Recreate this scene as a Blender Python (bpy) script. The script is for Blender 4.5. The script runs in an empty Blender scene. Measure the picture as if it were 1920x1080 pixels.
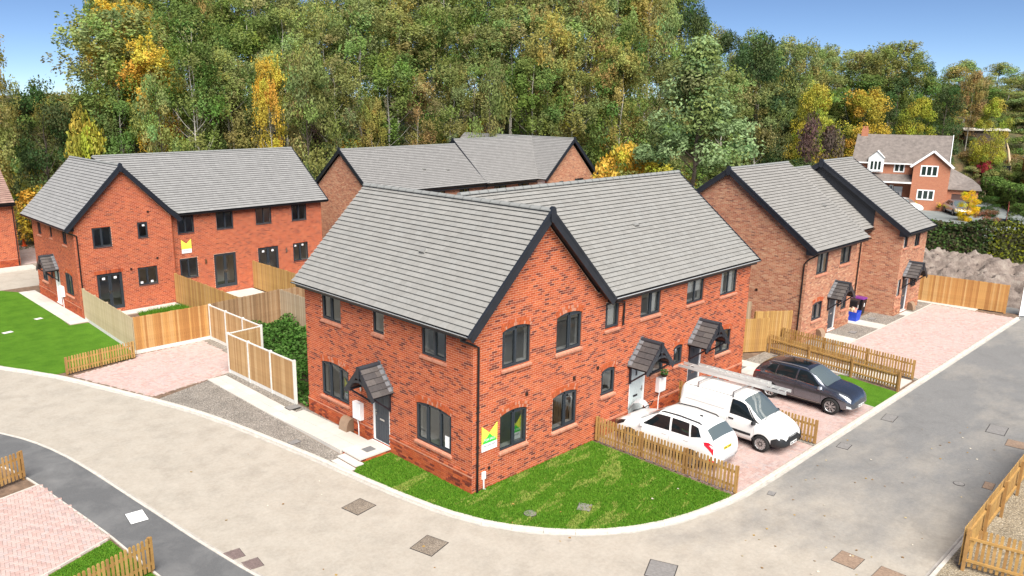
import bpy, math, random
import numpy as np
from mathutils import Vector, Matrix

scene = bpy.context.scene
COL = scene.collection

# ---------------------------------------------------------------- camera
cam_data = bpy.data.cameras.new("camera")
cam = bpy.data.objects.new("camera", cam_data)
COL.objects.link(cam)
cam_data.sensor_fit = 'HORIZONTAL'
cam_data.sensor_width = 36.0
cam_data.lens = 28.148
cam_data.shift_x = 0.05179
cam_data.shift_y = 0.01286
cam_data.clip_start = 0.1
cam_data.clip_end = 3000.0
_r = Vector((0.73564, -0.677359, 0.004376))
_u = Vector((0.164219, 0.184609, 0.968995))
_f = Vector((0.657165, 0.712113, -0.247041))
cam.matrix_world = Matrix(((_r.x, _u.x, -_f.x, -15.7705),
                           (_r.y, _u.y, -_f.y, -16.4498),
                           (_r.z, _u.z, -_f.z, 12.028),
                           (0, 0, 0, 1)))
scene.camera = cam
CAM = Vector((-15.7705, -16.4498, 12.028))

# ---------------------------------------------------------------- sky, sun, exposure
SUN_EL, SUN_AZ = math.radians(48), math.radians(236)      # azimuth measured from +x towards +y: light comes from behind the camera
world = bpy.data.worlds.new("World")
scene.world = world
world.use_nodes = True
nt = world.node_tree
nt.nodes.clear()
sky = nt.nodes.new('ShaderNodeTexSky')
sky.sky_type = 'NISHITA'
sky.sun_disc = False
sky.sun_elevation = SUN_EL
sky.sun_rotation = math.pi / 2 - SUN_AZ
sky.altitude = 5000.0
sky.air_density = 0.75
sky.dust_density = 0.0
sky.ozone_density = 3.0
bg = nt.nodes.new('ShaderNodeBackground')
bg.inputs['Strength'].default_value = 0.055
wo = nt.nodes.new('ShaderNodeOutputWorld')
nt.links.new(sky.outputs[0], bg.inputs[0])
nt.links.new(bg.outputs[0], wo.inputs[0])

sun_data = bpy.data.lights.new("sun", 'SUN')
sun_data.energy = 4.0
sun_data.angle = math.radians(50)
sun_data.color = (1.0, 0.95, 0.88)
sun = bpy.data.objects.new("sun", sun_data)
COL.objects.link(sun)
_sd = Vector((math.cos(SUN_AZ) * math.cos(SUN_EL), math.sin(SUN_AZ) * math.cos(SUN_EL), math.sin(SUN_EL)))
sun.rotation_euler = (-_sd).to_track_quat('-Z', 'Y').to_euler()
sun.location = _sd * 60

vs = scene.view_settings
vs.view_transform = 'Standard'
vs.look = 'None'
vs.exposure = 1.15
vs.gamma = 1.0
vs.use_curve_mapping = False
scene.cycles.max_bounces = 8
scene.cycles.diffuse_bounces = 4
scene.cycles.transparent_max_bounces = 12

# ---------------------------------------------------------------- mesh helpers
class MB:
    """collects faces; build() links them as one mesh object"""
    def __init__(self):
        self.v, self.f, self.m, self.c = [], [], [], []
    def face(self, pts, m=0, c=None):
        n = len(self.v)
        self.v.extend([tuple(p) for p in pts])
        self.f.append(tuple(range(n, n + len(pts))))
        self.m.append(m)
        self.c.append(c if c is not None else (1, 1, 1))
    def hexa(self, p, m=0, c=None, skip=()):
        """p: 8 corners, bottom 0-3 counter-clockwise, top 4-7 above them"""
        n = len(self.v)
        self.v.extend([tuple(q) for q in p])
        for k, q in enumerate(((3, 2, 1, 0), (4, 5, 6, 7), (0, 1, 5, 4), (1, 2, 6, 5), (2, 3, 7, 6), (3, 0, 4, 7))):
            if k in skip: continue
            self.f.append(tuple(n + i for i in q))
            self.m.append(m)
            self.c.append(c if c is not None else (1, 1, 1))
    def box(self, x0, x1, y0, y1, z0, z1, m=0, c=None, skip=()):
        self.hexa(((x0, y0, z0), (x1, y0, z0), (x1, y1, z0), (x0, y1, z0),
                   (x0, y0, z1), (x1, y0, z1), (x1, y1, z1), (x0, y1, z1)), m, c, skip)
    def bar(self, a, b, w, h, m=0, up=(0, 0, 1), c=None):
        """box section w x h running from a to b"""
        a, b = Vector(a), Vector(b)
        d = (b - a).normalized()
        s = d.cross(Vector(up))
        if s.length < 1e-6: s = d.cross(Vector((1, 0, 0)))
        s.normalize()
        t = s.cross(d).normalized()
        s, t = s * (w / 2), t * (h / 2)
        self.hexa((a - s - t, a + s - t, b + s - t, b - s - t, a - s + t, a + s + t, b + s + t, b - s + t), m, c)
    def tube(self, pts, r, n=8, m=0, c=None, cap=True):
        pts = [Vector(p) for p in pts]
        rs = r if isinstance(r, (list, tuple)) else [r] * len(pts)
        rings, ref = [], None
        for i, p in enumerate(pts):
            d = (pts[min(i + 1, len(pts) - 1)] - pts[max(i - 1, 0)]).normalized()
            if ref is None:
                ref = d.cross(Vector((0, 0, 1)))
                if ref.length < 1e-3: ref = d.cross(Vector((1, 0, 0)))
            s = (ref - d * ref.dot(d)).normalized()
            ref = s
            t = d.cross(s)
            k = len(self.v)
            for j in range(n):
                a = 2 * math.pi * j / n
                self.v.append(tuple(p + s * (math.cos(a) * rs[i]) + t * (math.sin(a) * rs[i])))
            rings.append(k)
        cc = c if c is not None else (1, 1, 1)
        for i in range(len(rings) - 1):
            for j in range(n):
                self.f.append((rings[i] + j, rings[i] + (j + 1) % n, rings[i + 1] + (j + 1) % n, rings[i + 1] + j))
                self.m.append(m); self.c.append(cc)
        if cap:
            for k, rv in ((rings[0], True), (rings[-1], False)):
                q = [k + j for j in range(n)]
                self.f.append(tuple(q[::-1] if rv else q)); self.m.append(m); self.c.append(cc)
    def lathe(self, prof, n=24, m=0, centre=(0, 0, 0), axis='z', ms=None):
        """prof: (radius, height) pairs"""
        c0 = Vector(centre)
        rings = []
        for (r, h) in prof:
            k = len(self.v)
            for j in range(n):
                a = 2 * math.pi * j / n
                x, y = r * math.cos(a), r * math.sin(a)
                p = (x, y, h) if axis == 'z' else ((x, h, y) if axis == 'y' else (h, x, y))
                self.v.append(tuple(c0 + Vector(p)))
            rings.append(k)
        for i in range(len(rings) - 1):
            for j in range(n):
                q = (rings[i] + j, rings[i] + (j + 1) % n, rings[i + 1] + (j + 1) % n, rings[i + 1] + j)
                self.f.append(q if axis != 'y' else q[::-1])
                self.m.append(ms[i] if ms else m); self.c.append((1, 1, 1))
    def prism(self, poly, z0, z1, m=0, c=None, bottom=False):
        """vertical prism over a counter-clockwise xy polygon"""
        n = len(poly)
        self.face([(p[0], p[1], z1) for p in poly], m, c)
        for i in range(n):
            a, b = poly[i], poly[(i + 1) % n]
            self.face([(a[0], a[1], z0), (b[0], b[1], z0), (b[0], b[1], z1), (a[0], a[1], z1)], m, c)
        if bottom: self.face([(p[0], p[1], z0) for p in poly[::-1]], m, c)
    def mesh(self, name, mats, smooth=False):
        me = bpy.data.meshes.new(name)
        me.from_pydata(self.v, [], self.f)
        if not isinstance(mats, (list, tuple)): mats = [mats]
        for q in mats: me.materials.append(q)
        if len(mats) > 1: me.polygons.foreach_set('material_index', self.m)
        if any(q != (1, 1, 1) for q in self.c):
            at = me.attributes.new('Col', 'FLOAT_COLOR', 'FACE')
            arr = np.ones((len(self.c), 4), np.float32)
            arr[:, :3] = np.array(self.c, np.float32)
            at.data.foreach_set('color', arr.ravel())
        if smooth:
            me.polygons.foreach_set('use_smooth', [True] * len(me.polygons))
            try: me.set_sharp_from_angle(angle=math.radians(50))
            except Exception: pass
        me.update()
        return me
    def build(self, name, mats, parent=None, smooth=False, loc=None, **kw):
        return link(name, self.mesh(name, mats, smooth), parent, loc, **kw)

def link(name, me, parent=None, loc=None, rot=None, **kw):
    o = bpy.data.objects.new(name, me)
    COL.objects.link(o)
    if parent is not None: o.parent = parent
    if loc is not None: o.location = loc
    if rot is not None: o.rotation_euler = rot
    tag(o, **kw)
    return o

def tag(o, label=None, cat=None, group=None, kind=None):
    if label: o['label'] = label
    if cat: o['category'] = cat
    if group: o['group'] = group
    if kind: o['kind'] = kind
    return o

def thing(name, loc, label, cat, group=None, rz=0.0):
    o = bpy.data.objects.new(name, None)
    o.empty_display_size = 0.2
    COL.objects.link(o)
    o.location = loc
    o.rotation_euler = (0, 0, rz)
    tag(o, label, cat, group)
    return o

def copy_tree(o, parent=None):
    kids = list(o.children)
    c = o.copy()
    COL.objects.link(c)
    c.parent = parent
    for k in kids: copy_tree(k, c)
    return c

# ---------------------------------------------------------------- materials
MATS = {}
def node_mat(name):
    m = bpy.data.materials.new(name)
    m.use_nodes = True
    t = m.node_tree
    t.nodes.clear()
    out = t.nodes.new('ShaderNodeOutputMaterial')
    b = t.nodes.new('ShaderNodeBsdfPrincipled')
    t.links.new(b.outputs[0], out.inputs[0])
    MATS[name] = m
    return m, t, b, out

def N(t, kind, **kw):
    n = t.nodes.new(kind)
    for k, v in kw.items():
        if k in n.inputs.keys(): n.inputs[k].default_value = v
        else: setattr(n, k, v)
    return n

def mixc(t, fac, a, b, blend='MIX'):
    n = t.nodes.new('ShaderNodeMix')
    n.data_type = 'RGBA'
    n.blend_type = blend
    for sock, val in ((n.inputs[0], fac), (n.inputs[6], a), (n.inputs[7], b)):
        if hasattr(val, 'is_output'): t.links.new(val, sock)
        elif isinstance(val, (int, float)): sock.default_value = val
        else: sock.default_value = (*val, 1)
    return n.outputs[2]

def ramp(t, fac, stops):
    n = t.nodes.new('ShaderNodeValToRGB')
    e = n.color_ramp.elements
    while len(e) < len(stops): e.new(0.5)
    for k, (p, c) in enumerate(stops):
        e[k].position = p
        e[k].color = (*c, 1) if len(c) == 3 else c
    t.links.new(fac, n.inputs[0])
    return n.outputs[0]

def noise(t, scale, detail=4, rough=0.55, coord='Object', vec=None, dist=0.0):
    n = t.nodes.new('ShaderNodeTexNoise')
    n.inputs['Scale'].default_value = scale
    n.inputs['Detail'].default_value = detail
    n.inputs['Roughness'].default_value = rough
    n.inputs['Distortion'].default_value = dist
    if vec is None:
        tc = t.nodes.new('ShaderNodeTexCoord')
        vec = tc.outputs[coord]
    t.links.new(vec, n.inputs['Vector'])
    return n.outputs['Fac']

def bump(t, b, h, strength=0.3, dist=0.01):
    n = t.nodes.new('ShaderNodeBump')
    n.inputs['Strength'].default_value = strength
    n.inputs['Distance'].default_value = dist
    t.links.new(h, n.inputs['Height'])
    t.links.new(n.outputs[0], b.inputs['Normal'])

def plain(name, col, rough=0.6, metal=0.0, vary=0.0, scale=3.0, bmp=0.0, spec=0.5, coat=0.0):
    m, t, b, out = node_mat(name)
    b.inputs['Roughness'].default_value = rough
    b.inputs['Metallic'].default_value = metal
    b.inputs['Specular IOR Level'].default_value = spec
    if coat:
        b.inputs['Coat Weight'].default_value = coat
        b.inputs['Coat Roughness'].default_value = 0.04
    if vary > 0:
        n = noise(t, scale, 6, 0.65)
        a = tuple(max(0, c * (1 - vary)) for c in col)
        d = tuple(min(1, c * (1 + vary)) for c in col)
        t.links.new(ramp(t, n, [(0.3, a), (0.7, d)]), b.inputs['Base Color'])
        if bmp: bump(t, b, n, bmp)
    else:
        b.inputs['Base Color'].default_value = (*col, 1)
    return m

def attr_mat(name, rough=0.85, gain=(1, 1, 1), vary=0.25, scale=14.0, bmp=0.25, spec=0.3, dirt=None):
    """colour per piece from the mesh (Col), fine grain from noise"""
    m, t, b, out = node_mat(name)
    a = N(t, 'ShaderNodeAttribute', attribute_name='Col')
    n = noise(t, scale, 5, 0.7)
    g = ramp(t, n, [(0.25, (1 - vary,) * 3), (0.75, (1 + vary * 0.8,) * 3)])
    c = mixc(t, 1.0, a.outputs['Color'], g, 'MULTIPLY')
    c = mixc(t, 1.0, c, gain, 'MULTIPLY')
    if dirt:
        n2 = noise(t, dirt[0], 4, 0.6)
        f = ramp(t, n2, [(dirt[1], (0, 0, 0)), (dirt[2], (1, 1, 1))])
        c = mixc(t, f, c, dirt[3])
    t.links.new(c, b.inputs['Base Color'])
    b.inputs['Roughness'].default_value = rough
    b.inputs['Specular IOR Level'].default_value = spec
    if bmp: bump(t, b, n, bmp, 0.004)
    return m

# walls and roofs
M_BRICK = attr_mat('brick_faces', 0.9, (0.84, 0.84, 0.86), vary=0.22, scale=22)
M_MORTAR = plain('mortar', (0.66, 0.40, 0.28), 0.95, vary=0.18, scale=9)
M_MORTAR2 = plain('mortar_buff', (0.52, 0.385, 0.29), 0.95, vary=0.18, scale=9)
M_TILE = attr_mat('roof_tiles', 0.66, (0.76, 0.755, 0.74), vary=0.14, scale=9, bmp=0.15, spec=0.4)
M_DECK = plain('roof_underlay', (0.03, 0.03, 0.032), 0.9)
M_BLACK = plain('black_fascia', (0.016, 0.019, 0.026), 0.38, vary=0.2, scale=2.0)
M_GUTTER = plain('black_gutter', (0.009, 0.009, 0.011), 0.3)
M_WATER_SHEEN = plain('gutter_water_sky_sheen', (0.55, 0.57, 0.58), 0.12, spec=0.9)  # sky reflection on the gutter water, put into a pale base colour
M_FRAME = plain('anthracite_frame', (0.028, 0.036, 0.045), 0.4)
M_DOOR = plain('anthracite_door', (0.045, 0.055, 0.068), 0.45, vary=0.08, scale=30)
M_DOORG = plain('sage_door', (0.48, 0.55, 0.55), 0.45)
M_WHITE = plain('white_upvc', (0.82, 0.83, 0.82), 0.35, vary=0.03, scale=2)
M_PLASTER = plain('inside_plaster', (0.9, 0.885, 0.84), 0.9)
M_FLOORIN = plain('inside_floor', (0.42, 0.38, 0.33), 0.7)
M_CURTAIN = plain('curtain_fabric', (0.72, 0.70, 0.66), 0.9, vary=0.1, scale=12)
M_CHROME = plain('brushed_steel', (0.6, 0.6, 0.6), 0.25, metal=1.0)
M_STICKER = plain('white_sticker', (0.85, 0.85, 0.85), 0.5)
M_VENT = plain('brown_vent', (0.035, 0.017, 0.012), 0.6)

def glass_mat(name, tint, gloss, rough=0.02):
    m = bpy.data.materials.new(name)
    m.use_nodes = True
    t = m.node_tree
    t.nodes.clear()
    out = t.nodes.new('ShaderNodeOutputMaterial')
    tr = N(t, 'ShaderNodeBsdfTransparent')
    tr.inputs[0].default_value = (*tint, 1)
    gl = N(t, 'ShaderNodeBsdfGlossy')
    gl.inputs['Roughness'].default_value = rough
    gl.inputs[0].default_value = (0.9, 0.95, 0.95, 1)
    fr = N(t, 'ShaderNodeLayerWeight')
    fr.inputs['Blend'].default_value = 0.35
    mr = N(t, 'ShaderNodeMapRange')
    mr.inputs['To Min'].default_value = gloss
    mr.inputs['To Max'].default_value = 0.9
    t.links.new(fr.outputs['Fresnel'], mr.inputs['Value'])
    mx = t.nodes.new('ShaderNodeMixShader')
    t.links.new(mr.outputs[0], mx.inputs[0])
    t.links.new(tr.outputs[0], mx.inputs[1])
    t.links.new(gl.outputs[0], mx.inputs[2])
    t.links.new(mx.outputs[0], out.inputs[0])
    MATS[name] = m
    return m
M_GLASS = glass_mat('window_glass', (0.94, 0.96, 0.95), 0.07)

# ================================================================ SETTING
from mathutils import noise as mn
rng = random.Random(7)

def inside(poly, x, y):
    r = False
    n = len(poly)
    for i in range(n):
        x0, y0 = poly[i]; x1, y1 = poly[(i + 1) % n]
        if (y0 > y) != (y1 > y) and x < (x1 - x0) * (y - y0) / (y1 - y0) + x0: r = not r
    return r

def area(poly):
    return 0.5 * sum(poly[i][0] * poly[(i + 1) % len(poly)][1] - poly[(i + 1) % len(poly)][0] * poly[i][1] for i in range(len(poly)))

def ccw(poly): return poly if area(poly) > 0 else poly[::-1]

# ---------- ground materials
def ground_mat():
    m, t, b, o = node_mat('hillside_ground')
    n = noise(t, 0.35, 8, 0.65); n2 = noise(t, 2.5, 6, 0.7)
    c = ramp(t, n, [(0.3, (0.085, 0.05, 0.025)), (0.48, (0.05, 0.06, 0.018)), (0.62, (0.16, 0.10, 0.05)), (0.8, (0.07, 0.09, 0.02))])
    c = mixc(t, 0.6, c, ramp(t, n2, [(0.3, (0.5,) * 3), (0.7, (1.5,) * 3)]), 'MULTIPLY')
    t.links.new(c, b.inputs['Base Color'])
    b.inputs['Roughness'].default_value = 0.95
    bump(t, b, n2, 0.8, 0.15)
    return m
M_GROUND = ground_mat()

def road_mat():
    m, t, b, o = node_mat('dusty_asphalt')
    tc = t.nodes.new('ShaderNodeTexCoord')
    pos = tc.outputs['Object']
    sx = t.nodes.new('ShaderNodeSeparateXYZ'); t.links.new(pos, sx.inputs[0])
    grit = noise(t, 60, 3, 0.7, vec=pos)
    base = ramp(t, grit, [(0.3, (0.15, 0.15, 0.147)), (0.7, (0.225, 0.222, 0.216))])
    # traffic-borne dust: thick on the bend and the left arm, patchy streaks on the right arm
    mp = t.nodes.new('ShaderNodeMapping'); t.links.new(pos, mp.inputs[0])
    mp.inputs['Scale'].default_value = (0.5, 1.0, 1)
    mp.inputs['Rotation'].default_value = (0, 0, 0.35)
    big = noise(t, 0.30, 10, 0.68, vec=mp.outputs[0], dist=0.15)
    gx = t.nodes.new('ShaderNodeMapRange'); t.links.new(sx.outputs[0], gx.inputs['Value'])
    gx.inputs['From Min'].default_value = -1.0; gx.inputs['From Max'].default_value = 12.0
    gx.inputs['To Min'].default_value = 0.40; gx.inputs['To Max'].default_value = -0.10
    ad = t.nodes.new('ShaderNodeMath'); ad.operation = 'ADD'
    t.links.new(big, ad.inputs[0]); t.links.new(gx.outputs[0], ad.inputs[1])
    f = ramp(t, ad.outputs[0], [(0.38, (0.0,) * 3), (0.56, (0.45,) * 3), (0.74, (1,) * 3)])
    med = noise(t, 1.6, 8, 0.7, vec=pos)
    dust = ramp(t, med, [(0.3, (0.365, 0.325, 0.27)), (0.6, (0.41, 0.372, 0.315)), (0.8, (0.43, 0.392, 0.335))])
    c = mixc(t, f, base, dust)
    dk = noise(t, 0.9, 10, 0.7, vec=pos, dist=0.2)
    g = ramp(t, dk, [(0.30, (0.84,) * 3), (0.5, (1.0,) * 3), (0.75, (1.06,) * 3)])
    sp = noise(t, 9, 6, 0.75, vec=pos)
    c = mixc(t, 1.0, c, ramp(t, sp, [(0.3, (0.88,) * 3), (0.7, (1.08,) * 3)]), 'MULTIPLY')
    c = mixc(t, 1.0, c, g, 'MULTIPLY')
    t.links.new(c, b.inputs['Base Color'])
    b.inputs['Roughness'].default_value = 0.9
    bump(t, b, grit, 0.35, 0.006)
    return m
M_ROAD = road_mat()

def asphalt_mat(name, c0, c1, smear):
    m, t, b, o = node_mat(name)
    g = noise(t, 70, 3, 0.7); s = noise(t, 0.7, 10, 0.68, dist=0.3)
    c = ramp(t, g, [(0.3, c0), (0.7, c1)])
    c = mixc(t, ramp(t, s, [(0.45, (0,) * 3), (0.8, (0.7,) * 3)]), c, smear)
    t.links.new(c, b.inputs['Base Color'])
    b.inputs['Roughness'].default_value = 0.85
    bump(t, b, g, 0.4, 0.006)
    return m
M_FOOTWAY = asphalt_mat('footway_asphalt', (0.088, 0.09, 0.092), (0.14, 0.142, 0.144), (0.24, 0.24, 0.235))

def gravel_mat(name, cols, scale=26):
    m, t, b, o = node_mat(name)
    tc = t.nodes.new('ShaderNodeTexCoord')
    v = t.nodes.new('ShaderNodeTexVoronoi')
    v.inputs['Scale'].default_value = scale
    t.links.new(tc.outputs['Object'], v.inputs['Vector'])
    sp = t.nodes.new('ShaderNodeSeparateColor'); t.links.new(v.outputs['Color'], sp.inputs[0])
    c = ramp(t, sp.outputs[0], [(i / (len(cols) - 1), q) for i, q in enumerate(cols)])
    e = ramp(t, v.outputs['Distance'], [(0.3, (1,) * 3), (0.7, (0.5,) * 3)])
    c = mixc(t, 1.0, c, e, 'MULTIPLY')
    n = noise(t, 1.2, 5, 0.6)
    c = mixc(t, 1.0, c, ramp(t, n, [(0.3, (0.8,) * 3), (0.7, (1.15,) * 3)]), 'MULTIPLY')
    t.links.new(c, b.inputs['Base Color'])
    b.inputs['Roughness'].default_value = 0.9
    bump(t, b, v.outputs['Distance'], 0.9, -0.02)
    return m
M_GRAVEL = gravel_mat('grey_gravel', [(0.175, 0.158, 0.137), (0.385, 0.342, 0.29), (0.27, 0.24, 0.205), (0.49, 0.446, 0.394)])
M_GRAVEL2 = gravel_mat('buff_gravel', [(0.24, 0.19, 0.125), (0.42, 0.35, 0.24), (0.33, 0.27, 0.18), (0.52, 0.45, 0.34)])

def grass_mat(name, dark, mid, straw, amount=0.55):
    m, t, b, o = node_mat(name)
    n = noise(t, 1.3, 8, 0.7); n2 = noise(t, 24, 4, 0.75)
    mp = t.nodes.new('ShaderNodeMapping')
    tc = t.nodes.new('ShaderNodeTexCoord'); t.links.new(tc.outputs['Object'], mp.inputs[0])
    mp.inputs['Scale'].default_value = (0.9, 3.2, 1)
    mp.inputs['Rotation'].default_value = (0, 0, 0.25)
    n3 = noise(t, 1.5, 6, 0.65, vec=mp.outputs[0])
    c = ramp(t, n, [(0.3, dark), (0.62, mid)])
    c = mixc(t, ramp(t, n3, [(amount, (0,) * 3), (amount + 0.2, (0.75,) * 3)]), c, straw)
    c = mixc(t, 1.0, c, ramp(t, n2, [(0.25, (0.6,) * 3), (0.75, (1.35,) * 3)]), 'MULTIPLY')
    t.links.new(c, b.inputs['Base Color'])
    b.inputs['Roughness'].default_value = 0.9
    b.inputs['Specular IOR Level'].default_value = 0.15
    bump(t, b, n2, 0.8, 0.03)
    return m
M_LAWN = grass_mat('lawn_grass', (0.042, 0.125, 0.006), (0.08, 0.19, 0.010), (0.22, 0.27, 0.045), 0.54)
M_TURF = grass_mat('bright_turf', (0.05, 0.135, 0.008), (0.085, 0.20, 0.014), (0.12, 0.23, 0.02), 0.6)
M_ATURF = grass_mat('dark_turf', (0.012, 0.045, 0.01), (0.02, 0.065, 0.014), (0.02, 0.06, 0.012), 0.8)
M_SOIL = plain('garden_soil', (0.16, 0.105, 0.07), 0.95, vary=0.45, scale=4, bmp=0.8)
M_KERB = plain('kerb_concrete', (0.53, 0.495, 0.44), 0.85, vary=0.16, scale=5, bmp=0.2)
M_SLAB = attr_mat('pale_slabs', 0.8, (0.84, 0.84, 0.84), vary=0.08, scale=7, bmp=0.1)
M_PAVER = attr_mat('paving_blocks_face', 0.85, (0.82, 0.82, 0.82), vary=0.2, scale=16, bmp=0.3, dirt=(0.55, 0.42, 0.78, (0.475, 0.37, 0.34)))
M_JOINT = plain('jointing_sand', (0.36, 0.29, 0.24), 0.95)
M_BEDDING = plain('concrete_haunch', (0.42, 0.39, 0.35), 0.9, vary=0.2, scale=4)
M_IRON = plain('iron_cover', (0.20, 0.165, 0.135), 0.7, vary=0.3, scale=20, bmp=0.5)
M_COVERFRAME = plain('cover_frame', (0.045, 0.042, 0.04), 0.7)

# ---------- terrain: one sheet to the horizon, flat on the estate, a bank behind it
def smooth(a): a = max(0.0, min(1.0, a)); return a * a * (3 - 2 * a)
BANK = [(0.0, 150.0), (12.0, 138.0), (18.0, 126.0), (25.0, 112.0), (32.0, 94.0), (40.0, 88.0), (47.0, 82.0), (57.0, 74.0), (64.0, 70.0), (70.0, 70.0), (77.0, 80.0), (90.0, 90.0)]
def bank_start(th):
    if th <= BANK[0][0]: return BANK[0][1]
    for (a, r0), (b, r1) in zip(BANK, BANK[1:]):
        if th <= b: return r0 + (r1 - r0) * (th - a) / (b - a)
    return BANK[-1][1] + (th - 90) * 0.6
def terr(x, y):
    dx, dy = x - CAM.x, y - CAM.y
    r = math.hypot(dx, dy)
    th = math.degrees(math.atan2(dy, dx))
    z = -0.3 + 0.3 * smooth((max(x - 44, y - 47)) / 6.0)
    if -5 < th < 130:
        d = r - bank_start(th)
        w = smooth((th + 5) / 8) * smooth((130 - th) / 15)
        z += w * (7.0 * smooth(d / 17.0) + 0.045 * max(0.0, min(d - 17, 90)))
        if d > 2: z += w * 0.35 * math.sin(x * 0.7 + y * 0.3) * math.sin(y * 0.55 - x * 0.2)
    return z
gl = sorted(set([-2200, -900, -400, -200, -110] + list(np.arange(-60, 205, 3.0)) + [230, 270, 330, 450, 800, 1400, 2600]))
mb = MB()
idx = {}
for i, x in enumerate(gl):
    for j, y in enumerate(gl):
        idx[i, j] = len(mb.v); mb.v.append((x, y, terr(x, y)))
for i in range(len(gl) - 1):
    for j in range(len(gl) - 1):
        mb.f.append((idx[i, j], idx[i + 1, j], idx[i + 1, j + 1], idx[i, j + 1])); mb.m.append(0); mb.c.append((1, 1, 1))
ground = mb.build('ground', M_GROUND, smooth=True, kind='structure')

# ---------- road
ROADZ = -0.12
mb = MB()
mb.face([(-45, -45, ROADZ), (46, -45, ROADZ), (46, 46.5, ROADZ), (-45, 46.5, ROADZ)])
road = mb.build('road', M_ROAD, kind='structure')

KERB = [(-13.5, 33.5), (-11.0, 29.0), (-9.0, 25.7), (-7.66, 23.21), (-6.77, 21.53), (-5.94, 19.83), (-5.03, 17.22), (-4.13, 14.66), (-3.51, 12.77), (-2.94, 10.3), (-2.59, 8.12),
        (-2.26, 6.12), (-2.09, 4.73), (-1.95, 3.38), (-1.78, 2.21), (-1.56, 0.86), (-1.26, -0.52), (-0.97, -1.36), (-0.51, -2.22), (0.13, -3.08), (0.88, -3.84), (1.77, -4.49),
        (2.9, -5.03), (3.86, -5.32), (5.18, -5.58), (6.08, -5.7), (7.25, -5.74), (10.12, -5.75), (19.48, -5.75), (24.32, -5.75), (37.6, -5.75)]
KLOW = [(-12.0, 19.8), (-10.6, 17.2), (-9.59, 15.27), (-8.92, 13.71), (-8.43, 11.76), (-8.12, 9.54), (-7.89, 7.35), (-7.67, 5.44), (-7.49, 3.66), (-7.29, 2.11), (-7.09, 0.74), (-6.7, -1.3), (-6.0, -3.8)]
FOOT = [(-12.6, 15.2), (-10.6, 12.9), (-10.05, 11.2), (-9.81, 9.8), (-9.68, 8.73), (-9.25, 5.37), (-9.18, 4.36), (-9.04, 2.51), (-8.8, 0.0), (-8.2, -3.0)]

def offset(line, d):
    out = []
    for i, p in enumerate(line):
        a = line[max(i - 1, 0)]; b = line[min(i + 1, len(line) - 1)]
        tx, ty = b[0] - a[0], b[1] - a[1]
        l = math.hypot(tx, ty)
        out.append((p[0] - ty / l * d, p[1] + tx / l * d))
    return out

def resample(line, step):
    out = [line[0]]
    acc = 0.0
    for a, b in zip(line, line[1:]):
        l = math.hypot(b[0] - a[0], b[1] - a[1])
        s = step - acc
        while s < l:
            out.append((a[0] + (b[0] - a[0]) * s / l, a[1] + (b[1] - a[1]) * s / l)); s += step
        acc = l - (s - step)
    out.append(line[-1])
    return out

def smooth_line(line, it=2):
    for _ in range(it):
        q = [line[0]]
        for a, b in zip(line, line[1:]):
            q.append((a[0] * .75 + b[0] * .25, a[1] * .75 + b[1] * .25)); q.append((a[0] * .25 + b[0] * .75, a[1] * .25 + b[1] * .75))
        line = q + [line[-1]]
    return line

def kerb_run(name, line, side, top, width=0.13, step=0.915):
    """haunch strip with separate stones standing on it; side=+1: stones lie left of the line"""
    line = smooth_line(line)
    pts = resample(line, step)
    mb = MB()
    a = resample(offset(line, -0.10 * side), 1.5); b = resample(offset(line, 0.24 * side), 1.5)
    n = min(len(a), len(b))
    for i in range(n - 1):
        q = [(*a[i], ROADZ + 0.006), (*a[i + 1], ROADZ + 0.006), (*b[i + 1], ROADZ + 0.006), (*b[i], ROADZ + 0.006)]
        mb.face(q if side > 0 else q[::-1])
    par = mb.build(name, M_BEDDING, kind='structure')
    r = random.Random(3)
    for i in range(len(pts) - 1):
        p, q = Vector((*pts[i], 0)), Vector((*pts[i + 1], 0))
        d = q - p
        if d.length < 0.2: continue
        d.normalize()
        nn = Vector((-d.y, d.x, 0)) * side
        p, q = p + d * 0.006, q - d * 0.006
        z1 = top + r.uniform(-0.006, 0.006)
        s = MB()
        lo, ch = ROADZ - 0.1, 0.03
        prof = [(0, lo), (0, z1 - ch), (ch * 0.8, z1), (width, z1), (width, lo)]
        A = [p + nn * u + Vector((0, 0, z)) for u, z in prof]
        B = [q + nn * u + Vector((0, 0, z)) for u, z in prof]
        for k in range(4):
            s.face([A[k], B[k], B[k + 1], A[k + 1]] if side < 0 else [A[k + 1], B[k + 1], B[k], A[k]])
        s.face(A if side > 0 else A[::-1]); s.face(B[::-1] if side > 0 else B)
        s.build('kerb_stone', M_KERB, par)
    return par
kerb_run('kerb_house_side', KERB, 1, 0.0)
kerb_run('kerb_footway_side', KLOW, -1, -0.035, 0.11)
kerb_run('kerb_far_side', [(2.0, -11.2), (60, -11.0)], -1, -0.02, 0.12)

def slab_poly(name, poly, z, mat, bottom=-0.28, **kw):
    mb = MB()
    mb.prism(ccw(poly), bottom, z)
    kw.setdefault('kind', 'structure')
    return mb.build(name, mat, **kw)

K_IN = offset(smooth_line(KERB), 0.12)
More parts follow.
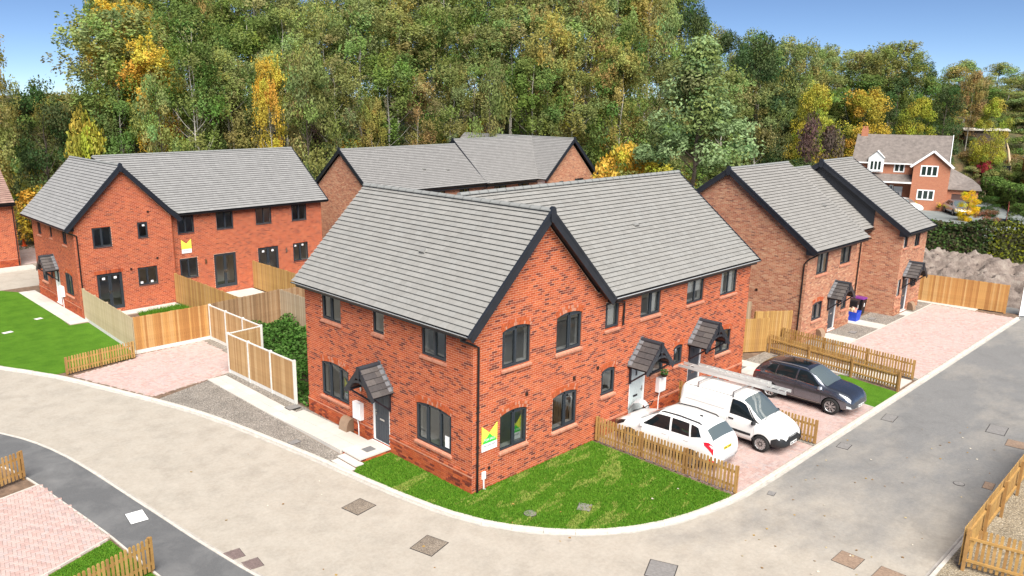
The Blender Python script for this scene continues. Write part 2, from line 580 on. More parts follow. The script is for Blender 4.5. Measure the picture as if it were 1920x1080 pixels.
# everything inside the kerb stands a kerb's height above the road
slab_poly('plot_ground', K_IN + [(38.4, -5.6), (38.4, 44.0), (17.0, 44.0), (16.0, 39.9), (-3.7, 39.7), (-13.5, 39.7)], -0.035, M_SOIL)
FOOT_S = smooth_line(FOOT)
slab_poly('footway', offset(smooth_line(KLOW), -0.11) + FOOT_S[::-1], -0.05, M_FOOTWAY)
slab_poly('driveway_apron', FOOT_S + [(-8.5, -6), (-24, -6), (-24, 15)], -0.07, M_SOIL)
slab_poly('far_verge_gravel', [(3.0, -11.32), (60, -11.12), (60, -24), (3.0, -24)], -0.045, M_GRAVEL2)
def edging(name, line, z, w=0.055, mat=None):
    mb = MB()
    for a, b in zip(line, line[1:]):
        mb.bar((*a, z - 0.06), (*b, z - 0.06), w, 0.12)
    return mb.build(name, mat or M_KERB, kind='structure')
edging('footway_edging', FOOT_S, -0.03)

kin = [p for p in K_IN]
def k_between(y_hi, y_lo): return [p for p in kin if y_lo <= p[1] <= y_hi and p[0] < 5.95]
lawn_poly = ccw([p for p in k_between(3.75, -5.7)] + [(5.98, -5.5), (5.98, 0.0), (0.0, 0.0), (0.0, 4.1), (-1.3, 4.1), (-1.8, 3.78)])
slab_poly('front_lawn', lawn_poly, -0.005, M_LAWN)
gravel_poly = ccw([p for p in k_between(14.75, 4.9)] + [(-1.42, 4.9), (-1.42, 15.25)])
slab_poly('gravel_bed', gravel_poly, -0.012, M_GRAVEL)
slab_poly('fence_gravel_strip', [(-0.56, 9.4), (0.02, 9.4), (0.02, 15.6), (-0.5, 15.5)], -0.008, M_GRAVEL)
slab_poly('wall_gravel_strip', [(-0.2, 5.3), (-0.02, 5.3), (-0.02, 9.4), (-0.2, 9.4)], 0.03, M_GRAVEL)
west_lawn = ccw([p for p in k_between(33.0, 20.15)] + [(-2.55, 20.55), (-2.32, 21.2), (-2.1, 28.2), (-3.06, 28.3), (-2.76, 34), (-2.72, 38), (-3.7, 39.5), (-13.4, 39.5)])
slab_poly('west_lawn', west_lawn, 0.0, M_TURF)
near_turf = [(-9.33, 4.9), (-9.12, 2.6), (-8.75, 0.0), (-9.2, -3), (-18, -3), (-18, 1.6)]
slab_poly('near_turf', near_turf, -0.03, M_TURF)
slab_poly('drive_turf', [(17.0, -5.62), (19.55, -5.62), (20.05, -3.0), (17.4, -3.0)], -0.008, M_TURF)
slab_poly('drive_back_gravel', [(17.42, -2.98), (20.05, -2.98), (20.7, 0.9), (17.95, 0.9)], -0.012, M_GRAVEL)
slab_poly('side_gravel', [(22.0, -5.6), (22.05, -5.1), (23.6, -1.32), (37.2, -1.32), (37.3, 0.4), (22.6, 0.4), (21.75, -5.5)], -0.014, M_GRAVEL)
slab_poly('drive_edge_gravel', [(11.5, -5.6), (11.78, -5.6), (11.75, 0.0), (11.42, 0.0)], 0.012, M_GRAVEL)
slab_poly('fence_corner_gravel', [(1.0, 15.7), (1.5, 15.75), (1.5, 21.0), (1.0, 21.0)], -0.01, M_GRAVEL)
slab_poly('garden_grass_patch', [(0.2, 25.2), (3.2, 25.4), (3.2, 28.3), (0.6, 28.1)], 0.0, M_LAWN)
slab_poly('garden_turf_square', [(5.6, 24.5), (8.3, 24.5), (8.3, 27.6), (6.7, 27.6), (5.6, 26.4)], 0.035, M_ATURF)

# ---------- block paving: every block is real geometry, the largest on the near drive are objects
PAV = [(0.50, 0.345, 0.305), (0.53, 0.37, 0.33), (0.48, 0.32, 0.285), (0.55, 0.40, 0.36), (0.46, 0.335, 0.31), (0.52, 0.41, 0.38), (0.48, 0.39, 0.37), (0.56, 0.42, 0.38)]
def block_paving(name, poly, z, ang=0.0, singles=0, gain=1.0, seed=1):
    poly = ccw(poly)
    base = slab_poly(name, poly, z - 0.012, M_JOINT)
    r = random.Random(seed)
    ca, sa = math.cos(ang), math.sin(ang)
    cx = sum(p[0] for p in poly) / len(poly); cy = sum(p[1] for p in poly) / len(poly)
    R = max(math.hypot(p[0] - cx, p[1] - cy) for p in poly) + 0.3
    n = int(R / 0.1) + 2
    cells = []
    for row in range(-n, n):
        for k in range(-n // 4 - 1, n // 4 + 2):
            x = 4 * k - (row % 4)
            cells.append((x, row, 2, 1)); cells.append((x + 2, row, 1, 2))
    blocks = []
    for (i, j, w, h) in cells:
        u, v = (i + w / 2) * 0.105, (j + h / 2) * 0.105
        x, y = cx + u * ca - v * sa, cy + u * sa + v * ca
        if not inside(poly, x, y): continue
        blocks.append((x, y, w, h))
    blocks.sort(key=lambda b: (b[0] - CAM.x) ** 2 + (b[1] - CAM.y) ** 2)
    def blk(mb, x, y, w, h, z, col):
        a, b, g = w * 0.0525 - 0.003, h * 0.0525 - 0.003, 0.006
        def P(u, v, zz): return (x + u * ca - v * sa, y + u * sa + v * ca, zz)
        lo = [P(-a, -b, z - 0.03), P(a, -b, z - 0.03), P(a, b, z - 0.03), P(-a, b, z - 0.03)]
        mid = [P(-a, -b, z - g), P(a, -b, z - g), P(a, b, z - g), P(-a, b, z - g)]
        top = [P(-a + g, -b + g, z), P(a - g, -b + g, z), P(a - g, b - g, z), P(-a + g, b - g, z)]
        mb.face(top, 0, col)
        for q in range(4):
            mb.face([mid[q], mid[(q + 1) % 4], top[(q + 1) % 4], top[q]], 0, col)
            mb.face([lo[q], lo[(q + 1) % 4], mid[(q + 1) % 4], mid[q]], 0, col)
    if singles:
        kinds = {}
        vis = [b for b in blocks if b[0] > -12.4][:singles]
        for (x, y, w, h) in vis:
            c = r.randrange(len(PAV))
            if (w, c) not in kinds:
                m = MB(); blk(m, 0, 0, w, h, 0, tuple(q * gain for q in PAV[c])); kinds[w, c] = m.mesh('paving_block', M_PAVER)
            link('paving_block', kinds[w, c], base, (x, y, z + r.uniform(-0.002, 0.002)))
        s = set(vis)
        blocks = [b for b in blocks if b not in s]
    mb = MB()
    for (x, y, w, h) in blocks:
        f = gain * r.uniform(0.95, 1.05)
        blk(mb, x, y, w, h, z + r.uniform(-0.002, 0.002), tuple(q * f for q in r.choice(PAV)))
    mb.build('paving_blocks', M_PAVER, base, kind='stuff')
    return base
block_paving('near_block_drive', [(-9.76, 9.80), (-9.28, 5.02), (-17.0, 2.12), (-17.5, 8.2)], -0.025, -0.2, 300, 1.1, 2)
block_paving('fenced_block_drive', [(-5.6, 19.75), (-3.98, 14.98), (-0.4, 15.55), (1.0, 15.7), (1.0, 20.85), (-2.35, 20.85), (-2.6, 20.3)], -0.002, 0.4, 0, 1.12, 3)
block_paving('parking_block_drive', [(6.16, -5.6), (16.98, -5.6), (17.85, 0.6), (16.85, 0.6), (16.8, -0.02), (6.16, -0.02)], -0.002, 0.0, 0, 1.0, 4)
block_paving('long_block_drive', [(22.05, -5.6), (37.2, -5.6), (37.2, -1.34), (23.65, -1.34)], -0.002, 0.0, 0, 1.15, 5)
block_paving('rear_block_drive', [(-1.5, 47.5), (6.5, 47.5), (9.0, 56.0), (1.0, 56.0)], 0.0, 0.0, 0, 0.9, 6)
edging('near_drive_edging', [(-17.5, 8.15), (-9.84, 9.77)], -0.012)
edging('near_drive_edging', [(-17.0, 2.15), (-9.36, 5.0)], -0.012)
edging('parking_drive_edging', [(16.99, -5.6), (17.87, 0.6)], 0.008)
edging('long_drive_edging', [(22.02, -5.55), (23.62, -1.31), (37.2, -1.31)], 0.01)

# ---------- pale slab paths, one object per slab
SL = [(0.64, 0.61, 0.55), (0.68, 0.65, 0.59), (0.61, 0.58, 0.53), (0.66, 0.62, 0.55)]
def slab_path(name, x0, x1, y0, y1, zf, du, dv, base_kw=None):
    """slabs between x0..x1, y0..y1; zf(x, y) gives the level"""
    nx, ny = max(1, round((x1 - x0) / du)), max(1, round((y1 - y0) / dv))
    mb = MB()
    q = [(x0, y0), (x1, y0), (x1, y1), (x0, y1)]
    zl = min(zf(x, y) for x, y in q) - 0.03
    mb.hexa([(x, y, -0.3) for x, y in q] + [(x, y, zl) for x, y in q])
    par = mb.build(name, M_JOINT, kind='structure')
    r = random.Random(int(abs(x0 * 10 + y0)))
    for i in range(nx):
        for j in range(ny):
            xa, xb = x0 + (x1 - x0) * i / nx + 0.004, x0 + (x1 - x0) * (i + 1) / nx - 0.004
            ya, yb = y0 + (y1 - y0) * j / ny + 0.004, y0 + (y1 - y0) * (j + 1) / ny - 0.004
            s = MB()
            c = r.choice(SL); d = r.uniform(-0.003, 0.003)
            P = [(xa, ya), (xb, ya), (xb, yb), (xa, yb)]
            s.hexa([(x, y, zf(x, y) - 0.16) for x, y in P] + [(x, y, zf(x, y) + d) for x, y in P], 0, c)
            s.build('paving_slab', M_SLAB, par)
    return par
lev = lambda x, y: 0.02 + 0.14 * smooth((11.0 - y) / 5.5)
slab_path('front_path', -1.42, -0.56, 9.4, 15.3, lev, 0.43, 0.6)
slab_path('front_path', -1.42, -0.21, 5.15, 9.395, lev, 0.6, 0.6)
slab_path('west_path', -2.98, -2.04, 28.45, 38.2, lambda x, y: 0.02, 0.47, 0.6)
slab_path('rear_patio', -1.6, 3.25, 28.45, 29.3, lambda x, y: 0.03, 0.6, 0.45)
slab_path('rear_patio', 3.6, 8.55, 27.7, 29.6, lambda x, y: 0.03, 0.6, 0.6)
slab_path('door_path', 25.05, 26.15, -1.27, 0.2, lambda x, y: 0.03, 0.55, 0.5)
slab_path('door_path', 29.0, 30.1, -1.27, 0.9, lambda x, y: 0.03, 0.55, 0.5)
slab_path('door_path', 33.0, 34.1, -1.27, -0.9, lambda x, y: 0.03, 0.55, 0.3)
slab_path('passage_path', 20.1, 21.5, -5.5, -0.2, lambda x, y: 0.02, 0.6, 0.6)
slab_path('parking_pad', 16.85, 18.6, -0.6, 1.3, lambda x, y: 0.03, 0.6, 0.5)
slab_path('fence_path', 37.25, 38.2, -3.6, 0.6, lambda x, y: 0.02, 0.45, 0.6)

# ---------- short grass standing on the lawns
def blades(name, poly, n, z, h, cols, seed):
    r = np.random.default_rng(seed)
    xs = [p[0] for p in poly]; ys = [p[1] for p in poly]
    P = []
    while len(P) < n:
        q = r.uniform((min(xs), min(ys)), (max(xs), max(ys)), (n, 2))
        P += [tuple(k) for k in q if inside(poly, k[0], k[1])]
    mb = MB()
    for (x, y) in P[:n]:
        a = r.uniform(0, 6.28); w = r.uniform(0.006, 0.014) * 1.6; hh = h * r.uniform(0.5, 1.3)
        dx, dy = math.cos(a) * w, math.sin(a) * w
        lx, ly = r.normal(0, hh * 0.45, 2)
        sv = mn.fractal(Vector((x * 0.55 + y * 0.25, y * 1.9 - x * 0.4, 1.5)), 0.7, 2.0, 4) + 0.35 * mn.noise(Vector((x * 0.5, y * 0.5, 7)))
        dry = sv > 0.46 - r.uniform(0, 0.3)
        mb.face([(x - dx, y - dy, z), (x + dx, y + dy, z), (x + lx, y + ly, z + hh)], 0, (cols[-1] if dry and len(cols) > 4 else cols[r.integers(min(4, len(cols)))]))
    o = mb.build(name, M_BLADE, kind='stuff')
    return tag(o, label='short green grass blades standing on the ' + name.replace('_grass', '').replace('_', ' '), cat='grass')
M_BLADE = attr_mat('grass_blade', 0.8, vary=0.1, scale=5, bmp=0, spec=0.2)
GR = [(0.05, 0.145, 0.008), (0.08, 0.19, 0.010), (0.06, 0.16, 0.006), (0.11, 0.21, 0.018), (0.21, 0.26, 0.05)]
blades('front_lawn_grass', lawn_poly, 60000, -0.008, 0.045, GR, 1)
blades('near_turf_grass', [(-9.35, 4.85), (-9.14, 2.6), (-8.9, 1.0), (-13, 1.0), (-13, 3.4)], 16000, -0.034, 0.045, GR[:4], 2)
blades('garden_patch_grass', [(0.2, 25.2), (3.2, 25.4), (3.2, 28.3), (0.6, 28.1)], 6000, -0.01, 0.25, GR[:4], 3)

# ================================================================ HOUSES
RED = ([(0.52, 0.112, 0.036), (0.55, 0.135, 0.046), (0.49, 0.104, 0.034), (0.52, 0.125, 0.05), (0.46, 0.095, 0.034), (0.24, 0.052, 0.027), (0.17, 0.038, 0.023), (0.31, 0.068, 0.032)],
       [5, 5, 5, 4, 4, 2.6, 1.8, 2.8])
RED2 = ([(0.49, 0.105, 0.037), (0.52, 0.125, 0.045), (0.46, 0.094, 0.034), (0.40, 0.08, 0.032), (0.28, 0.058, 0.027)], [5, 5, 5, 4, 2])
BUFF = ([(0.52, 0.245, 0.135), (0.56, 0.285, 0.165), (0.48, 0.205, 0.115), (0.45, 0.18, 0.10), (0.36, 0.15, 0.09), (0.60, 0.34, 0.20), (0.29, 0.13, 0.085)], [5, 4, 5, 4, 1.6, 1.5, 0.8])
SALMON = [(0.58, 0.25, 0.155), (0.55, 0.225, 0.14), (0.60, 0.27, 0.17)]
GREYT = [(0.335, 0.33, 0.315), (0.35, 0.345, 0.33), (0.325, 0.32, 0.305), (0.34, 0.338, 0.325)]

class Wall:
    """a wall face in a house's own space: u runs along it, z up, d outwards"""
    def __init__(s, O, U, L, prof, zb=-0.1):
        s.O, s.U, s.L, s.prof, s.zb = Vector((O[0], O[1], 0)), Vector((U[0], U[1], 0)), L, prof, zb
        s.N = Vector((U[1], -U[0], 0))
        s.op = []
    def P(s, u, z, d=0.0): return s.O + s.U * u + s.N * d + Vector((0, 0, z))
    def span(s, z):
        us = []
        pr = s.prof
        for (u0, z0), (u1, z1) in zip(pr, pr[1:]):
            if z0 >= z: us.append(u0)
            if z1 >= z: us.append(u1)
            if (z0 - z) * (z1 - z) < 0: us.append(u0 + (u1 - u0) * (z - z0) / (z1 - z0))
        return (min(us), max(us)) if us else None
    def box(s, mb, u0, u1, z0, z1, d0, d1, m=0, c=None):
        mb.hexa([s.P(u0, z0, d1), s.P(u1, z0, d1), s.P(u1, z0, d0), s.P(u0, z0, d0), s.P(u0, z1, d1), s.P(u1, z1, d1), s.P(u1, z1, d0), s.P(u0, z1, d0)], m, c)

def cuts(iv, op, zc):
    """interval minus the openings that cross the height zc"""
    out = [iv]
    for (u0, u1, z0, z1) in op:
        if z0 < zc < z1:
            nxt = []
            for a, b in out:
                if u1 <= a or u0 >= b: nxt.append((a, b)); continue
                if u0 > a: nxt.append((a, u0))
                if u1 < b: nxt.append((u1, b))
            out = nxt
    return out

def wall_sheet(mb, w, d, m=0, inner=False):
    zs = {w.zb}
    for q in w.op: zs.add(q[2]); zs.add(q[3])
    for u, z in w.prof: zs.add(z)
    zs = sorted(z for z in zs if z >= w.zb)
    for z0, z1 in zip(zs, zs[1:]):
        if z1 - z0 < 1e-4: continue
        e = 1e-4
        s0, s1 = w.span(z0 + e), w.span(z1 - e)
        if not s0 or not s1: continue
        iv = cuts(s0, w.op, (z0 + z1) / 2)
        for a, b in iv:
            a1 = s1[0] if abs(a - s0[0]) < 1e-6 else a
            b1 = s1[1] if abs(b - s0[1]) < 1e-6 else b
            q = [w.P(a, z0, d), w.P(b, z0, d), w.P(b1, z1, d), w.P(a1, z1, d)]
            mb.face(q if not inner else q[::-1], m)

def brick_wall(house, w, pal, mortar, plinth=(), singles=0, seed=1, detail=True, name='wall'):
    """mortar face, reveals and inside lining are the wall; bricks stand proud of it"""
    r = random.Random(seed)
    mb = MB()
    wall_sheet(mb, w, 0.0)
    for (u0, u1, z0, z1) in w.op:                        # reveals: brick outside, plaster inside
        for d0, d1, m in ((0.0, -0.10, 1), (-0.10, -0.28, 2)):
            c = (0.40, 0.12, 0.055)
            mb.face([w.P(u0, z0, d0), w.P(u0, z1, d0), w.P(u0, z1, d1), w.P(u0, z0, d1)], m, c)
            mb.face([w.P(u1, z0, d1), w.P(u1, z1, d1), w.P(u1, z1, d0), w.P(u1, z0, d0)], m, c)
            mb.face([w.P(u0, z1, d0), w.P(u1, z1, d0), w.P(u1, z1, d1), w.P(u0, z1, d1)], m, c)
            mb.face([w.P(u0, z0, d1), w.P(u1, z0, d1), w.P(u1, z0, d0), w.P(u0, z0, d0)], m, c)
    wall_sheet(mb, w, -0.28, 2, True)
    wo = mb.build(name, [mortar, M_BRICK, M_PLASTER], house)
    ztop = max(z for _, z in w.prof)
    cand = []
    row = 0
    z = w.zb
    while z < ztop:
        zc = z + 0.0375
        iv = w.span(z + 0.07)
        if iv:
            for a, b in cuts(iv, w.op, zc):
                k0 = math.floor((a - 0.1125 * (row % 2)) / 0.225)
                u = k0 * 0.225 + 0.1125 * (row % 2)
                while u < b:
                    x0, x1 = max(u + 0.006, a + 0.001), min(u + 0.219, b - 0.001)
                    if x1 - x0 > 0.03:
                        c = r.choices(pal[0], pal[1])[0]
                        f = r.uniform(0.88, 1.12)
                        p = 0.0
                        for (pu0, pu1, pz) in plinth:
                            if pu0 <= (x0 + x1) / 2 <= pu1 and z < pz - 0.02: p = 0.028
                        cand.append((x0, x1, z + 0.006, z + 0.0685, p, (c[0] * f, c[1] * f, c[2] * f)))
                    u += 0.225
        z += 0.075
        row += 1
    def brick(mb, q):
        x0, x1, z0, z1, p, c = q
        e = p + 0.0045 + r.uniform(-0.0012, 0.0012)
        f = [w.P(x0, z0, e), w.P(x1, z0, e), w.P(x1, z1, e), w.P(x0, z1, e)]
        g = [w.P(x0, z0, -0.01), w.P(x1, z0, -0.01), w.P(x1, z1, -0.01), w.P(x0, z1, -0.01)]
        mb.face(f, 0, c)
        for i in range(4): mb.face([g[i], g[(i + 1) % 4], f[(i + 1) % 4], f[i]], 0, c)
    if singles:
        hl = house.matrix_basis.translation
        full = [q for q in cand if abs(q[1] - q[0] - 0.213) < 1e-4 and q[4] == 0]
        full.sort(key=lambda q: (w.P(q[0], q[2]) + hl - CAM).length)
        pick = full[:singles]
        ms = {}
        for q in pick:
            k = r.randrange(len(pal[0])) if r.random() < 0.999 else 0
            k = r.choices(range(len(pal[0])), pal[1])[0]
            if k not in ms:
                b = MB()
                q4 = (w.N * 0.0045, w.U * 0.213 + w.N * 0.0045, w.U * 0.213 - w.N * 0.01, -w.N * 0.01)
                b.hexa(list(q4) + [v + Vector((0, 0, 0.0625)) for v in q4], 0, pal[0][k])
                ms[k] = b.mesh('brick', M_BRICK)
            link('brick', ms[k], wo, w.P(q[0], q[2], r.uniform(-0.0015, 0.0015)))
        s = set((q[0], q[2]) for q in pick)
        cand = [q for q in cand if (q[0], q[2]) not in s]
    mb = MB()
    for q in cand: brick(mb, q)
    for (pu0, pu1, pz) in plinth:                         # sloping plinth bricks on top of the thicker base
        for a, b in cuts((pu0, pu1), w.op, pz):
            n = max(1, round((b - a) / 0.225))
            for i in range(n):
                x0, x1 = a + (b - a) * i / n + 0.003, a + (b - a) * (i + 1) / n - 0.003
                c = r.choice(SALMON)
                mb.hexa([w.P(x0, pz - 0.07, 0.037), w.P(x1, pz - 0.07, 0.037), w.P(x1, pz - 0.07, 0), w.P(x0, pz - 0.07, 0),
                         w.P(x0, pz - 0.035, 0.037), w.P(x1, pz - 0.035, 0.037), w.P(x1, pz + 0.005, 0.004), w.P(x0, pz + 0.005, 0.004)], 0, c)
    mb.build('brickwork', M_BRICK, wo, kind='stuff')
    return wo

def arch(house, w, u0, u1, zs, rise, rings=2):
    """segmental arch of brick headers over an opening"""
    mb = MB()
    r = random.Random(int(u0 * 100))
    c = (u0 + u1) / 2; h = (u1 - u0) / 2
    R = (h * h + rise * rise) / (2 * rise)
    zc = zs + rise - R
    a0 = math.asin(h / R)
    for k in range(rings):
        ra, rb = R + k * 0.112, R + k * 0.112 + 0.104
        n = max(6, int(2 * a0 * ra / 0.072))
        for i in range(n):
            t0, t1 = -a0 + 2 * a0 * i / n + 0.002, -a0 + 2 * a0 * (i + 1) / n - 0.002
            q = r.choices(RED[0][:5])[0] if r.random() < 0.8 else r.choice(SALMON)
            pts = [(c + rr * math.sin(t), zc + rr * math.cos(t)) for rr, t in ((ra, t0), (ra, t1), (rb, t1), (rb, t0))]
            f = [w.P(u, z, 0.016) for u, z in pts]; g = [w.P(u, z, -0.09) for u, z in pts]
            mb.face(f, 0, q)
            for j in range(4): mb.face([g[j], g[(j + 1) % 4], f[(j + 1) % 4], f[j]], 0, q)
    return mb.build('brick_arch', M_BRICK, house)

def window(house, w, u0, u1, z0, z1, panes=2, arched=0.0, sill='brick', opener=None, extras=(), name='window'):
    """cuts an opening in w (call before brick_wall) and hangs the window in it"""
    zt = z1 + arched
    w.op.append((u0, u1, z0, zt))
    mb = MB()
    fw, da, db = 0.055, -0.03, -0.10
    B = lambda a, b, c, d, e=da, f=db: w.box(mb, a, b, c, d, f, e)
    B(u0, u1, z0, z0 + fw); B(u0, u1, zt - fw - arched * 0.5, zt)
    B(u0, u0 + fw, z0 + fw, zt - fw); B(u1 - fw, u1, z0 + fw, zt - fw)
    ws = [(u1 - u0) * i / panes for i in range(panes + 1)]
    op = opener if opener is not None else ([0] if panes == 1 else ([0] if panes == 2 else [0, 2]))
    for x in ws[1:-1]: B(u0 + x - 0.03, u0 + x + 0.03, z0 + fw, zt - fw)
    cells = []
    for i in range(panes):
        a = u0 + ws[i] + (fw if i == 0 else 0.03); b = u0 + ws[i + 1] - (fw if i == panes - 1 else 0.03)
        c, d = z0 + fw, zt - fw - arched * 0.5
        if i in op:
            e = 0.04
            B(a, b, c, c + e, da + 0.02); B(a, b, d - e, d, da + 0.02); B(a, a + e, c + e, d - e, da + 0.02); B(b - e, b, c + e, d - e, da + 0.02)
            a, b, c, d = a + e, b - e, c + e, d - e
        cells.append((a, b, c, d))
    wo = mb.build(name, M_FRAME, house)
    for (a, b, c, d) in cells:
        g = MB(); g.face([w.P(a, c, -0.065), w.P(b, c, -0.065), w.P(b, d, -0.065), w.P(a, d, -0.065)])
        g.build('pane', M_GLASS, wo)
    if sill == 'brick':
        s = MB(); r = random.Random(int(u0 * 77 + z0 * 13))
        n = max(3, round((u1 - u0 + 0.1) / 0.075))
        for i in range(n):
            a, b = u0 - 0.05 + (u1 - u0 + 0.1) * i / n + 0.003, u0 - 0.05 + (u1 - u0 + 0.1) * (i + 1) / n - 0.003
            s.hexa([w.P(a, z0 - 0.12, 0.07), w.P(b, z0 - 0.12, 0.07), w.P(b, z0 - 0.10, -0.03), w.P(a, z0 - 0.10, -0.03),
                    w.P(a, z0 - 0.05, 0.075), w.P(b, z0 - 0.05, 0.075), w.P(b, z0 - 0.002, -0.045), w.P(a, z0 - 0.002, -0.045)], 0, r.choice(SALMON))
        s.build('sill', M_BRICK, wo)
    elif sill == 'metal':
        s = MB(); w.box(s, u0 - 0.02, u1 + 0.02, z0 - 0.03, z0 - 0.002, -0.09, 0.03)
        s.build('sill', M_FRAME, wo)
    s = MB(); w.box(s, u0 + 0.003, u1 - 0.003, z0 + 0.003, z0 + 0.035, -0.36, -0.105)
    s.build('window_board', M_WHITE, wo)
    for (kind, a, b, c, d) in extras:
        s = MB()
        if kind == 'curtain':
            n = 14
            for i in range(n):
                x0, x1 = a + (b - a) * i / n, a + (b - a) * (i + 1) / n
                o0, o1 = -0.2 + 0.02 * (i % 2), -0.2 + 0.02 * ((i + 1) % 2)
                s.face([w.P(x0, c, o0), w.P(x1, c, o1), w.P(x1, d, o1), w.P(x0, d, o0)])
            s.build('curtain', M_CURTAIN, wo)
        elif kind == 'blind':
            s.face([w.P(a, c, -0.16), w.P(b, c, -0.16), w.P(b, d, -0.16), w.P(a, d, -0.16)]); s.build('blind', M_CURTAIN, wo)
        elif kind == 'sticker':
            s.face([w.P(a, c, -0.06), w.P(b, c, -0.06), w.P(b, d, -0.06), w.P(a, d, -0.06)]); s.build('sticker', M_STICKER, wo)
    if arched: arch(house, w, u0 - 0.01, u1 + 0.01, z1, arched)
    elif sill != 'metal' or z0 > 3: pass
    return wo

def soldier(house, w, u0, u1, z, h=0.215):
    mb = MB(); r = random.Random(int(u0 * 31))
    n = round((u1 - u0 + 0.2) / 0.075)
    for i in range(n):
        a, b = u0 - 0.1 + (u1 - u0 + 0.2) * i / n + 0.004, u0 - 0.1 + (u1 - u0 + 0.2) * (i + 1) / n - 0.004
        w.box(mb, a, b, z + 0.004, z + h, -0.05, 0.014, 0, r.choices(RED2[0], RED2[1])[0])
    mb.build('brick_lintel', M_BRICK, house)

def door(house, w, u0, u1, z0, z1, mat, handle=1, frame=None, glass=True):
    w.op.append((u0, u1, z0, z1))
    mb = MB(); fw = 0.06
    w.box(mb, u0, u0 + fw, z0, z1, -0.12, -0.02); w.box(mb, u1 - fw, u1, z0, z1, -0.12, -0.02); w.box(mb, u0 + fw, u1 - fw, z1 - fw, z1, -0.12, -0.02)
    fr = mb.build('door_frame', frame or M_WHITE, house)
    mb = MB()
    a, b, c, d = u0 + fw, u1 - fw, z0 + 0.02, z1 - fw
    w.box(mb, a, b, c, d, -0.11, -0.065)
    n = 5
    for i in range(n):                                   # raised boards with shadow gaps
        x0, x1 = a + 0.08 + (b - a - 0.16) * i / n + 0.006, a + 0.08 + (b - a - 0.16) * (i + 1) / n - 0.006
        w.box(mb, x0, x1, c + 0.10, c + 0.72, -0.08, -0.058); w.box(mb, x0, x1, c + 0.95, d - 0.1, -0.08, -0.058)
    do = mb.build('door', mat, house)
    m = (a + b) / 2
    s = MB(); w.box(s, m - 0.13, m + 0.13, c + 0.80, c + 0.87, -0.07, -0.045); s.build('letter_plate', M_CHROME if mat is M_DOOR else M_BLACK, do)
    s = MB(); hx = a + 0.06 if handle < 0 else b - 0.06
    w.box(s, hx - 0.018, hx + 0.018, c + 0.92, c + 1.14, -0.068, -0.05); w.box(s, hx - (0.11 if handle > 0 else 0.0), hx + (0.0 if handle > 0 else 0.11), c + 1.02, c + 1.045, -0.05, -0.02)
    s.build('handle', M_CHROME, do)
    if glass:
        s = MB(); w.box(s, m - 0.045, m + 0.045, d - 0.42, d - 0.18, -0.062, -0.052); s.build('door_glass', M_FRAME, do)
    s = MB(); w.box(s, u0, u1, z0 - 0.06, z0 + 0.005, -0.12, 0.05); s.build('door_step', M_WHITE, house)
    return do

def french_doors(house, w, u0, u1, z0, z1, stickers=True):
    w.op.append((u0, u1, z0, z1))
    mb = MB(); fw = 0.06
    B = lambda a, b, c, d: w.box(mb, a, b, c, d, -0.11, -0.03)
    B(u0, u1, z0, z0 + fw); B(u0, u1, z1 - fw, z1); B(u0, u0 + fw, z0 + fw, z1 - fw); B(u1 - fw, u1, z0 + fw, z1 - fw)
    m = (u0 + u1) / 2
    fo = mb.build('french_doors', M_FRAME, house)
    for a, b in ((u0 + fw, m - 0.004), (m + 0.004, u1 - fw)):
        mb = MB(); e = 0.085
        Bx = lambda p, q, c, d: w.box(mb, p, q, c, d, -0.095, -0.04)
        Bx(a, b, z0 + fw, z0 + fw + 0.14); Bx(a, b, z1 - fw - e, z1 - fw); Bx(a, a + e, z0 + fw + 0.14, z1 - fw - e); Bx(b - e, b, z0 + fw + 0.14, z1 - fw - e)
        lo = mb.build('door_leaf', M_FRAME, fo)
        g = MB(); g.face([w.P(a + e, z0 + fw + 0.14, -0.07), w.P(b - e, z0 + fw + 0.14, -0.07), w.P(b - e, z1 - fw - e, -0.07), w.P(a + e, z1 - fw - e, -0.07)])
        g.build('pane', M_GLASS, fo)
        hx = b - 0.04 if a < m - 0.1 else a + 0.04
        s = MB(); w.box(s, hx - 0.015, hx + 0.015, z0 + 0.92, z0 + 1.12, -0.04, -0.025); w.box(s, min(hx, hx + (0.12 if a > m - 0.1 else -0.12)), max(hx, hx + (0.12 if a > m - 0.1 else -0.12)), z0 + 1.03, z0 + 1.055, -0.025, 0.01)
        s.build('handle', M_CHROME, fo)
        if stickers:
            s = MB(); x = (a + b) / 2
            s.face([w.P(x - 0.08, z1 - 0.35, -0.06), w.P(x + 0.08, z1 - 0.35, -0.06), w.P(x + 0.08, z1 - 0.22, -0.06), w.P(x - 0.08, z1 - 0.22, -0.06)]); s.build('sticker', M_STICKER, fo)
    return fo

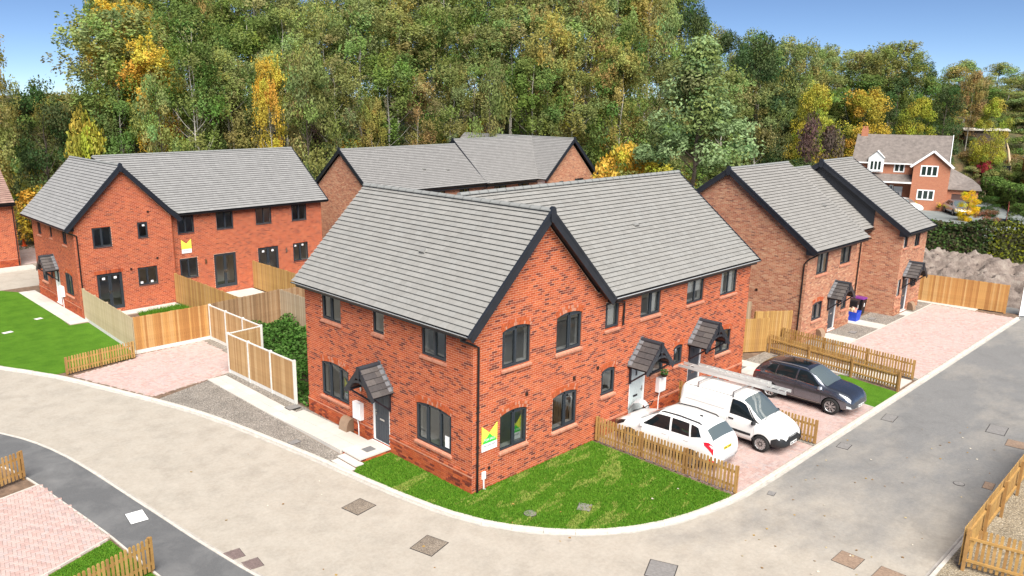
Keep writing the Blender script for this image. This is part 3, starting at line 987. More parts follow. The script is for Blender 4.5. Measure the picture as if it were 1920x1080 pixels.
# ---------- roofs
def roof_slope(house, name, a, b, ridge_pt, lo=None, hi=None, gauge=0.197, tw=0.30, singles=0, cols=GREYT, seed=1, plain_only=False, th=0.052):
    """a, b: eave line ends (3D, left to right seen from outside); ridge_pt: any point on the ridge.
    lo(f), hi(f): s-limits at height fraction f"""
    a, b, rp = Vector(a), Vector(b), Vector(ridge_pt)
    S = (b - a).normalized(); L = (b - a).length
    T = (rp - a); T = T - S * T.dot(S)
    H = T.length; T.normalize()
    Nn = S.cross(T)
    if Nn.z < 0: Nn = -Nn
    lo = lo or (lambda f: 0.0); hi = hi or (lambda f: L)
    P = lambda s, t, h=0.0: a + S * s + T * t + Nn * h
    mb = MB()
    n = 6
    for i in range(n):
        f0, f1 = i / n, (i + 1) / n
        q = [P(lo(f0), f0 * H), P(hi(f0), f0 * H), P(hi(f1), f1 * H), P(lo(f1), f1 * H)]
        mb.face(q); mb.face([p - Nn * 0.09 for p in q][::-1])
    par = mb.build(name, M_DECK if not plain_only else M_TILE, house)
    if plain_only: return par
    r = random.Random(seed)
    rows = int(round(H / gauge)); g = H / rows
    full, rest = [], []
    for k in range(rows):
        t0, t1 = k * g - (0.03 if k == 0 else 0), (k + 1) * g + 0.012
        f0, f1 = max(0, k * g / H), min(1, (k + 1) * g / H)
        l0, l1, h0, h1 = lo(f0), lo(f1), hi(f0), hi(f1)
        s = min(l0, l1) - (tw / 2 if k % 2 else 0)
        while s < max(h0, h1):
            e = s + tw
            x = (max(s, l0), min(e, h0), min(e, h1), max(s, l1))
            if x[1] - x[0] > 0.01 or x[2] - x[3] > 0.01:
                isfull = abs(x[0] - s) < 1e-6 and abs(x[3] - s) < 1e-6 and abs(x[1] - e) < 1e-6 and abs(x[2] - e) < 1e-6 and k > 0
                (full if isfull else rest).append((x, t0, t1))
            s = e
    def tile(mb, x, t0, t1, c, off=None):
        Q = P if off is None else off
        j = 0.0025
        x0, x1, x2, x3 = x[0] + j, max(x[0] + j, x[1] - j), max(x[3] + j, x[2] - j), x[3] + j
        h0 = th + r.uniform(-0.0015, 0.0015)
        A = [Q(x0, t0, h0), Q(x1, t0, h0), Q(x2, t1, 0.008), Q(x3, t1, 0.008)]
        lo_ = [Q(x0, t0 + 0.05, 0.002), Q(x1, t0 + 0.05, 0.002)]
        fl = (A[1] - A[0]).cross(A[3] - A[0]).dot(Nn) < 0
        F = lambda q: mb.face(q[::-1] if fl else q, 0, c)
        F(A); F([lo_[0], lo_[1], A[1], A[0]])
        F([lo_[0], A[0], A[3]]); F([lo_[1], A[2], A[1]])
    if singles:
        off = house.matrix_basis.translation
        full.sort(key=lambda q: (P(q[0][0], q[1]) + off - CAM).length)
        ms = []
        for c in cols:
            m = MB(); x, t0, t1 = full[0]
            o0 = P(x[0], t0)
            tile(m, x, t0, t1, c, lambda s, t, h=0.0: P(s, t, h) - o0)
            ms.append(m.mesh('roof_tile', M_TILE))
        for (x, t0, t1) in full[:singles]:
            link('roof_tile', r.choice(ms), par, P(x[0], t0))
        rest += full[singles:]
    else: rest += full
    mb = MB()
    for (x, t0, t1) in rest:
        f = r.uniform(0.95, 1.05); c = r.choice(cols)
        tile(mb, x, t0, t1, tuple(q * f for q in c))
    mb.build('roof_tiles', M_TILE, par, kind='stuff')
    return par

def ridge(house, a, b, r=0.115, step=0.45, col=(0.30, 0.31, 0.305), singles=True):
    a, b = Vector(a), Vector(b)
    L = (b - a).length; D = (b - a).normalized()
    side = D.cross(Vector((0, 0, 1))).normalized()
    n = max(1, round(L / step)); st = L / n
    def half(mb, o, l, rr, c):
        m = 8
        ring = [(side * (math.cos(math.pi * j / m) * rr) + Vector((0, 0, math.sin(math.pi * j / m) * rr * 0.85))) for j in range(m + 1)]
        for j in range(m): mb.face([o + ring[j], o + ring[j + 1], o + D * l + ring[j + 1], o + D * l + ring[j]], 0, c)
        mb.face([o + q for q in ring][::-1], 0, c); mb.face([o + D * l + q for q in ring], 0, c)
    if singles:
        m = MB(); half(m, Vector((0, 0, 0)), st - 0.022, r, col); half(m, D * (st - 0.05), 0.045, r + 0.012, tuple(q * 0.75 for q in col))
        me = m.mesh('ridge_tile', M_TILE, True)
        for i in range(n): link('ridge_tile', me, house, a + D * (st * i))
    else:
        m = MB()
        for i in range(n): half(m, a + D * (st * i), st - 0.02, r, col)
        m.build('ridge_tiles', M_TILE, house, True)

def barge(house, p0, apex, p1, d, depth=0.24, drop=0.10, cap=True, th=0.035):
    """verge boards up both rakes of a gable; d: outward normal of the gable"""
    d = Vector(d)
    mb = MB()
    for p in (p0, p1):
        if p is None: continue
        p, a = Vector(p), Vector(apex)
        k = (a - p).normalized()
        nrm = k.cross(d)
        if nrm.z < 0: nrm = -nrm
        A = [p - k * 0.1 - nrm * depth, p - k * 0.1 + nrm * 0.05, a + nrm * 0.05 + k * 0.01, a - nrm * depth + k * 0.0]
        B = [q - d * th for q in A]
        A = [q + d * 0.0 for q in A]
        mb.face(A); mb.face(B[::-1])
        for i in range(4): mb.face([B[i], B[(i + 1) % 4], A[(i + 1) % 4], A[i]])
        # dry-verge cap rolled over the tile ends
        A2 = [p - k * 0.1 + nrm * 0.055 + d * 0.012, p - k * 0.1 - nrm * 0.03 + d * 0.012, a - nrm * 0.03 + d * 0.012, a + nrm * 0.055 + d * 0.012]
        C2 = [q - d * 0.075 for q in A2]
        for q in ([A2[0], A2[1], A2[2], A2[3]], [C2[0], A2[0], A2[3], C2[3]]): mb.face(q)
        # soffit strip under the overhang
        S0 = [p - nrm * (depth * 0.55), a - nrm * (depth * 0.55), a - nrm * (depth * 0.55) - d * 0.36, p - nrm * (depth * 0.55) - d * 0.36]
        mb.face(S0)
    o = mb.build('bargeboard', M_BLACK, house)
    if cap:
        a = Vector(apex)
        s = Vector((0, 0, 1)).cross(d).normalized()
        m = MB()
        pts = [(-0.125, -0.06), (-0.10, -0.30), (0.0, -0.36), (0.10, -0.30), (0.125, -0.06), (0.085, 0.11), (0.0, 0.155), (-0.085, 0.11)]
        A = [a + s * u + Vector((0, 0, v)) + d * 0.05 for u, v in pts]; B = [q - d * 0.12 for q in A]
        m.face(A); m.face(B[::-1])
        for i in range(len(A)): m.face([B[i], B[(i + 1) % len(A)], A[(i + 1) % len(A)], A[i]])
        m.build('ridge_end_cap', M_BLACK, house)
    return o

def eaves(house, a, b, n, zs, wet=True, ext=0.0, ext1=None):
    """fascia, soffit and gutter along an eave; a,b tile edge; n outward"""
    a, b, n = Vector(a), Vector(b), Vector(n)
    D = (b - a).normalized()
    mb = MB()
    f0 = a - n * 0.10; f1 = b - n * 0.10
    z0 = zs
    mb.hexa([(f0.x, f0.y, z0), (f1.x, f1.y, z0), *[(q.x, q.y, z0) for q in (f1 - n * 0.03, f0 - n * 0.03)],
             (f0.x, f0.y, a.z - 0.05), (f1.x, f1.y, a.z - 0.05), *[(q.x, q.y, a.z - 0.05) for q in (f1 - n * 0.03, f0 - n * 0.03)]])
    g0, g1 = a - n * 0.5, b - n * 0.5
    mb.face([(f0.x, f0.y, z0 + 0.012), (f1.x, f1.y, z0 + 0.012), (g1.x, g1.y, z0 + 0.012), (g0.x, g0.y, z0 + 0.012)])
    for q, g in ((f0, g0), (f1, g1)):
        mb.face([(q.x, q.y, z0), (g.x, g.y, z0), (g.x, g.y, a.z + 0.3), (q.x, q.y, a.z - 0.05)])
    mb.build('fascia_and_soffit', M_BLACK, house)
    mb = MB()
    m = 8; rr = 0.058
    c0 = a + n * 0.03 + Vector((0, 0, -0.055)) - D * ext; c1 = b + n * 0.03 + Vector((0, 0, -0.055)) + D * (ext if ext1 is None else ext1)
    ring = [n * (math.cos(math.pi + math.pi * j / m) * rr) + Vector((0, 0, math.sin(math.pi + math.pi * j / m) * rr)) for j in range(m + 1)]
    ring2 = [q * 0.88 for q in ring]
    for R in (ring, ring2):
        for j in range(m): mb.face([c0 + R[j], c1 + R[j], c1 + R[j + 1], c0 + R[j + 1]])
    for c in (c0, c1): mb.face([c + q for q in ring])
    L = (b - a).length
    for i in range(int(L / 1.0) + 1):                    # brackets
        c = a + D * min(L - 0.05, 0.3 + i * 1.0) + n * 0.03 + Vector((0, 0, -0.055))
        rg = [q * 1.12 for q in ring]
        for j in range(m): mb.face([c + rg[j], c + D * 0.035 + rg[j], c + D * 0.035 + rg[j + 1], c + rg[j + 1]])
    go = mb.build('gutter', M_GUTTER, house)
    if wet:
        m2 = MB(); h = Vector((0, 0, -0.008))
        m2.face([c0 + n * 0.05 + h, c1 + n * 0.05 + h, c1 - n * 0.05 + h, c0 - n * 0.05 + h]); m2.build('standing_water_sheen', M_WATER_SHEEN, go)  # water strip whose pale colour paints in the reflected sky

def downpipe(house, pts, r=0.036):
    mb = MB(); mb.tube(pts, r, 10)
    z = pts[-1][2]
    p = Vector(pts[-1])
    for h in (0.3, 1.6, 2.9):
        if z + h < pts[-2][2]: mb.lathe([(0.001, -0.03), (r + 0.012, -0.03), (r + 0.012, 0.03), (0.001, 0.03)], 10, 0, (p.x, p.y, z + h))
    return mb.build('downpipe', M_GUTTER, house, True)

M_CTILE = attr_mat('canopy_tiles', 0.7, vary=0.25, scale=10, bmp=0.2)
M_LEAD = plain('lead_flashing', (0.17, 0.175, 0.185), 0.5, vary=0.15, scale=8)
def canopy(house, w, uc, zap, half=0.74, drop=0.86, proj=0.92, name='door_canopy'):
    """little pitched tiled porch on gallows brackets"""
    V3 = lambda u, d, z: w.P(uc + u, z, d)
    mb = MB()
    ze = zap - drop
    for s in (-1, 1):                                    # boarded underside
        q = [V3(0, 0, zap - 0.06), V3(0, proj - 0.05, zap - 0.06), V3(s * half, proj - 0.05, ze - 0.06), V3(s * half, 0, ze - 0.06)]
        mb.face(q if s > 0 else q[::-1])
    co = mb.build(name, M_BLACK, house)
    r = random.Random(int(uc * 10))
    tm = MB(); rows = 5
    sl = math.hypot(half, drop)
    for s in (-1, 1):
        up = Vector((-s * half, 0, drop)).normalized()    # in (u, d, z)
        nr = Vector((s * drop, 0, half)).normalized()
        for k in range(rows):
            t0, t1 = sl * k / rows - 0.02, sl * (k + 1) / rows + 0.01
            for (d0, d1) in ((0.0, 0.36), (0.36, proj)) if k % 2 else ((0.0, 0.5), (0.5, proj)):
                c = r.choice([(0.075, 0.068, 0.066), (0.09, 0.082, 0.078), (0.065, 0.06, 0.06), (0.10, 0.09, 0.085)])
                def Q(t, d, h):
                    p = Vector((s * half, 0, ze)) + up * t + nr * h
                    return V3(p.x, d, p.z)
                A = [Q(t0, d0 + 0.003, 0.05), Q(t0, d1 - 0.003, 0.05), Q(t1, d1 - 0.003, 0.012), Q(t1, d0 + 0.003, 0.012)]
                Lq = [Q(t0, d0 + 0.003, 0.0), Q(t0, d1 - 0.003, 0.0)]
                F = lambda q: tm.face(q if s < 0 else q[::-1], 0, c)
                F(A[::-1]); F([Lq[0], Lq[1], A[1], A[0]][::-1]); F([Lq[1], A[2], A[1]]); F([Lq[0], A[0], A[3]])
    tm.build('canopy_tiles', M_CTILE, co)
    rt = MB()
    a, b = V3(0, 0.0, zap + 0.0), V3(0, proj, zap + 0.0)
    rt.tube([a, b], 0.085, 10); rt.build('canopy_ridge', M_FRAME, co, True)
    lm = MB()                                            # stepped flashing against the wall
    for s in (-1, 1):
        nst = 9
        for k in range(nst):
            f0, f1 = k / nst, (k + 1) / nst
            u0, u1 = s * half * (1 - f0), s * half * (1 - f1)
            z0 = ze + drop * f0
            w.box(lm, min(uc + u0, uc + u1), max(uc + u0, uc + u1), z0 + 0.03, z0 + drop / nst + 0.10, -0.005, 0.022)
            p0, p1 = V3(u0, 0.02, z0 + 0.062), V3(u1, 0.02, z0 + drop / nst + 0.062)
            p2, p3 = V3(u1, 0.17, z0 + drop / nst + 0.062), V3(u0, 0.17, z0 + 0.062)
            lm.face([p0, p1, p2, p3] if s > 0 else [p3, p2, p1, p0])
    lm.build('lead_flashing', M_LEAD, co)
    bm_ = MB()                                           # bargeboards, tie, arched brace, wall posts and struts
    for s in (-1, 1):
        bm_.bar(V3(s * (half + 0.07), proj - 0.02, ze - 0.13), V3(0, proj - 0.02, zap - 0.06), 0.04, 0.17, 0, (0, 0, 1))
        uw = s * (half - 0.16)
        bm_.bar(V3(uw, 0.04, ze - 0.72), V3(uw, 0.04, ze + 0.06), 0.07, 0.07)
        bm_.bar(V3(uw, 0.02, ze - 0.02), V3(uw, proj - 0.06, ze - 0.02), 0.06, 0.07)
        bm_.bar(V3(uw, 0.05, ze - 0.66), V3(uw, proj - 0.1, ze - 0.05), 0.055, 0.06)
    n = 10
    ra = half - 0.18
    pts = [V3(ra * math.cos(math.pi * i / n), proj - 0.03, ze - 0.06 + 0.46 * math.sin(math.pi * i / n)) for i in range(n + 1)]
    for p, q in zip(pts, pts[1:]): bm_.bar(p, q, 0.05, 0.085)
    bm_.bar(V3(0, proj - 0.03, ze + 0.38), V3(0, proj - 0.03, zap - 0.08), 0.06, 0.06)
    bm_.bar(V3(0, proj + 0.01, zap - 0.34), V3(0, proj + 0.01, zap + 0.06), 0.16, 0.03, 0, w.N)
    bm_.build('gallows_bracket', M_BLACK, co)
    return co

def meter_box(house, w, u, z0, z1, wd=0.46):
    mb = MB(); w.box(mb, u, u + wd, z0, z1, 0.0, 0.17)
    o = mb.build('meter_box', M_WHITE, house)
    m = MB(); w.box(m, u + 0.03, u + wd - 0.03, z0 + 0.03, z1 - 0.03, 0.17, 0.18); m.build('meter_box_door', M_WHITE, o)
    m = MB(); m.tube([w.P(u + wd * 0.45, z0, 0.10), w.P(u + wd * 0.40, z0 - 0.14, 0.07), w.P(u + wd * 0.40, z0 - 0.25, 0.05), w.P(u + wd * 0.40, 0.0, 0.05)], 0.022, 8); m.build('supply_pipe', M_WHITE, o, True)
    return o

def vent(house, w, u, z, s=0.11):
    mb = MB(); w.box(mb, u - s / 2, u + s / 2, z - s / 2, z + s / 2, 0.0, 0.03)
    for k in range(3): w.box(mb, u - s / 2, u + s / 2, z - s / 2 + s * (k + 0.1) / 3, z - s / 2 + s * (k + 0.5) / 3, 0.03, 0.045)
    return mb.build('air_vent', M_VENT, house)

def roof_vent(house, p, S, Nn):
    p, S, Nn = Vector(p), Vector(S), Vector(Nn)
    T = Nn.cross(S)
    mb = MB()
    mb.hexa([p, p + S * 0.25, p + S * 0.25 + T * 0.2, p + T * 0.2, p + Nn * 0.10, p + S * 0.25 + Nn * 0.10, p + S * 0.22 + T * 0.2 + Nn * 0.03, p + S * 0.03 + T * 0.2 + Nn * 0.03], 0, (0.3, 0.3, 0.29))
    return mb.build('roof_vent', M_TILE, house)

def rooms(house, x0, x1, y0, y1, levels, walls=()):
    """floors, ceilings and a few partitions so that windows look into rooms"""
    mb = MB()
    for z in levels:
        mb.face([(x0, y0, z), (x1, y0, z), (x1, y1, z), (x0, y1, z)], 1)
        if z > 1: mb.face([(x0, y0, z - 0.25), (x0, y1, z - 0.25), (x1, y1, z - 0.25), (x1, y0, z - 0.25)], 0)
    for (a, b, c, d) in walls:
        mb.box(min(a, c) - 0.05, max(a, c) + 0.05, min(b, d) - 0.05, max(b, d) + 0.05, levels[0], levels[-1], 0)
    return mb.build('interior', [M_PLASTER, M_FLOORIN], house)

def brick_tex_mat(name, c1, c2, mo):
    m, t, b, o = node_mat(name)
    tc = t.nodes.new('ShaderNodeTexCoord')
    bt = t.nodes.new('ShaderNodeTexBrick')
    mp = t.nodes.new('ShaderNodeMapping'); mp.inputs['Rotation'].default_value = (math.radians(90), 0, 0)
    sx = t.nodes.new('ShaderNodeSeparateXYZ'); t.links.new(tc.outputs['Object'], sx.inputs[0])
    ad = t.nodes.new('ShaderNodeMath'); t.links.new(sx.outputs[0], ad.inputs[0]); t.links.new(sx.outputs[1], ad.inputs[1])
    cb = t.nodes.new('ShaderNodeCombineXYZ'); t.links.new(ad.outputs[0], cb.inputs[0]); t.links.new(sx.outputs[2], cb.inputs[1])
    t.links.new(cb.outputs[0], bt.inputs['Vector'])
    bt.inputs['Scale'].default_value = 1.0
    bt.inputs['Brick Width'].default_value = 0.225; bt.inputs['Row Height'].default_value = 0.075; bt.inputs['Mortar Size'].default_value = 0.006
    bt.inputs['Color1'].default_value = (*c1, 1); bt.inputs['Color2'].default_value = (*c2, 1); bt.inputs['Mortar'].default_value = (*mo, 1)
    t.links.new(bt.outputs['Color'], b.inputs['Base Color'])
    b.inputs['Roughness'].default_value = 0.9
    return m
M_BT_RED = brick_tex_mat('brick_red_far', (0.46, 0.13, 0.055), (0.36, 0.09, 0.045), (0.5, 0.34, 0.25))
M_BT_OLD = brick_tex_mat('brick_orange_far', (0.44, 0.165, 0.085), (0.38, 0.13, 0.07), (0.42, 0.25, 0.17))

def blank_wall(house, O, U, L, prof, mat, zb=-0.1, name='wall'):
    w = Wall(O, U, L, prof, zb)
    mb = MB(); wall_sheet(mb, w, 0.0); wall_sheet(mb, w, -0.28, 1, True)
    mb.build(name, [mat, M_PLASTER], house)
    return w

# ---------------------------------------------------------------- the corner house
H1 = thing('brick_house', (0, 0, 0), 'large red brick corner house with grey tiled roof on the front lawn', 'house')
LA, LB, GB = 9.3, 16.65, 5.96
RX, RZ, EZ, ST = 2.98, 8.64, 5.32, 5.08          # main ridge x and height, eave height, soffit
WY, WZ, WX = 4.0, 8.72, 16.78                    # wing ridge y and height, wing roof end
A = Wall((0, LA), (0, -1), LA, [(0, 5.5), (LA, 5.5)])
ya = lambda a, b: (LA - b, LA - a)
window(H1, A, *ya(6.56, 8.33), 1.0, 2.30, 3, 0.12)
window(H1, A, *ya(0.97, 2.70), 0.98, 2.28, 3, 0.12, extras=[('sticker', LA - 1.33, LA - 1.10, 1.12, 1.52)])
window(H1, A, *ya(6.93, 8.14), 4.03, 5.06, 2, opener=[0])
window(H1, A, *ya(4.38, 5.0), 4.19, 5.06, 1, opener=[])
window(H1, A, *ya(1.21, 2.40), 4.02, 5.06, 2, opener=[1])
door(H1, A, *ya(4.15, 5.12), 0.17, 2.12, M_DOOR, handle=-1)
brick_wall(H1, A, RED, M_MORTAR, [(-0.03, LA + 0.03, 0.6)], 150, 11)
canopy(H1, A, LA - 4.66, 3.12)
meter_box(H1, A, LA - 6.12, 0.72, 1.36)
lamp = MB(); A.box(lamp, LA - 5.75, LA - 5.67, 1.83, 1.99, 0.0, 0.09); lamp.build('wall_lamp', M_CHROME, H1)

B = Wall((0, 0), (1, 0), LB, [(0, 5.5), (RX, 8.42), (GB, 5.5), (LB, 5.5)], -0.16)
window(H1, B, 1.2, 2.45, 1.05, 2.24, 2, 0.12, opener=[1])
window(H1, B, 3.73, 5.0, 0.98, 2.20, 2, 0.12, opener=[1])
window(H1, B, 1.24, 2.52, 3.81, 5.02, 2, 0.12, opener=[0])
window(H1, B, 3.80, 5.10, 3.77, 4.99, 2, 0.12, opener=[1])
window(H1, B, 6.37, 7.16, 1.60, 2.52, 1, 0.10)
window(H1, B, 6.42, 7.21, 4.08, 5.06, 1, extras=[('curtain', 6.8, 7.15, 4.1, 4.9)])
window(H1, B, 8.55, 9.80, 4.12, 5.06, 2, opener=[1], extras=[('curtain', 9.25, 9.75, 4.15, 4.9)])
window(H1, B, 11.65, 12.87, 4.10, 5.06, 2, opener=[], extras=[('blind', 11.68, 12.84, 4.5, 4.92)])
window(H1, B, 14.22, 15.50, 4.02, 5.06, 2, opener=[], extras=[('curtain', 14.28, 14.75, 4.05, 4.92), ('curtain', 15.0, 15.45, 4.05, 4.92)])
door(H1, B, 8.1, 9.12, 0.2, 2.33, M_DOORG, handle=1)
window(H1, B, 9.42, 10.30, 1.66, 2.45, 1, 0.10)
window(H1, B, 11.0, 11.62, 1.70, 2.44, 1, 0.09, extras=[('blind', 11.1, 11.45, 2.1, 2.4)])
door(H1, B, 12.13, 13.1, 0.2, 2.33, M_DOOR, handle=1)
window(H1, B, 14.2, 15.42, 1.43, 2.36, 2, 0.11, opener=[0])
brick_wall(H1, B, RED, M_MORTAR, [(6.28, LB + 0.03, 0.6)], 150, 12)
canopy(H1, B, 8.72, 3.28, 0.80, 0.88, 0.92)
canopy(H1, B, 12.78, 3.28, 0.80, 0.88, 0.92)
meter_box(H1, B, 9.86, 0.9, 1.5)
for u, z in ((2.4, 2.72), (4.8, 2.68), (6.1, 2.75)): vent(H1, B, u, z)
vent(H1, B, 0.72, 0.66, 0.09)
m = MB(); B.box(m, 0.40, 0.55, 0.36, 0.60, 0.0, 0.06); m.tube([B.P(0.47, 0.36, 0.035), B.P(0.47, 0.02, 0.035), B.P(0.55, -0.03, 0.06)], 0.028, 8); m.build('supply_pipe', M_WHITE, H1, True)
blank_wall(H1, (LB, 0), (0, 1), 8.0, [(0, 5.5), (4.0, 8.5), (8.0, 5.5)], M_BT_RED)
blank_wall(H1, (LB, 8.0), (-1, 0), LB - 5.9, [(0, 5.5), (LB - 5.9, 5.5)], M_BT_RED)
blank_wall(H1, (GB, LA), (-1, 0), GB, [(0, 5.5), (RX, 8.42), (GB, 5.5)], M_BT_RED)
blank_wall(H1, (GB, 8.0), (0, 1), LA - 8.0, [(0, 5.5), (LA - 8.0, 5.5)], M_BT_RED)
rooms(H1, 0.3, 16.3, 0.3, 7.7, [0.12, 2.85, 5.25], [(0.3, 3.2, 3.0, 3.2), (0.3, 5.6, 3.0, 5.6), (3.1, 0.3, 3.1, 7.7), (6.2, 0.3, 6.2, 7.7), (10.6, 0.3, 10.6, 7.7), (3.2, 4.2, 16.3, 4.2), (13.4, 0.3, 13.4, 4.2)])
HW = math.hypot(RX + 0.46, RZ - EZ)
roof_slope(H1, 'roof_west', (-0.46, LA + 0.09, EZ), (-0.46, -0.38, EZ), (RX, 0, RZ), singles=150, seed=21)
valley = lambda f: 6.42 - (6.42 - RX) * f
roof_slope(H1, 'roof_south', (6.42, -0.25, EZ), (WX, -0.25, EZ), (8, WY, WZ), lo=lambda f: (RX - 6.42) * min(1, f / 0.977), singles=150, seed=22)
roof_slope(H1, 'roof_east', (6.42, -0.38, EZ), (6.42, LA + 0.09, EZ), (RX, 0, RZ), hi=lambda f: 0.13 + 4.2 * f, seed=23)
roof_slope(H1, 'roof_north', (WX, 8.25, EZ), (6.42, 8.25, EZ), (8, WY, WZ), hi=lambda f: WX - 6.42 + (6.42 - RX) * f, plain_only=True)
roof_slope(H1, 'roof_east', (6.42, 8.25, EZ), (6.42, LA + 0.09, EZ), (RX, 0, RZ), lo=lambda f: -4.25 * f, plain_only=True)
ridge(H1, (RX, -0.36, RZ + 0.01), (RX, LA + 0.05, RZ + 0.01))
ridge(H1, (RX + 0.1, WY, WZ + 0.01), (WX - 0.02, WY, WZ + 0.01))
barge(H1, (-0.46, -0.38, EZ), (RX, -0.38, RZ), (6.42, -0.38, EZ), (0, -1, 0))
barge(H1, (WX + 0.01, -0.25, EZ), (WX + 0.01, WY, WZ), (WX + 0.01, 8.25, EZ), (1, 0, 0), depth=0.12, cap=False)
eaves(H1, (-0.46, LA + 0.05, EZ), (-0.46, -0.02, EZ), (-1, 0, 0), ST, ext=0.06, ext1=0.37)
eaves(H1, (6.5, -0.30, EZ), (WX, -0.30, EZ), (0, -1, 0), ST, ext=0.03)
downpipe(H1, [(-0.42, 0.1, EZ - 0.13), (-0.42, 0.1, EZ - 0.25), (0.0, -0.07, 4.86), (0.16, -0.07, 4.78), (0.16, -0.07, -0.05)])
downpipe(H1, [(6.6, -0.33, EZ - 0.12), (6.6, -0.3, 5.12), (7.42, -0.07, 4.95), (7.42, -0.06, 4.1)])
roof_vent(H1, (1.2, 3.9, EZ + (1.2 + 0.46) * 0.965 + 0.035), (0, -1, 0), (-0.695, 0, 0.72))
roof_vent(H1, (10.6, 1.9, EZ + 2.15 * 0.8 + 0.05), (1, 0, 0), (0, -0.62, 0.78))

# ---------------------------------------------------------------- the house behind the gardens
G2 = [(0.34, 0.34, 0.34), (0.355, 0.355, 0.355), (0.33, 0.33, 0.33)]
H2 = thing('brick_house', (-2.0, 29.4, 0), 'L shaped red brick house with french doors behind the fenced gardens', 'house')
l2 = Wall((0, 7.7), (0, -1), 7.7, [(0, 5.2), (7.7, 5.2)])
yb = lambda a, b: (29.4 + 7.7 - b, 29.4 + 7.7 - a)
window(H2, l2, *yb(30.45, 31.75), 1.0, 2.18, 3, 0.1)
window(H2, l2, *yb(35.1, 36.15), 1.06, 2.3, 2, 0.1)
window(H2, l2, *yb(30.7, 31.4), 3.92, 4.84, 2, opener=[])
window(H2, l2, *yb(33.25, 33.65), 4.02, 4.84, 1, opener=[])
window(H2, l2, *yb(35.35, 36.0), 3.93, 4.84, 2, opener=[])
door(H2, l2, *yb(32.75, 33.68), 0.15, 2.1, M_WHITE, handle=1)
brick_wall(H2, l2, RED2, M_MORTAR, [(-0.03, 7.73, 0.6)], 0, 31)
canopy(H2, l2, 29.4 + 7.7 - 33.5, 2.95, 0.75, 0.75, 0.8)
meter_box(H2, l2, 29.4 + 7.7 - 32.6, 0.7, 1.3)
g2 = Wall((0, 0), (1, 0), 5.5, [(0, 5.2), (2.75, 8.1), (5.5, 5.2)])
french_doors(H2, g2, 0.97, 2.37, 0.2, 2.3)
window(H2, g2, 3.27, 4.42, 1.32, 2.38, 2, sill='metal', extras=[('sticker', 3.4, 3.55, 1.42, 1.54), ('sticker', 4.0, 4.15, 1.42, 1.54)])
window(H2, g2, 0.97, 2.0, 3.82, 4.95, 2, sill='metal', opener=[0])
window(H2, g2, 3.48, 4.07, 4.1, 5.0, 1, sill='metal', extras=[('sticker', 3.78, 3.92, 4.75, 4.86)])
brick_wall(H2, g2, RED2, M_MORTAR, (), 0, 32)
soldier(H2, g2, 0.97, 2.37, 2.3)
for u, z in ((4.15, 5.57), (4.47, 2.82), (2.9, 2.38)): vent(H2, g2, u, z)
k2 = Wall((5.5, 0.3), (1, 0), 10.55, [(0, 5.3), (10.55, 5.3)])
xk = lambda a, b: (a + 2 - 5.5, b + 2 - 5.5)
window(H2, k2, *xk(3.96, 5.0), 4.0, 5.12, 2, sill='metal')
window(H2, k2, *xk(6.44, 7.57), 4.02, 5.12, 2, sill='metal', opener=[1])
window(H2, k2, *xk(9.13, 10.26), 4.06, 5.12, 2, sill='metal', opener=[])
window(H2, k2, *xk(11.75, 12.89), 4.04, 5.12, 2, sill='metal')
window(H2, k2, *xk(3.93, 5.05), 1.28, 2.5, 2, sill='metal')
french_doors(H2, k2, *xk(6.12, 7.6), 0.35, 2.5, False)
french_doors(H2, k2, *xk(9.16, 10.64), 0.35, 2.55)
window(H2, k2, *xk(11.75, 12.9), 1.3, 2.55, 2, sill='metal', extras=[('sticker', 8.4, 8.54, 2.3, 2.42), ('sticker', 8.95, 9.09, 2.3, 2.42)])
brick_wall(H2, k2, RED2, M_MORTAR, (), 0, 33)
for u in (5.55, 11.2):
    m = MB(); x = u + 2 - 5.5; k2.box(m, x - 0.05, x + 0.05, 2.05, 2.3, 0, 0.1); m.build('wall_lamp', M_CHROME, H2)
blank_wall(H2, (5.5, 0.0), (0, 1), 0.3, [(0, 5.3), (0.3, 5.3)], M_BT_RED)
blank_wall(H2, (16.05, 0.3), (0, 1), 8.0, [(0, 5.3), (4.0, 8.3), (8.0, 5.3)], M_BT_RED)
blank_wall(H2, (16.05, 8.3), (-1, 0), 10.5, [(0, 5.3), (10.5, 5.3)], M_BT_RED)
blank_wall(H2, (5.5, 7.7), (-1, 0), 5.5, [(0, 5.2), (2.75, 8.1), (5.5, 5.2)], M_BT_RED)
rooms(H2, 0.3, 15.7, 0.6, 7.4, [0.12, 2.75, 5.2], [(5.4, 0.6, 5.4, 7.4), (10.4, 0.6, 10.4, 7.4), (0.3, 3.0, 15.7, 3.0)])
roof_slope(H2, 'roof_west', (-0.45, 8.1, 5.03), (-0.45, -0.3, 5.03), (2.75, 0, 8.28), seed=34, cols=G2)
roof_slope(H2, 'roof_south', (5.95, 0.0, 5.28), (16.4, 0.0, 5.28), (8, 4.3, 8.5), lo=lambda f: -3.2 * f, seed=35, cols=G2)
roof_slope(H2, 'roof_east', (5.95, -0.3, 5.03), (5.95, 8.1, 5.03), (2.75, 0, 8.28), hi=lambda f: 0.3 + 4.2 * f, seed=36)
roof_slope(H2, 'roof_north', (16.4, 8.6, 5.28), (5.95, 8.6, 5.28), (8, 4.3, 8.5), hi=lambda f: 10.45 + 3.2 * f, plain_only=True)
ridge(H2, (2.75, -0.28, 8.29), (2.75, 8.05, 8.29), 0.09, singles=False)
ridge(H2, (2.85, 4.3, 8.51), (16.38, 4.3, 8.51), 0.09, singles=False)
barge(H2, (-0.45, -0.3, 5.03), (2.75, -0.3, 8.28), (5.95, -0.3, 5.03), (0, -1, 0), depth=0.2)
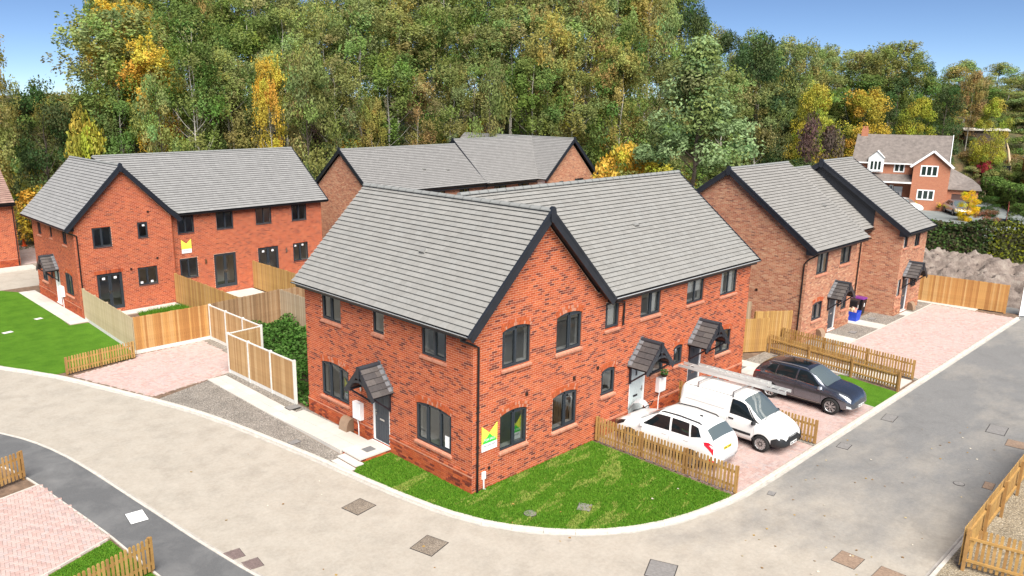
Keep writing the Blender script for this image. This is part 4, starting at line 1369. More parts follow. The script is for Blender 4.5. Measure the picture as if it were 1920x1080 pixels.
barge(H2, (16.42, 0.0, 5.28), (16.42, 4.3, 8.5), None, (1, 0, 0), depth=0.1, cap=False)
eaves(H2, (-0.45, 8.05, 5.03), (-0.45, -0.02, 5.03), (-1, 0, 0), 4.86, False, 0.0, 0.27)
eaves(H2, (6.0, -0.05, 5.28), (16.4, -0.05, 5.28), (0, -1, 0), 5.12, False)
downpipe(H2, [(-0.42, 0.1, 4.95), (-0.42, 0.1, 4.85), (0.0, -0.07, 4.66), (0.13, -0.06, 4.6), (0.13, -0.06, 0.0)])

# ---------------------------------------------------------------- the pair of houses along the long drive
H4 = thing('brick_house', (23.1, 0.33, 0), 'buff brick house pair with two tiled door canopies beside the long drive', 'house')
f4 = Wall((0, 0), (1, 0), 5.85, [(0, 4.75), (5.85, 4.75)])
xx = lambda a, b: (a - 23.1, b - 23.1)
window(H4, f4, *xx(24.15, 25.45), 3.40, 4.58, 2, extras=[('curtain', 1.65, 2.2, 3.45, 4.4)])
window(H4, f4, *xx(26.95, 28.25), 3.54, 4.58, 2, extras=[('curtain', 3.95, 4.4, 3.6, 4.4)])
window(H4, f4, *xx(24.2, 25.35), 0.98, 1.86, 2, 0.1)
door(H4, f4, *xx(26.25, 27.15), 0.1, 1.95, M_DOOR, handle=-1)
window(H4, f4, *xx(27.75, 28.45), 0.95, 1.75, 1, 0.09)
brick_wall(H4, f4, BUFF, M_MORTAR2, [(-0.03, 5.88, 0.5)], 0, 41)
canopy(H4, f4, 3.55, 2.72, 0.78, 0.75, 0.8)
e4 = Wall((0, 9.4), (0, -1), 9.4, [(0, 4.8), (4.87, 8.3), (9.4, 4.8)])
brick_wall(H4, e4, BUFF, M_MORTAR2, (), 0, 42)
vent(H4, e4, 6.9, 2.4)
m4 = Wall((5.85, 1.0), (1, 0), 3.55, [(0, 4.8), (3.55, 4.8)])
window(H4, m4, 0.9, 1.55, 3.75, 4.5, 1)
window(H4, m4, 1.0, 1.6, 0.9, 2.1, 1)
brick_wall(H4, m4, BUFF, M_MORTAR2, (), 0, 43)
blank_wall(H4, (5.85, 0), (0, 1), 1.0, [(0, 4.75), (1.0, 4.75)], M_BT_OLD)
t4 = Wall((9.36, 9.0), (0, -1), 10.1, [(0, 4.8), (5.2, 8.25), (10.1, 4.8)])
brick_wall(H4, t4, BUFF, M_MORTAR2, (), 0, 44)
x5 = lambda a, b: (a - 32.46, b - 32.46)
f5 = Wall((9.36, -1.1), (1, 0), 3.85, [(0, 4.8), (3.85, 4.8)])
window(H4, f5, *x5(32.65, 33.25), 3.9, 4.6, 2, opener=[])
window(H4, f5, *x5(34.4, 35.2), 3.77, 4.6, 2, opener=[])
door(H4, f5, *x5(33.45, 34.3), 0.1, 2.0, M_DOOR, handle=-1)
window(H4, f5, *x5(32.6, 33.1), 1.1, 2.1, 1)
window(H4, f5, *x5(34.75, 35.6), 1.3, 2.05, 2)
brick_wall(H4, f5, BUFF, M_MORTAR2, [(-0.03, 3.88, 0.5)], 0, 45)
canopy(H4, f5, 1.5, 2.95, 0.78, 0.75, 0.8)
cl = MB()                                               # dark cladding above the lower middle roof
P_ = lambda y, z, d=0.0: (9.33 - d, y, z)
cl.hexa([P_(0.55, 4.8, 0.03), P_(4.5, 8.0, 0.03), P_(4.5, 8.0, 0), P_(0.55, 4.8, 0), P_(0.55, 6.1, 0.03), P_(3.8, 8.35, 0.03), P_(3.8, 8.35, 0), P_(0.55, 6.1, 0)])
cl.build('gable_cladding', M_BLACK, H4)
blank_wall(H4, (13.2, -1.1), (0, 1), 10.1, [(0, 4.8), (4.9, 8.25), (10.1, 4.8)], M_BT_OLD)
blank_wall(H4, (13.2, 9.0), (-1, 0), 13.2, [(0, 4.75), (13.2, 4.75)], M_BT_OLD)
rooms(H4, 0.3, 12.9, 1.3, 9.0, [0.1, 2.5, 4.7], [(3.0, 0.3, 3.0, 9.0), (5.6, 0.3, 5.6, 9.0), (0.3, 3.0, 13, 3.0), (10.9, -0.8, 10.9, 3.0)])
G4 = [(0.34, 0.33, 0.315), (0.355, 0.345, 0.33), (0.33, 0.32, 0.305)]
roof_slope(H4, 'roof_south', (-0.25, -0.42, 4.82), (6.35, -0.42, 4.82), (0, 4.53, 8.5), seed=46, cols=G4)
roof_slope(H4, 'roof_north', (6.35, 9.8, 4.75), (-0.25, 9.8, 4.75), (0, 4.53, 8.5), plain_only=True)
roof_slope(H4, 'roof_middle', (6.0, 0.55, 4.92), (9.36, 0.55, 4.92), (7, 4.5, 8.12), seed=47, cols=G4)
roof_slope(H4, 'roof_middle_north', (9.36, 9.5, 4.7), (6.0, 9.5, 4.7), (7, 4.5, 8.12), plain_only=True)
roof_slope(H4, 'roof_third', (9.1, -1.42, 4.86), (13.4, -1.42, 4.86), (10, 3.8, 8.46), seed=48, cols=G4)
roof_slope(H4, 'roof_third_north', (13.4, 9.4, 4.7), (9.1, 9.4, 4.7), (10, 3.8, 8.46), plain_only=True)
ridge(H4, (-0.2, 4.53, 8.5), (6.33, 4.53, 8.5), 0.09, singles=False)
ridge(H4, (6.35, 4.5, 8.12), (9.1, 4.5, 8.12), 0.09, singles=False)
ridge(H4, (9.12, 3.8, 8.47), (13.38, 3.8, 8.47), 0.09, singles=False)
barge(H4, (-0.25, -0.42, 4.82), (-0.25, 4.53, 8.5), (-0.25, 9.8, 4.75), (-1, 0, 0), depth=0.22)
barge(H4, (9.08, -1.42, 4.86), (9.08, 3.8, 8.46), (9.08, 9.4, 4.7), (-1, 0, 0), depth=0.22)
barge(H4, (13.42, -1.42, 4.86), (13.42, 3.8, 8.46), None, (1, 0, 0), depth=0.1, cap=False)
eaves(H4, (-0.22, -0.45, 4.82), (6.35, -0.45, 4.82), (0, -1, 0), 4.6, False)
eaves(H4, (6.2, 0.52, 4.92), (9.36, 0.52, 4.92), (0, -1, 0), 4.6, False)
eaves(H4, (9.12, -1.45, 4.86), (13.4, -1.45, 4.86), (0, -1, 0), 4.6, False)
downpipe(H4, [(0.1, -0.45, 4.7), (0.1, -0.4, 4.6), (-0.07, -0.1, 4.4), (-0.07, 0.05, 4.25), (-0.07, 0.15, 4.1), (-0.07, 0.15, 0.0)])
downpipe(H4, [(8.9, 0.5, 4.8), (8.9, 0.9, 4.6), (8.9, 0.93, 4.4), (8.9, 0.93, 0.0)])
roof_vent(H4, (4.9, 1.6, 4.82 + 2.02 * 0.743 + 0.05), (1, 0, 0), (0, -0.6, 0.8))

# ---------------------------------------------------------------- the row behind
H3 = thing('brick_house', (20.3, 32.6, 0), 'long buff brick row with stepped grey roofs in front of the wood', 'house')
e3 = Wall((0, 7.2), (0, -1), 7.2, [(0, 4.95), (3.6, 7.8), (7.2, 4.95)])
brick_wall(H3, e3, BUFF, M_MORTAR2, (), 0, 51)
f3 = Wall((0, 0), (1, 0), 19.3, [(0, 4.75), (19.3, 4.75)])
for a, b in ((3.2, 4.4), (6.5, 7.6), (9.2, 10.3), (13.3, 14.8), (16.3, 17.7)):
    window(H3, f3, a, b, 3.55, 4.6, 2)
    window(H3, f3, a, b, 1.0, 2.1, 2)
brick_wall(H3, f3, BUFF, M_MORTAR2, (), 0, 52)
c3 = Wall((18.9, -1.1), (1, 0), 6.6, [(0, 4.8), (3.3, 8.0), (6.6, 4.8)])
window(H3, c3, 1.7, 2.3, 3.9, 4.6, 1); window(H3, c3, 3.9, 5.2, 3.6, 4.7, 2); window(H3, c3, 1.2, 2.6, 1.0, 2.1, 2)
brick_wall(H3, c3, BUFF, M_MORTAR2, (), 0, 53)
blank_wall(H3, (18.9, 0), (0, -1), 1.1, [(0, 4.75), (1.1, 4.75)], M_BT_OLD)
blank_wall(H3, (25.5, -1.1), (0, 1), 14.5, [(0, 4.8), (14.5, 4.8)], M_BT_OLD)
blank_wall(H3, (25.5, 7.6), (-1, 0), 25.5, [(0, 4.7), (25.5, 4.7)], M_BT_OLD)
st = Wall((12.2, 7.6), (0, -1), 7.6, [(0, 4.9), (3.8, 8.2), (7.6, 4.9)]); brick_wall(H3, st, BUFF, M_MORTAR2, (), 0, 54)
rooms(H3, 0.3, 25.2, 0.3, 7.2, [0.1, 2.6, 4.8], [(6.0, 0.3, 6.0, 7.2), (12.2, 0.3, 12.2, 7.2), (18.9, -0.8, 18.9, 7.2), (0.3, 2.6, 25, 2.6)])
G3 = [(0.33, 0.325, 0.322), (0.345, 0.34, 0.337), (0.32, 0.315, 0.312)]
roof_slope(H3, 'roof_low', (-0.25, -0.42, 4.98), (12.3, -0.42, 4.98), (0, 3.6, 8.05), seed=55, cols=G3)
roof_slope(H3, 'roof_low_north', (12.3, 7.6, 4.98), (-0.25, 7.6, 4.98), (0, 3.6, 8.05), plain_only=True)
roof_slope(H3, 'roof_high', (11.95, -0.42, 4.92), (18.45, -0.42, 4.92), (13, 3.9, 8.42), hi=lambda f: 6.5 + 3.75 * f, seed=56, cols=G3)
roof_slope(H3, 'roof_high_north', (25.0, 8.1, 4.92), (11.95, 8.1, 4.92), (13, 3.9, 8.42), plain_only=True)
roof_slope(H3, 'roof_cross_west', (18.45, 13.4, 4.92), (18.45, -1.45, 4.92), (22.2, 0, 8.4), hi=lambda f: 14.85, lo=lambda f: 0.0, seed=57, cols=G3)
roof_slope(H3, 'roof_cross_east', (25.95, -1.45, 4.92), (25.95, 13.4, 4.92), (22.2, 0, 8.4), plain_only=True)
ridge(H3, (-0.2, 3.6, 8.05), (12.0, 3.6, 8.05), 0.08, singles=False)
ridge(H3, (12.0, 3.9, 8.43), (22.0, 3.9, 8.43), 0.08, singles=False)
ridge(H3, (22.2, -1.4, 8.41), (22.2, 13.3, 8.41), 0.08, singles=False)
barge(H3, (-0.25, -0.42, 4.98), (-0.25, 3.6, 8.05), (-0.25, 7.6, 4.98), (-1, 0, 0), depth=0.22)
barge(H3, (11.93, -0.42, 4.92), (11.93, 3.9, 8.42), (11.93, 8.1, 4.92), (-1, 0, 0), depth=0.3)
barge(H3, (18.45, -1.45, 4.92), (22.2, -1.45, 8.4), (25.95, -1.45, 4.92), (0, -1, 0), depth=0.22)
eaves(H3, (-0.2, -0.45, 4.98), (12.2, -0.45, 4.98), (0, -1, 0), 4.66, False)
eaves(H3, (12.0, -0.45, 4.92), (18.4, -0.45, 4.92), (0, -1, 0), 4.62, False)
downpipe(H3, [(12.05, -0.45, 4.8), (12.05, -0.4, 4.6), (11.7, -0.1, 4.4), (11.7, -0.07, 4.2), (11.7, -0.07, 0)])
for x, y in ((6.3, 1.2), (8.7, 1.0)): roof_vent(H3, (x, y, 4.98 + (y + 0.42) * 0.764 + 0.05), (1, 0, 0), (0, -0.6, 0.8))

# ---------------------------------------------------------------- the pink-roofed house cut by the left edge
H6 = thing('brick_house', (-0.45, 47.3, 0), 'red brick house with pink tiled roof beyond the lane behind the west lawn', 'house')
f6 = Wall((-14, 0), (1, 0), 14, [(0, 4.6), (14, 4.6)])
window(H6, f6, 11.0, 12.0, 3.3, 4.4, 2); window(H6, f6, 10.6, 12.1, 1.05, 2.0, 2)
brick_wall(H6, f6, RED2, M_MORTAR, [(-0.02, 14.02, 0.55)], 0, 61)
blank_wall(H6, (0, 0), (0, 1), 8.4, [(0, 4.6), (4.2, 8.0), (8.4, 4.6)], M_BT_RED)
roof_slope(H6, 'roof_south', (-14, -0.45, 4.62), (-0.0, -0.45, 4.62), (0, 4.2, 8.3), seed=62, cols=[(0.42, 0.27, 0.22), (0.46, 0.30, 0.25), (0.40, 0.25, 0.21)])
roof_slope(H6, 'roof_north', (0.0, 8.85, 4.62), (-14, 8.85, 4.62), (0, 4.2, 8.3), plain_only=True)
eaves(H6, (-14, -0.48, 4.62), (0.05, -0.48, 4.62), (0, -1, 0), 4.36, False)
downpipe(H6, [(-0.1, -0.45, 4.5), (-0.1, -0.1, 4.3), (-0.1, -0.06, 4.2), (-0.1, -0.06, 0)])
rooms(H6, -13.7, -0.3, 0.3, 8, [0.1, 2.5, 4.5], [(-13.7, 3, -0.3, 3)])
mb = MB(); mb.prism([(-15, 45.3), (0.2, 45.9), (0.3, 47.2), (-15, 47.2)], -0.3, -0.02); mb.build('lane_pavement', M_KERB, kind='structure')

# ================================================================ FENCES
M_WOOD = attr_mat('fence_timber', 0.8, (0.9, 0.9, 0.9), vary=0.28, scale=6, bmp=0.3)
M_CONC = plain('concrete_post', (0.66, 0.64, 0.59), 0.85, vary=0.12, scale=6)
GOLD = [(0.44, 0.26, 0.085), (0.49, 0.30, 0.10), (0.40, 0.225, 0.07), (0.46, 0.28, 0.11), (0.36, 0.20, 0.07)]
ORANGE = [(0.50, 0.26, 0.085), (0.55, 0.30, 0.10), (0.45, 0.22, 0.07), (0.40, 0.19, 0.06), (0.56, 0.33, 0.13)]
PALE = [(0.55, 0.44, 0.28), (0.58, 0.47, 0.30), (0.52, 0.41, 0.25)]
BROWN = [(0.36, 0.225, 0.12), (0.40, 0.26, 0.145), (0.32, 0.19, 0.10), (0.43, 0.29, 0.17), (0.28, 0.17, 0.09)]
GREYB = [(0.42, 0.33, 0.225), (0.46, 0.37, 0.26), (0.38, 0.29, 0.19), (0.35, 0.27, 0.18)]
PANEL = [(0.46, 0.285, 0.13), (0.50, 0.32, 0.155), (0.42, 0.25, 0.11), (0.38, 0.22, 0.095)]

def run_frame(name, p0, p1, label, cat, group=None):
    L = math.hypot(p1[0] - p0[0], p1[1] - p0[1])
    rz = math.atan2(p1[1] - p0[1], p1[0] - p0[0])
    return thing(name, (p0[0], p0[1], 0.0), label, cat, group, rz), L

def closeboard(p0, p1, label, cols, h=1.8, side=1, posts='timber', bay=1.83, gravel=True, h1=None, seed=1, pitch=0.1, group=None, z0=0.0):
    """side: +1 boards on the left of p0->p1"""
    t, L = run_frame('board_fence', p0, p1, label, 'fence', group)
    r = random.Random(seed)
    h1 = h if h1 is None else h1
    hz = lambda x: h + (h1 - h) * x / L
    y = side * 0.02
    base = z0 + (0.16 if gravel else 0.03)
    ms = []
    for c in cols:
        m = MB(); a, b = y, y + side * 0.018
        m.hexa([(0, a, 0), (0.108, a, 0), (0.108, a + side * 0.007, 0), (0, b, 0), (0, a, 1), (0.108, a, 1), (0.108, a + side * 0.007, 1), (0, b, 1)], 0, c)
        ms.append(m.mesh('fence_board', M_WOOD))
    n = int(L / pitch)
    for i in range(n):
        o = link('fence_board', r.choice(ms), t, (i * pitch, 0, base))
        o.scale = (1, 1, hz(i * pitch) - base + r.uniform(-0.012, 0.008))
    m = MB()
    for z in (0.45, 1.05, 1.6):
        if z < h - 0.1: m.bar((0, -side * 0.03, z), (L, -side * 0.03, z * h1 / h), 0.05, 0.07, 0, (0, 0, 1), cols[-1])
    m.build('rail', M_WOOD, t)
    if gravel:
        m = MB(); m.box(0, L, -0.025, 0.03, z0 - 0.08, z0 + 0.16); m.build('gravel_board', M_CONC, t)
    k = max(1, round(L / bay))
    for i in range(k + 1):
        x = min(L - 0.04, max(0.04, L * i / k))
        m = MB()
        if posts == 'concrete':
            m.box(x - 0.05, x + 0.05, -0.05, 0.055, z0 - 0.1, hz(x) + 0.06); m.build('fence_post', M_CONC, t)
        else:
            m.box(x - 0.045, x + 0.045, -side * 0.02 - 0.085 if side > 0 else 0.0, 0.0 if side > 0 else 0.085 + 0.02, z0 - 0.1, hz(x) - 0.02, 0, cols[0]); m.build('fence_post', M_WOOD, t)
    if posts == 'concrete':
        for i in range(k):
            m = MB(); m.bar((L * i / k + 0.05, 0, hz(L * i / k) + 0.0), (L * (i + 1) / k - 0.05, 0, hz(L * (i + 1) / k) + 0.0), 0.07, 0.04); m.build('capping_rail', M_CONC, t)
    return t

def picket_fence(p0, p1, label, h=0.92, side=1, seed=1, cols=GOLD, pitch=0.122, post_every=1.85, group=None, z0=0.0):
    t, L = run_frame('picket_fence', p0, p1, label, 'fence', group)
    r = random.Random(seed)
    ms = []
    y0, y1 = side * 0.015, side * 0.035
    ya_, yb_ = min(y0, y1), max(y0, y1)
    w = 0.036
    prof = [(-w, 0), (w, 0), (w, h - 0.035), (w * 0.7, h - 0.01), (0, h), (-w * 0.7, h - 0.01), (-w, h - 0.035)]
    for c in cols:
        m = MB()
        A = [(x, ya_, z) for x, z in prof]; B_ = [(x, yb_, z) for x, z in prof]
        m.face(A, 0, c); m.face(B_[::-1], 0, c)
        for i in range(len(prof)): m.face([B_[i], B_[(i + 1) % len(prof)], A[(i + 1) % len(prof)], A[i]][::-1], 0, c)
        ms.append(m.mesh('picket', M_WOOD))
    n = max(2, int(L / pitch))
    for i in range(n + 1):
        o = link('picket', r.choice(ms), t, (L * i / n, 0, z0 + 0.05 + r.uniform(-0.008, 0.008)))
        o.rotation_euler = (0, r.uniform(-0.012, 0.012), 0)
    for z in (0.24, 0.72 * h / 0.92):
        m = MB(); m.bar((0, -side * 0.008, z0 + z), (L, -side * 0.008, z0 + z), 0.045, 0.07, 0, (0, 0, 1), cols[0]); m.build('rail', M_WOOD, t)
    k = max(1, round(L / post_every))
    for i in range(k + 1):
        x = L * i / k
        m = MB(); ya2, yb2 = sorted((-side * 0.03, -side * 0.105)); m.box(x - 0.0375, x + 0.0375, ya2, yb2, z0 - 0.1, z0 + h + 0.0, 0, cols[-1]); m.build('fence_post', M_WOOD, t)
    return t

closeboard((-2.0, 28.95), (-2.28, 21.1), 'pale beige close boarded fence between the west lawn and the garden', PALE, 1.78, -1, seed=1)
closeboard((-2.26, 21.08), (1.5, 21.0), 'bright orange boarded fence with concrete base behind the pink block drive', ORANGE, 1.80, -1, seed=2)
closeboard((1.55, 21.02), (5.9, 21.5), 'weathered brown boarded fence behind the white posted panels', BROWN, 1.82, -1, gravel=False, seed=3)
closeboard((5.93, 21.5), (5.93, 9.6), 'grey brown boarded fence running to the back of the corner house', GREYB, 1.80, -1, gravel=False, seed=4)
closeboard((1.5, 20.9), (1.55, 15.72), 'white concrete posted panel fence along the gravel strip by the pink drive', PANEL, 1.78, -1, 'concrete', 1.75, seed=5)
closeboard((1.55, 15.72), (-0.2, 15.62), 'short panel joining the two white concrete posted fences', PANEL, 1.78, 1, 'concrete', 1.75, seed=6)
closeboard((-0.2, 15.6), (-0.06, 10.2), 'three bay panel fence with white concrete posts beside the pale path', PANEL, 1.80, -1, 'concrete', 1.8, seed=7)
closeboard((3.4, 29.35), (3.4, 21.35), 'golden boarded fence dividing the gardens below the yellow sold board', GOLD, 1.8, -1, gravel=False, seed=8)
closeboard((8.72, 29.65), (8.72, 21.6), 'golden boarded fence dividing the gardens beside the pale patio', GOLD, 1.8, -1, gravel=False, seed=9)
closeboard((5.95, 21.55), (13.0, 21.9), 'reddish boarded fence behind the grey brown fence corner', BROWN, 1.75, -1, gravel=False, seed=10)
closeboard((37.55, 0.3), (38.0, -4.95), 'orange boarded fence closing the end of the long drive', ORANGE, 1.68, -1, gravel=False, seed=11)
closeboard((17.0, 3.2), (23.0, 3.0), 'weathered boarded fence across the gap between the two houses', GREYB, 1.75, -1, gravel=False, seed=12)
closeboard((21.35, 1.9), (22.95, 0.75), 'yellow boarded fence panel against the buff house drainpipe', GOLD, 1.72, -1, gravel=False, seed=13)
closeboard((19.4, 1.7), (20.75, 0.85), 'yellow boarded panel beside the garden gate', GOLD, 1.72, -1, gravel=False, seed=14)
# gate standing open beside the corner house
gt, gL = run_frame('garden_gate', (17.6, 0.55), (18.9, 1.35), 'open pale boarded garden gate between the corner house and the grey car', 'gate')
r_ = random.Random(5)
gm = []
for c in PALE:
    m = MB(); m.box(0, 0.098, -0.03, -0.012, 0, 1.65, 0, c); gm.append(m.mesh('gate_board', M_WOOD))
for i in range(int(gL / 0.102)): link('gate_board', r_.choice(gm), gt, (i * 0.102, 0, 0.08))
m = MB()
for z in (0.3, 0.9, 1.5): m.bar((0, 0.005, z), (gL, 0.005, z), 0.03, 0.09, 0, (0, 0, 1), PALE[0])
m.bar((0.05, 0.005, 0.35), (gL - 0.05, 0.005, 1.45), 0.03, 0.08, 0, (0, 0, 1), PALE[0]); m.build('gate_brace', M_WOOD, gt)
m = MB(); m.box(-0.12, -0.02, -0.06, 0.04, -0.1, 1.85, 0, GOLD[1]); m.build('gate_post', M_WOOD, gt)

picket_fence((6.08, -0.12), (6.12, -5.52), 'golden picket fence between the front lawn and the white cars', 0.92, -1, 1)
picket_fence((11.6, 0.0), (11.66, -5.55), 'picket fence between the white van and the grey car', 0.90, -1, 2)
picket_fence((20.75, 0.7), (19.75, -5.55), 'picket fence behind the grey car along the small turf strip', 0.86, 1, 3)
picket_fence((22.45, 0.9), (21.75, -5.4), 'picket fence along the near edge of the long pink drive', 0.86, -1, 4)
picket_fence((-5.72, 20.02), (-2.62, 20.42), 'short picket fence between the west lawn and the pink block drive', 0.80, -1, 5)
picket_fence((-10.02, 10.52), (-12.6, 9.75), 'picket fence by the dark footway above the near block drive', 0.92, 1, 6)
picket_fence((-9.06, 2.55), (-11.2, 2.05), 'picket fence across the turf beside the dark footway', 0.95, 1, 7)
picket_fence((6.85, -11.62), (16.6, -11.35), 'long picket fence on the gravel verge along the grey road', 1.12, 1, 8)
picket_fence((6.85, -11.68), (7.55, -15.2), 'picket fence turning away from the grey road across the gravel verge', 1.12, 1, 9)

# ================================================================ SMALL THINGS
M_YEL = plain('sign_yellow', (0.86, 0.85, 0.10), 0.45)
M_GRN = plain('sign_green', (0.05, 0.55, 0.06), 0.45)
M_INK = plain('sign_grey_ink', (0.25, 0.25, 0.28), 0.6)
M_OLIVE = plain('sign_olive_ink', (0.30, 0.33, 0.02), 0.6)
def text_mesh(txt, size, mat):
    cu = bpy.data.curves.new('lettering', 'FONT'); cu.body = txt; cu.size = size; cu.align_x = 'CENTER'; cu.extrude = 0.002
    o = bpy.data.objects.new('lettering', cu); COL.objects.link(o)
    bpy.context.view_layer.update()
    dg = bpy.context.evaluated_depsgraph_get()
    me = bpy.data.meshes.new_from_object(o.evaluated_get(dg))
    bpy.data.objects.remove(o, do_unlink=True); bpy.data.curves.remove(cu)
    me.materials.clear(); me.materials.append(mat)
    return me
def agent_board(loc, rz, w, h, label, sold=False):
    """flat board, M shaped top; local x along it, z up, faces -y"""
    t = thing('estate_agent_board', loc, label, 'sign', None, rz)
    zt, zv, zw = h, h * 0.68, h * 0.30
    m = MB()
    prof = [(0, zw), (w, zw), (w, zt), (w / 2, zv), (0, zt)]
    for a, b, mm in (([(0, 0), (w, 0), (w, zw), (0, zw)], None, 1), (prof, None, 0)):
        A_ = [(x, 0, z) for x, z in a]; B_ = [(x, 0.008, z) for x, z in a]
        m.face(A_, mm); m.face(B_[::-1], mm)
        for i in range(len(a)): m.face([B_[i], B_[(i + 1) % len(a)], A_[(i + 1) % len(a)], A_[i]][::-1], mm)
    m.build('board', [M_YEL, M_WHITE], t)
    if not sold:
        m = MB()
        m.face([(0.04 * w, -0.003, zw), (0.96 * w, -0.003, zw), (0.94 * w, -0.003, zw + 0.07 * h), (0.06 * w, -0.003, zw + 0.07 * h)])
        m.face([(0.30 * w, -0.003, zw + 0.20 * h), (0.70 * w, -0.003, zw + 0.20 * h), (0.5 * w, -0.003, zv - 0.02 * h)]); m.build('green_emblem', M_GRN, t)
    me = text_mesh('SOLD' if sold else 'FOR SALE', h * (0.17 if sold else 0.125), M_OLIVE if sold else M_WHITE)
    o = link('lettering', me, t, (w / 2, -0.005, zw + h * (0.10 if sold else 0.085))); o.rotation_euler = (math.pi / 2, 0, 0)
    if not sold:
        m = MB(); m.face([(0.08 * w, -0.0025, zw + 0.07 * h), (0.92 * w, -0.0025, zw + 0.07 * h), (0.80 * w, -0.0025, zw + 0.2 * h), (0.20 * w, -0.0025, zw + 0.2 * h)]); m.build('green_band', M_GRN, t)
    m = MB()
    for k in range(9):
        x = w * (0.14 + 0.085 * k); m.face([(x, -0.003, zw * 0.55), (x + w * 0.05, -0.003, zw * 0.55), (x + w * 0.05, -0.003, zw * 0.78), (x, -0.003, zw * 0.78)])
    m.build('faded_name_line', M_INK, t)
    return t
agent_board((0.38, -0.022, 1.28), 0, 0.68, 0.86, 'yellow and green for sale board on the brick wall beside the corner drainpipe')
agent_board((1.88, 0.16, 1.16), 0, 0.46, 0.80, 'yellow and green for sale board behind the glass of the lawn side window')
agent_board((0.17, 7.08, 1.10), -math.pi / 2, 0.48, 0.82, 'green and yellow for sale board inside the window left of the front door')
agent_board((4.1, 29.66, 2.82), 0, 0.62, 0.84, 'yellow sold board on the red brick wall above the divided gardens', True)

# landing and steps at the front door
st_ = thing('door_steps', (-1.3, 4.1, 0), 'brick steps with pale slab treads rising to the grey front door', 'steps')
STEPB = attr_mat('step_bricks', 0.9, vary=0.2, scale=20)
m = MB()
def course(mb, x0, x1, y, z0, n, axis, face):
    for i in range(n):
        a, b = x0 + (x1 - x0) * i / n + 0.004, x0 + (x1 - x0) * (i + 1) / n - 0.004
        c = rng.choices(RED[0], RED[1])[0]
        if axis == 'x': mb.box(a, b, min(y, y + face), max(y, y + face), z0 + 0.004, z0 + 0.07, 0, c)
        else: mb.box(min(y, y + face), max(y, y + face), a, b, z0 + 0.004, z0 + 0.07, 0, c)
m.box(0.012, 1.29, 0.012, 1.04, -0.2, 0.11, 0, (0.5, 0.38, 0.3))
for k in range(3):
    course(m, 0.0, 1.29, 0.0, -0.12 + 0.075 * k, 6, 'x', 0.1); course(m, 0.0, 1.05, 0.0, -0.12 + 0.075 * k, 5, 'y', 0.1)
m.box(-0.288, 0.0, -0.14, 0.88, -0.2, 0.0, 0, (0.5, 0.38, 0.3))
for k in range(1, 2): course(m, -0.3, 0.0, -0.15, -0.12 + 0.075 * k, 2, 'x', 0.1); course(m, -0.15, 0.9, -0.3, -0.12 + 0.075 * k, 5, 'y', 0.1)
m.build('riser', STEPB, st_)
for (x0, x1, y0, y1, z0, z1) in ((-0.05, 0.62, -0.03, 1.05, 0.112, 0.165), (0.625, 1.28, -0.03, 1.05, 0.112, 0.165), (-0.34, -0.005, -0.18, 0.9, 0.02, 0.06), (-0.62, -0.345, -0.22, 0.85, -0.08, -0.005)):
    m = MB(); m.box(x0, x1, y0, y1, z0, z1, 0, SL[1]); m.build('tread_slab', M_SLAB, st_)
m = MB(); m.box(0.45, 0.85, 0.25, 0.6, 0.166, 0.172); m.build('grey_mat_grating', plain('grey_grating', (0.16, 0.16, 0.16), 0.8, vary=0.3, scale=40), st_)

# semi-concealed gas meter housings: domed brown boxes against the walls
M_GASB = plain('brown_housing', (0.30, 0.20, 0.13), 0.55, vary=0.12, scale=5)
M_GASD = plain('brown_housing_side', (0.17, 0.105, 0.065), 0.6, vary=0.12, scale=5)
def gas_box(loc, rz, label, s=1.0):
    t = thing('gas_meter_housing', loc, label, 'meter box', None, rz)
    n = 9
    prof = [(-0.0, 0.0)] + [(0.34 * math.sin(math.pi / 2 * i / n) if False else 0.36 * (1 - (1 - i / n) ** 2), 0.52 - 0.52 * (i / n) ** 2.4) for i in range(n + 1)]
    prof = [(0.0, 0.50), (0.10, 0.51), (0.19, 0.47), (0.26, 0.38), (0.31, 0.24), (0.34, 0.0)]
    m = MB()
    for (a, za), (b, zb) in zip(prof, prof[1:]): m.face([(0, -a * s, za * s), (0.5 * s, -a * s, za * s), (0.5 * s, -b * s, zb * s), (0, -b * s, zb * s)][::-1])
    m.build('domed_cover', M_GASB, t, True)
    for x in (0.0, 0.5 * s):
        m = MB(); q = [(x, 0, 0)] + [(x, -a * s, z * s) for a, z in prof]; m.face(q if x == 0 else q[::-1]); m.build('end_plate', M_GASD, t)
    return t
gas_box((-0.045, 6.75, 0.1), -math.pi / 2, 'domed brown gas housing left of the grey front door')
gas_box((7.3, -0.045, 0.0), 0, 'domed brown gas housing behind the white hatchback')
gas_box((24.9, 0.28, 0.0), 0, 'domed brown gas housing left of the buff house first door', 0.9)
gas_box((34.6, -0.83, 0.0), 0, 'domed brown gas housing right of the buff house second door', 0.9)

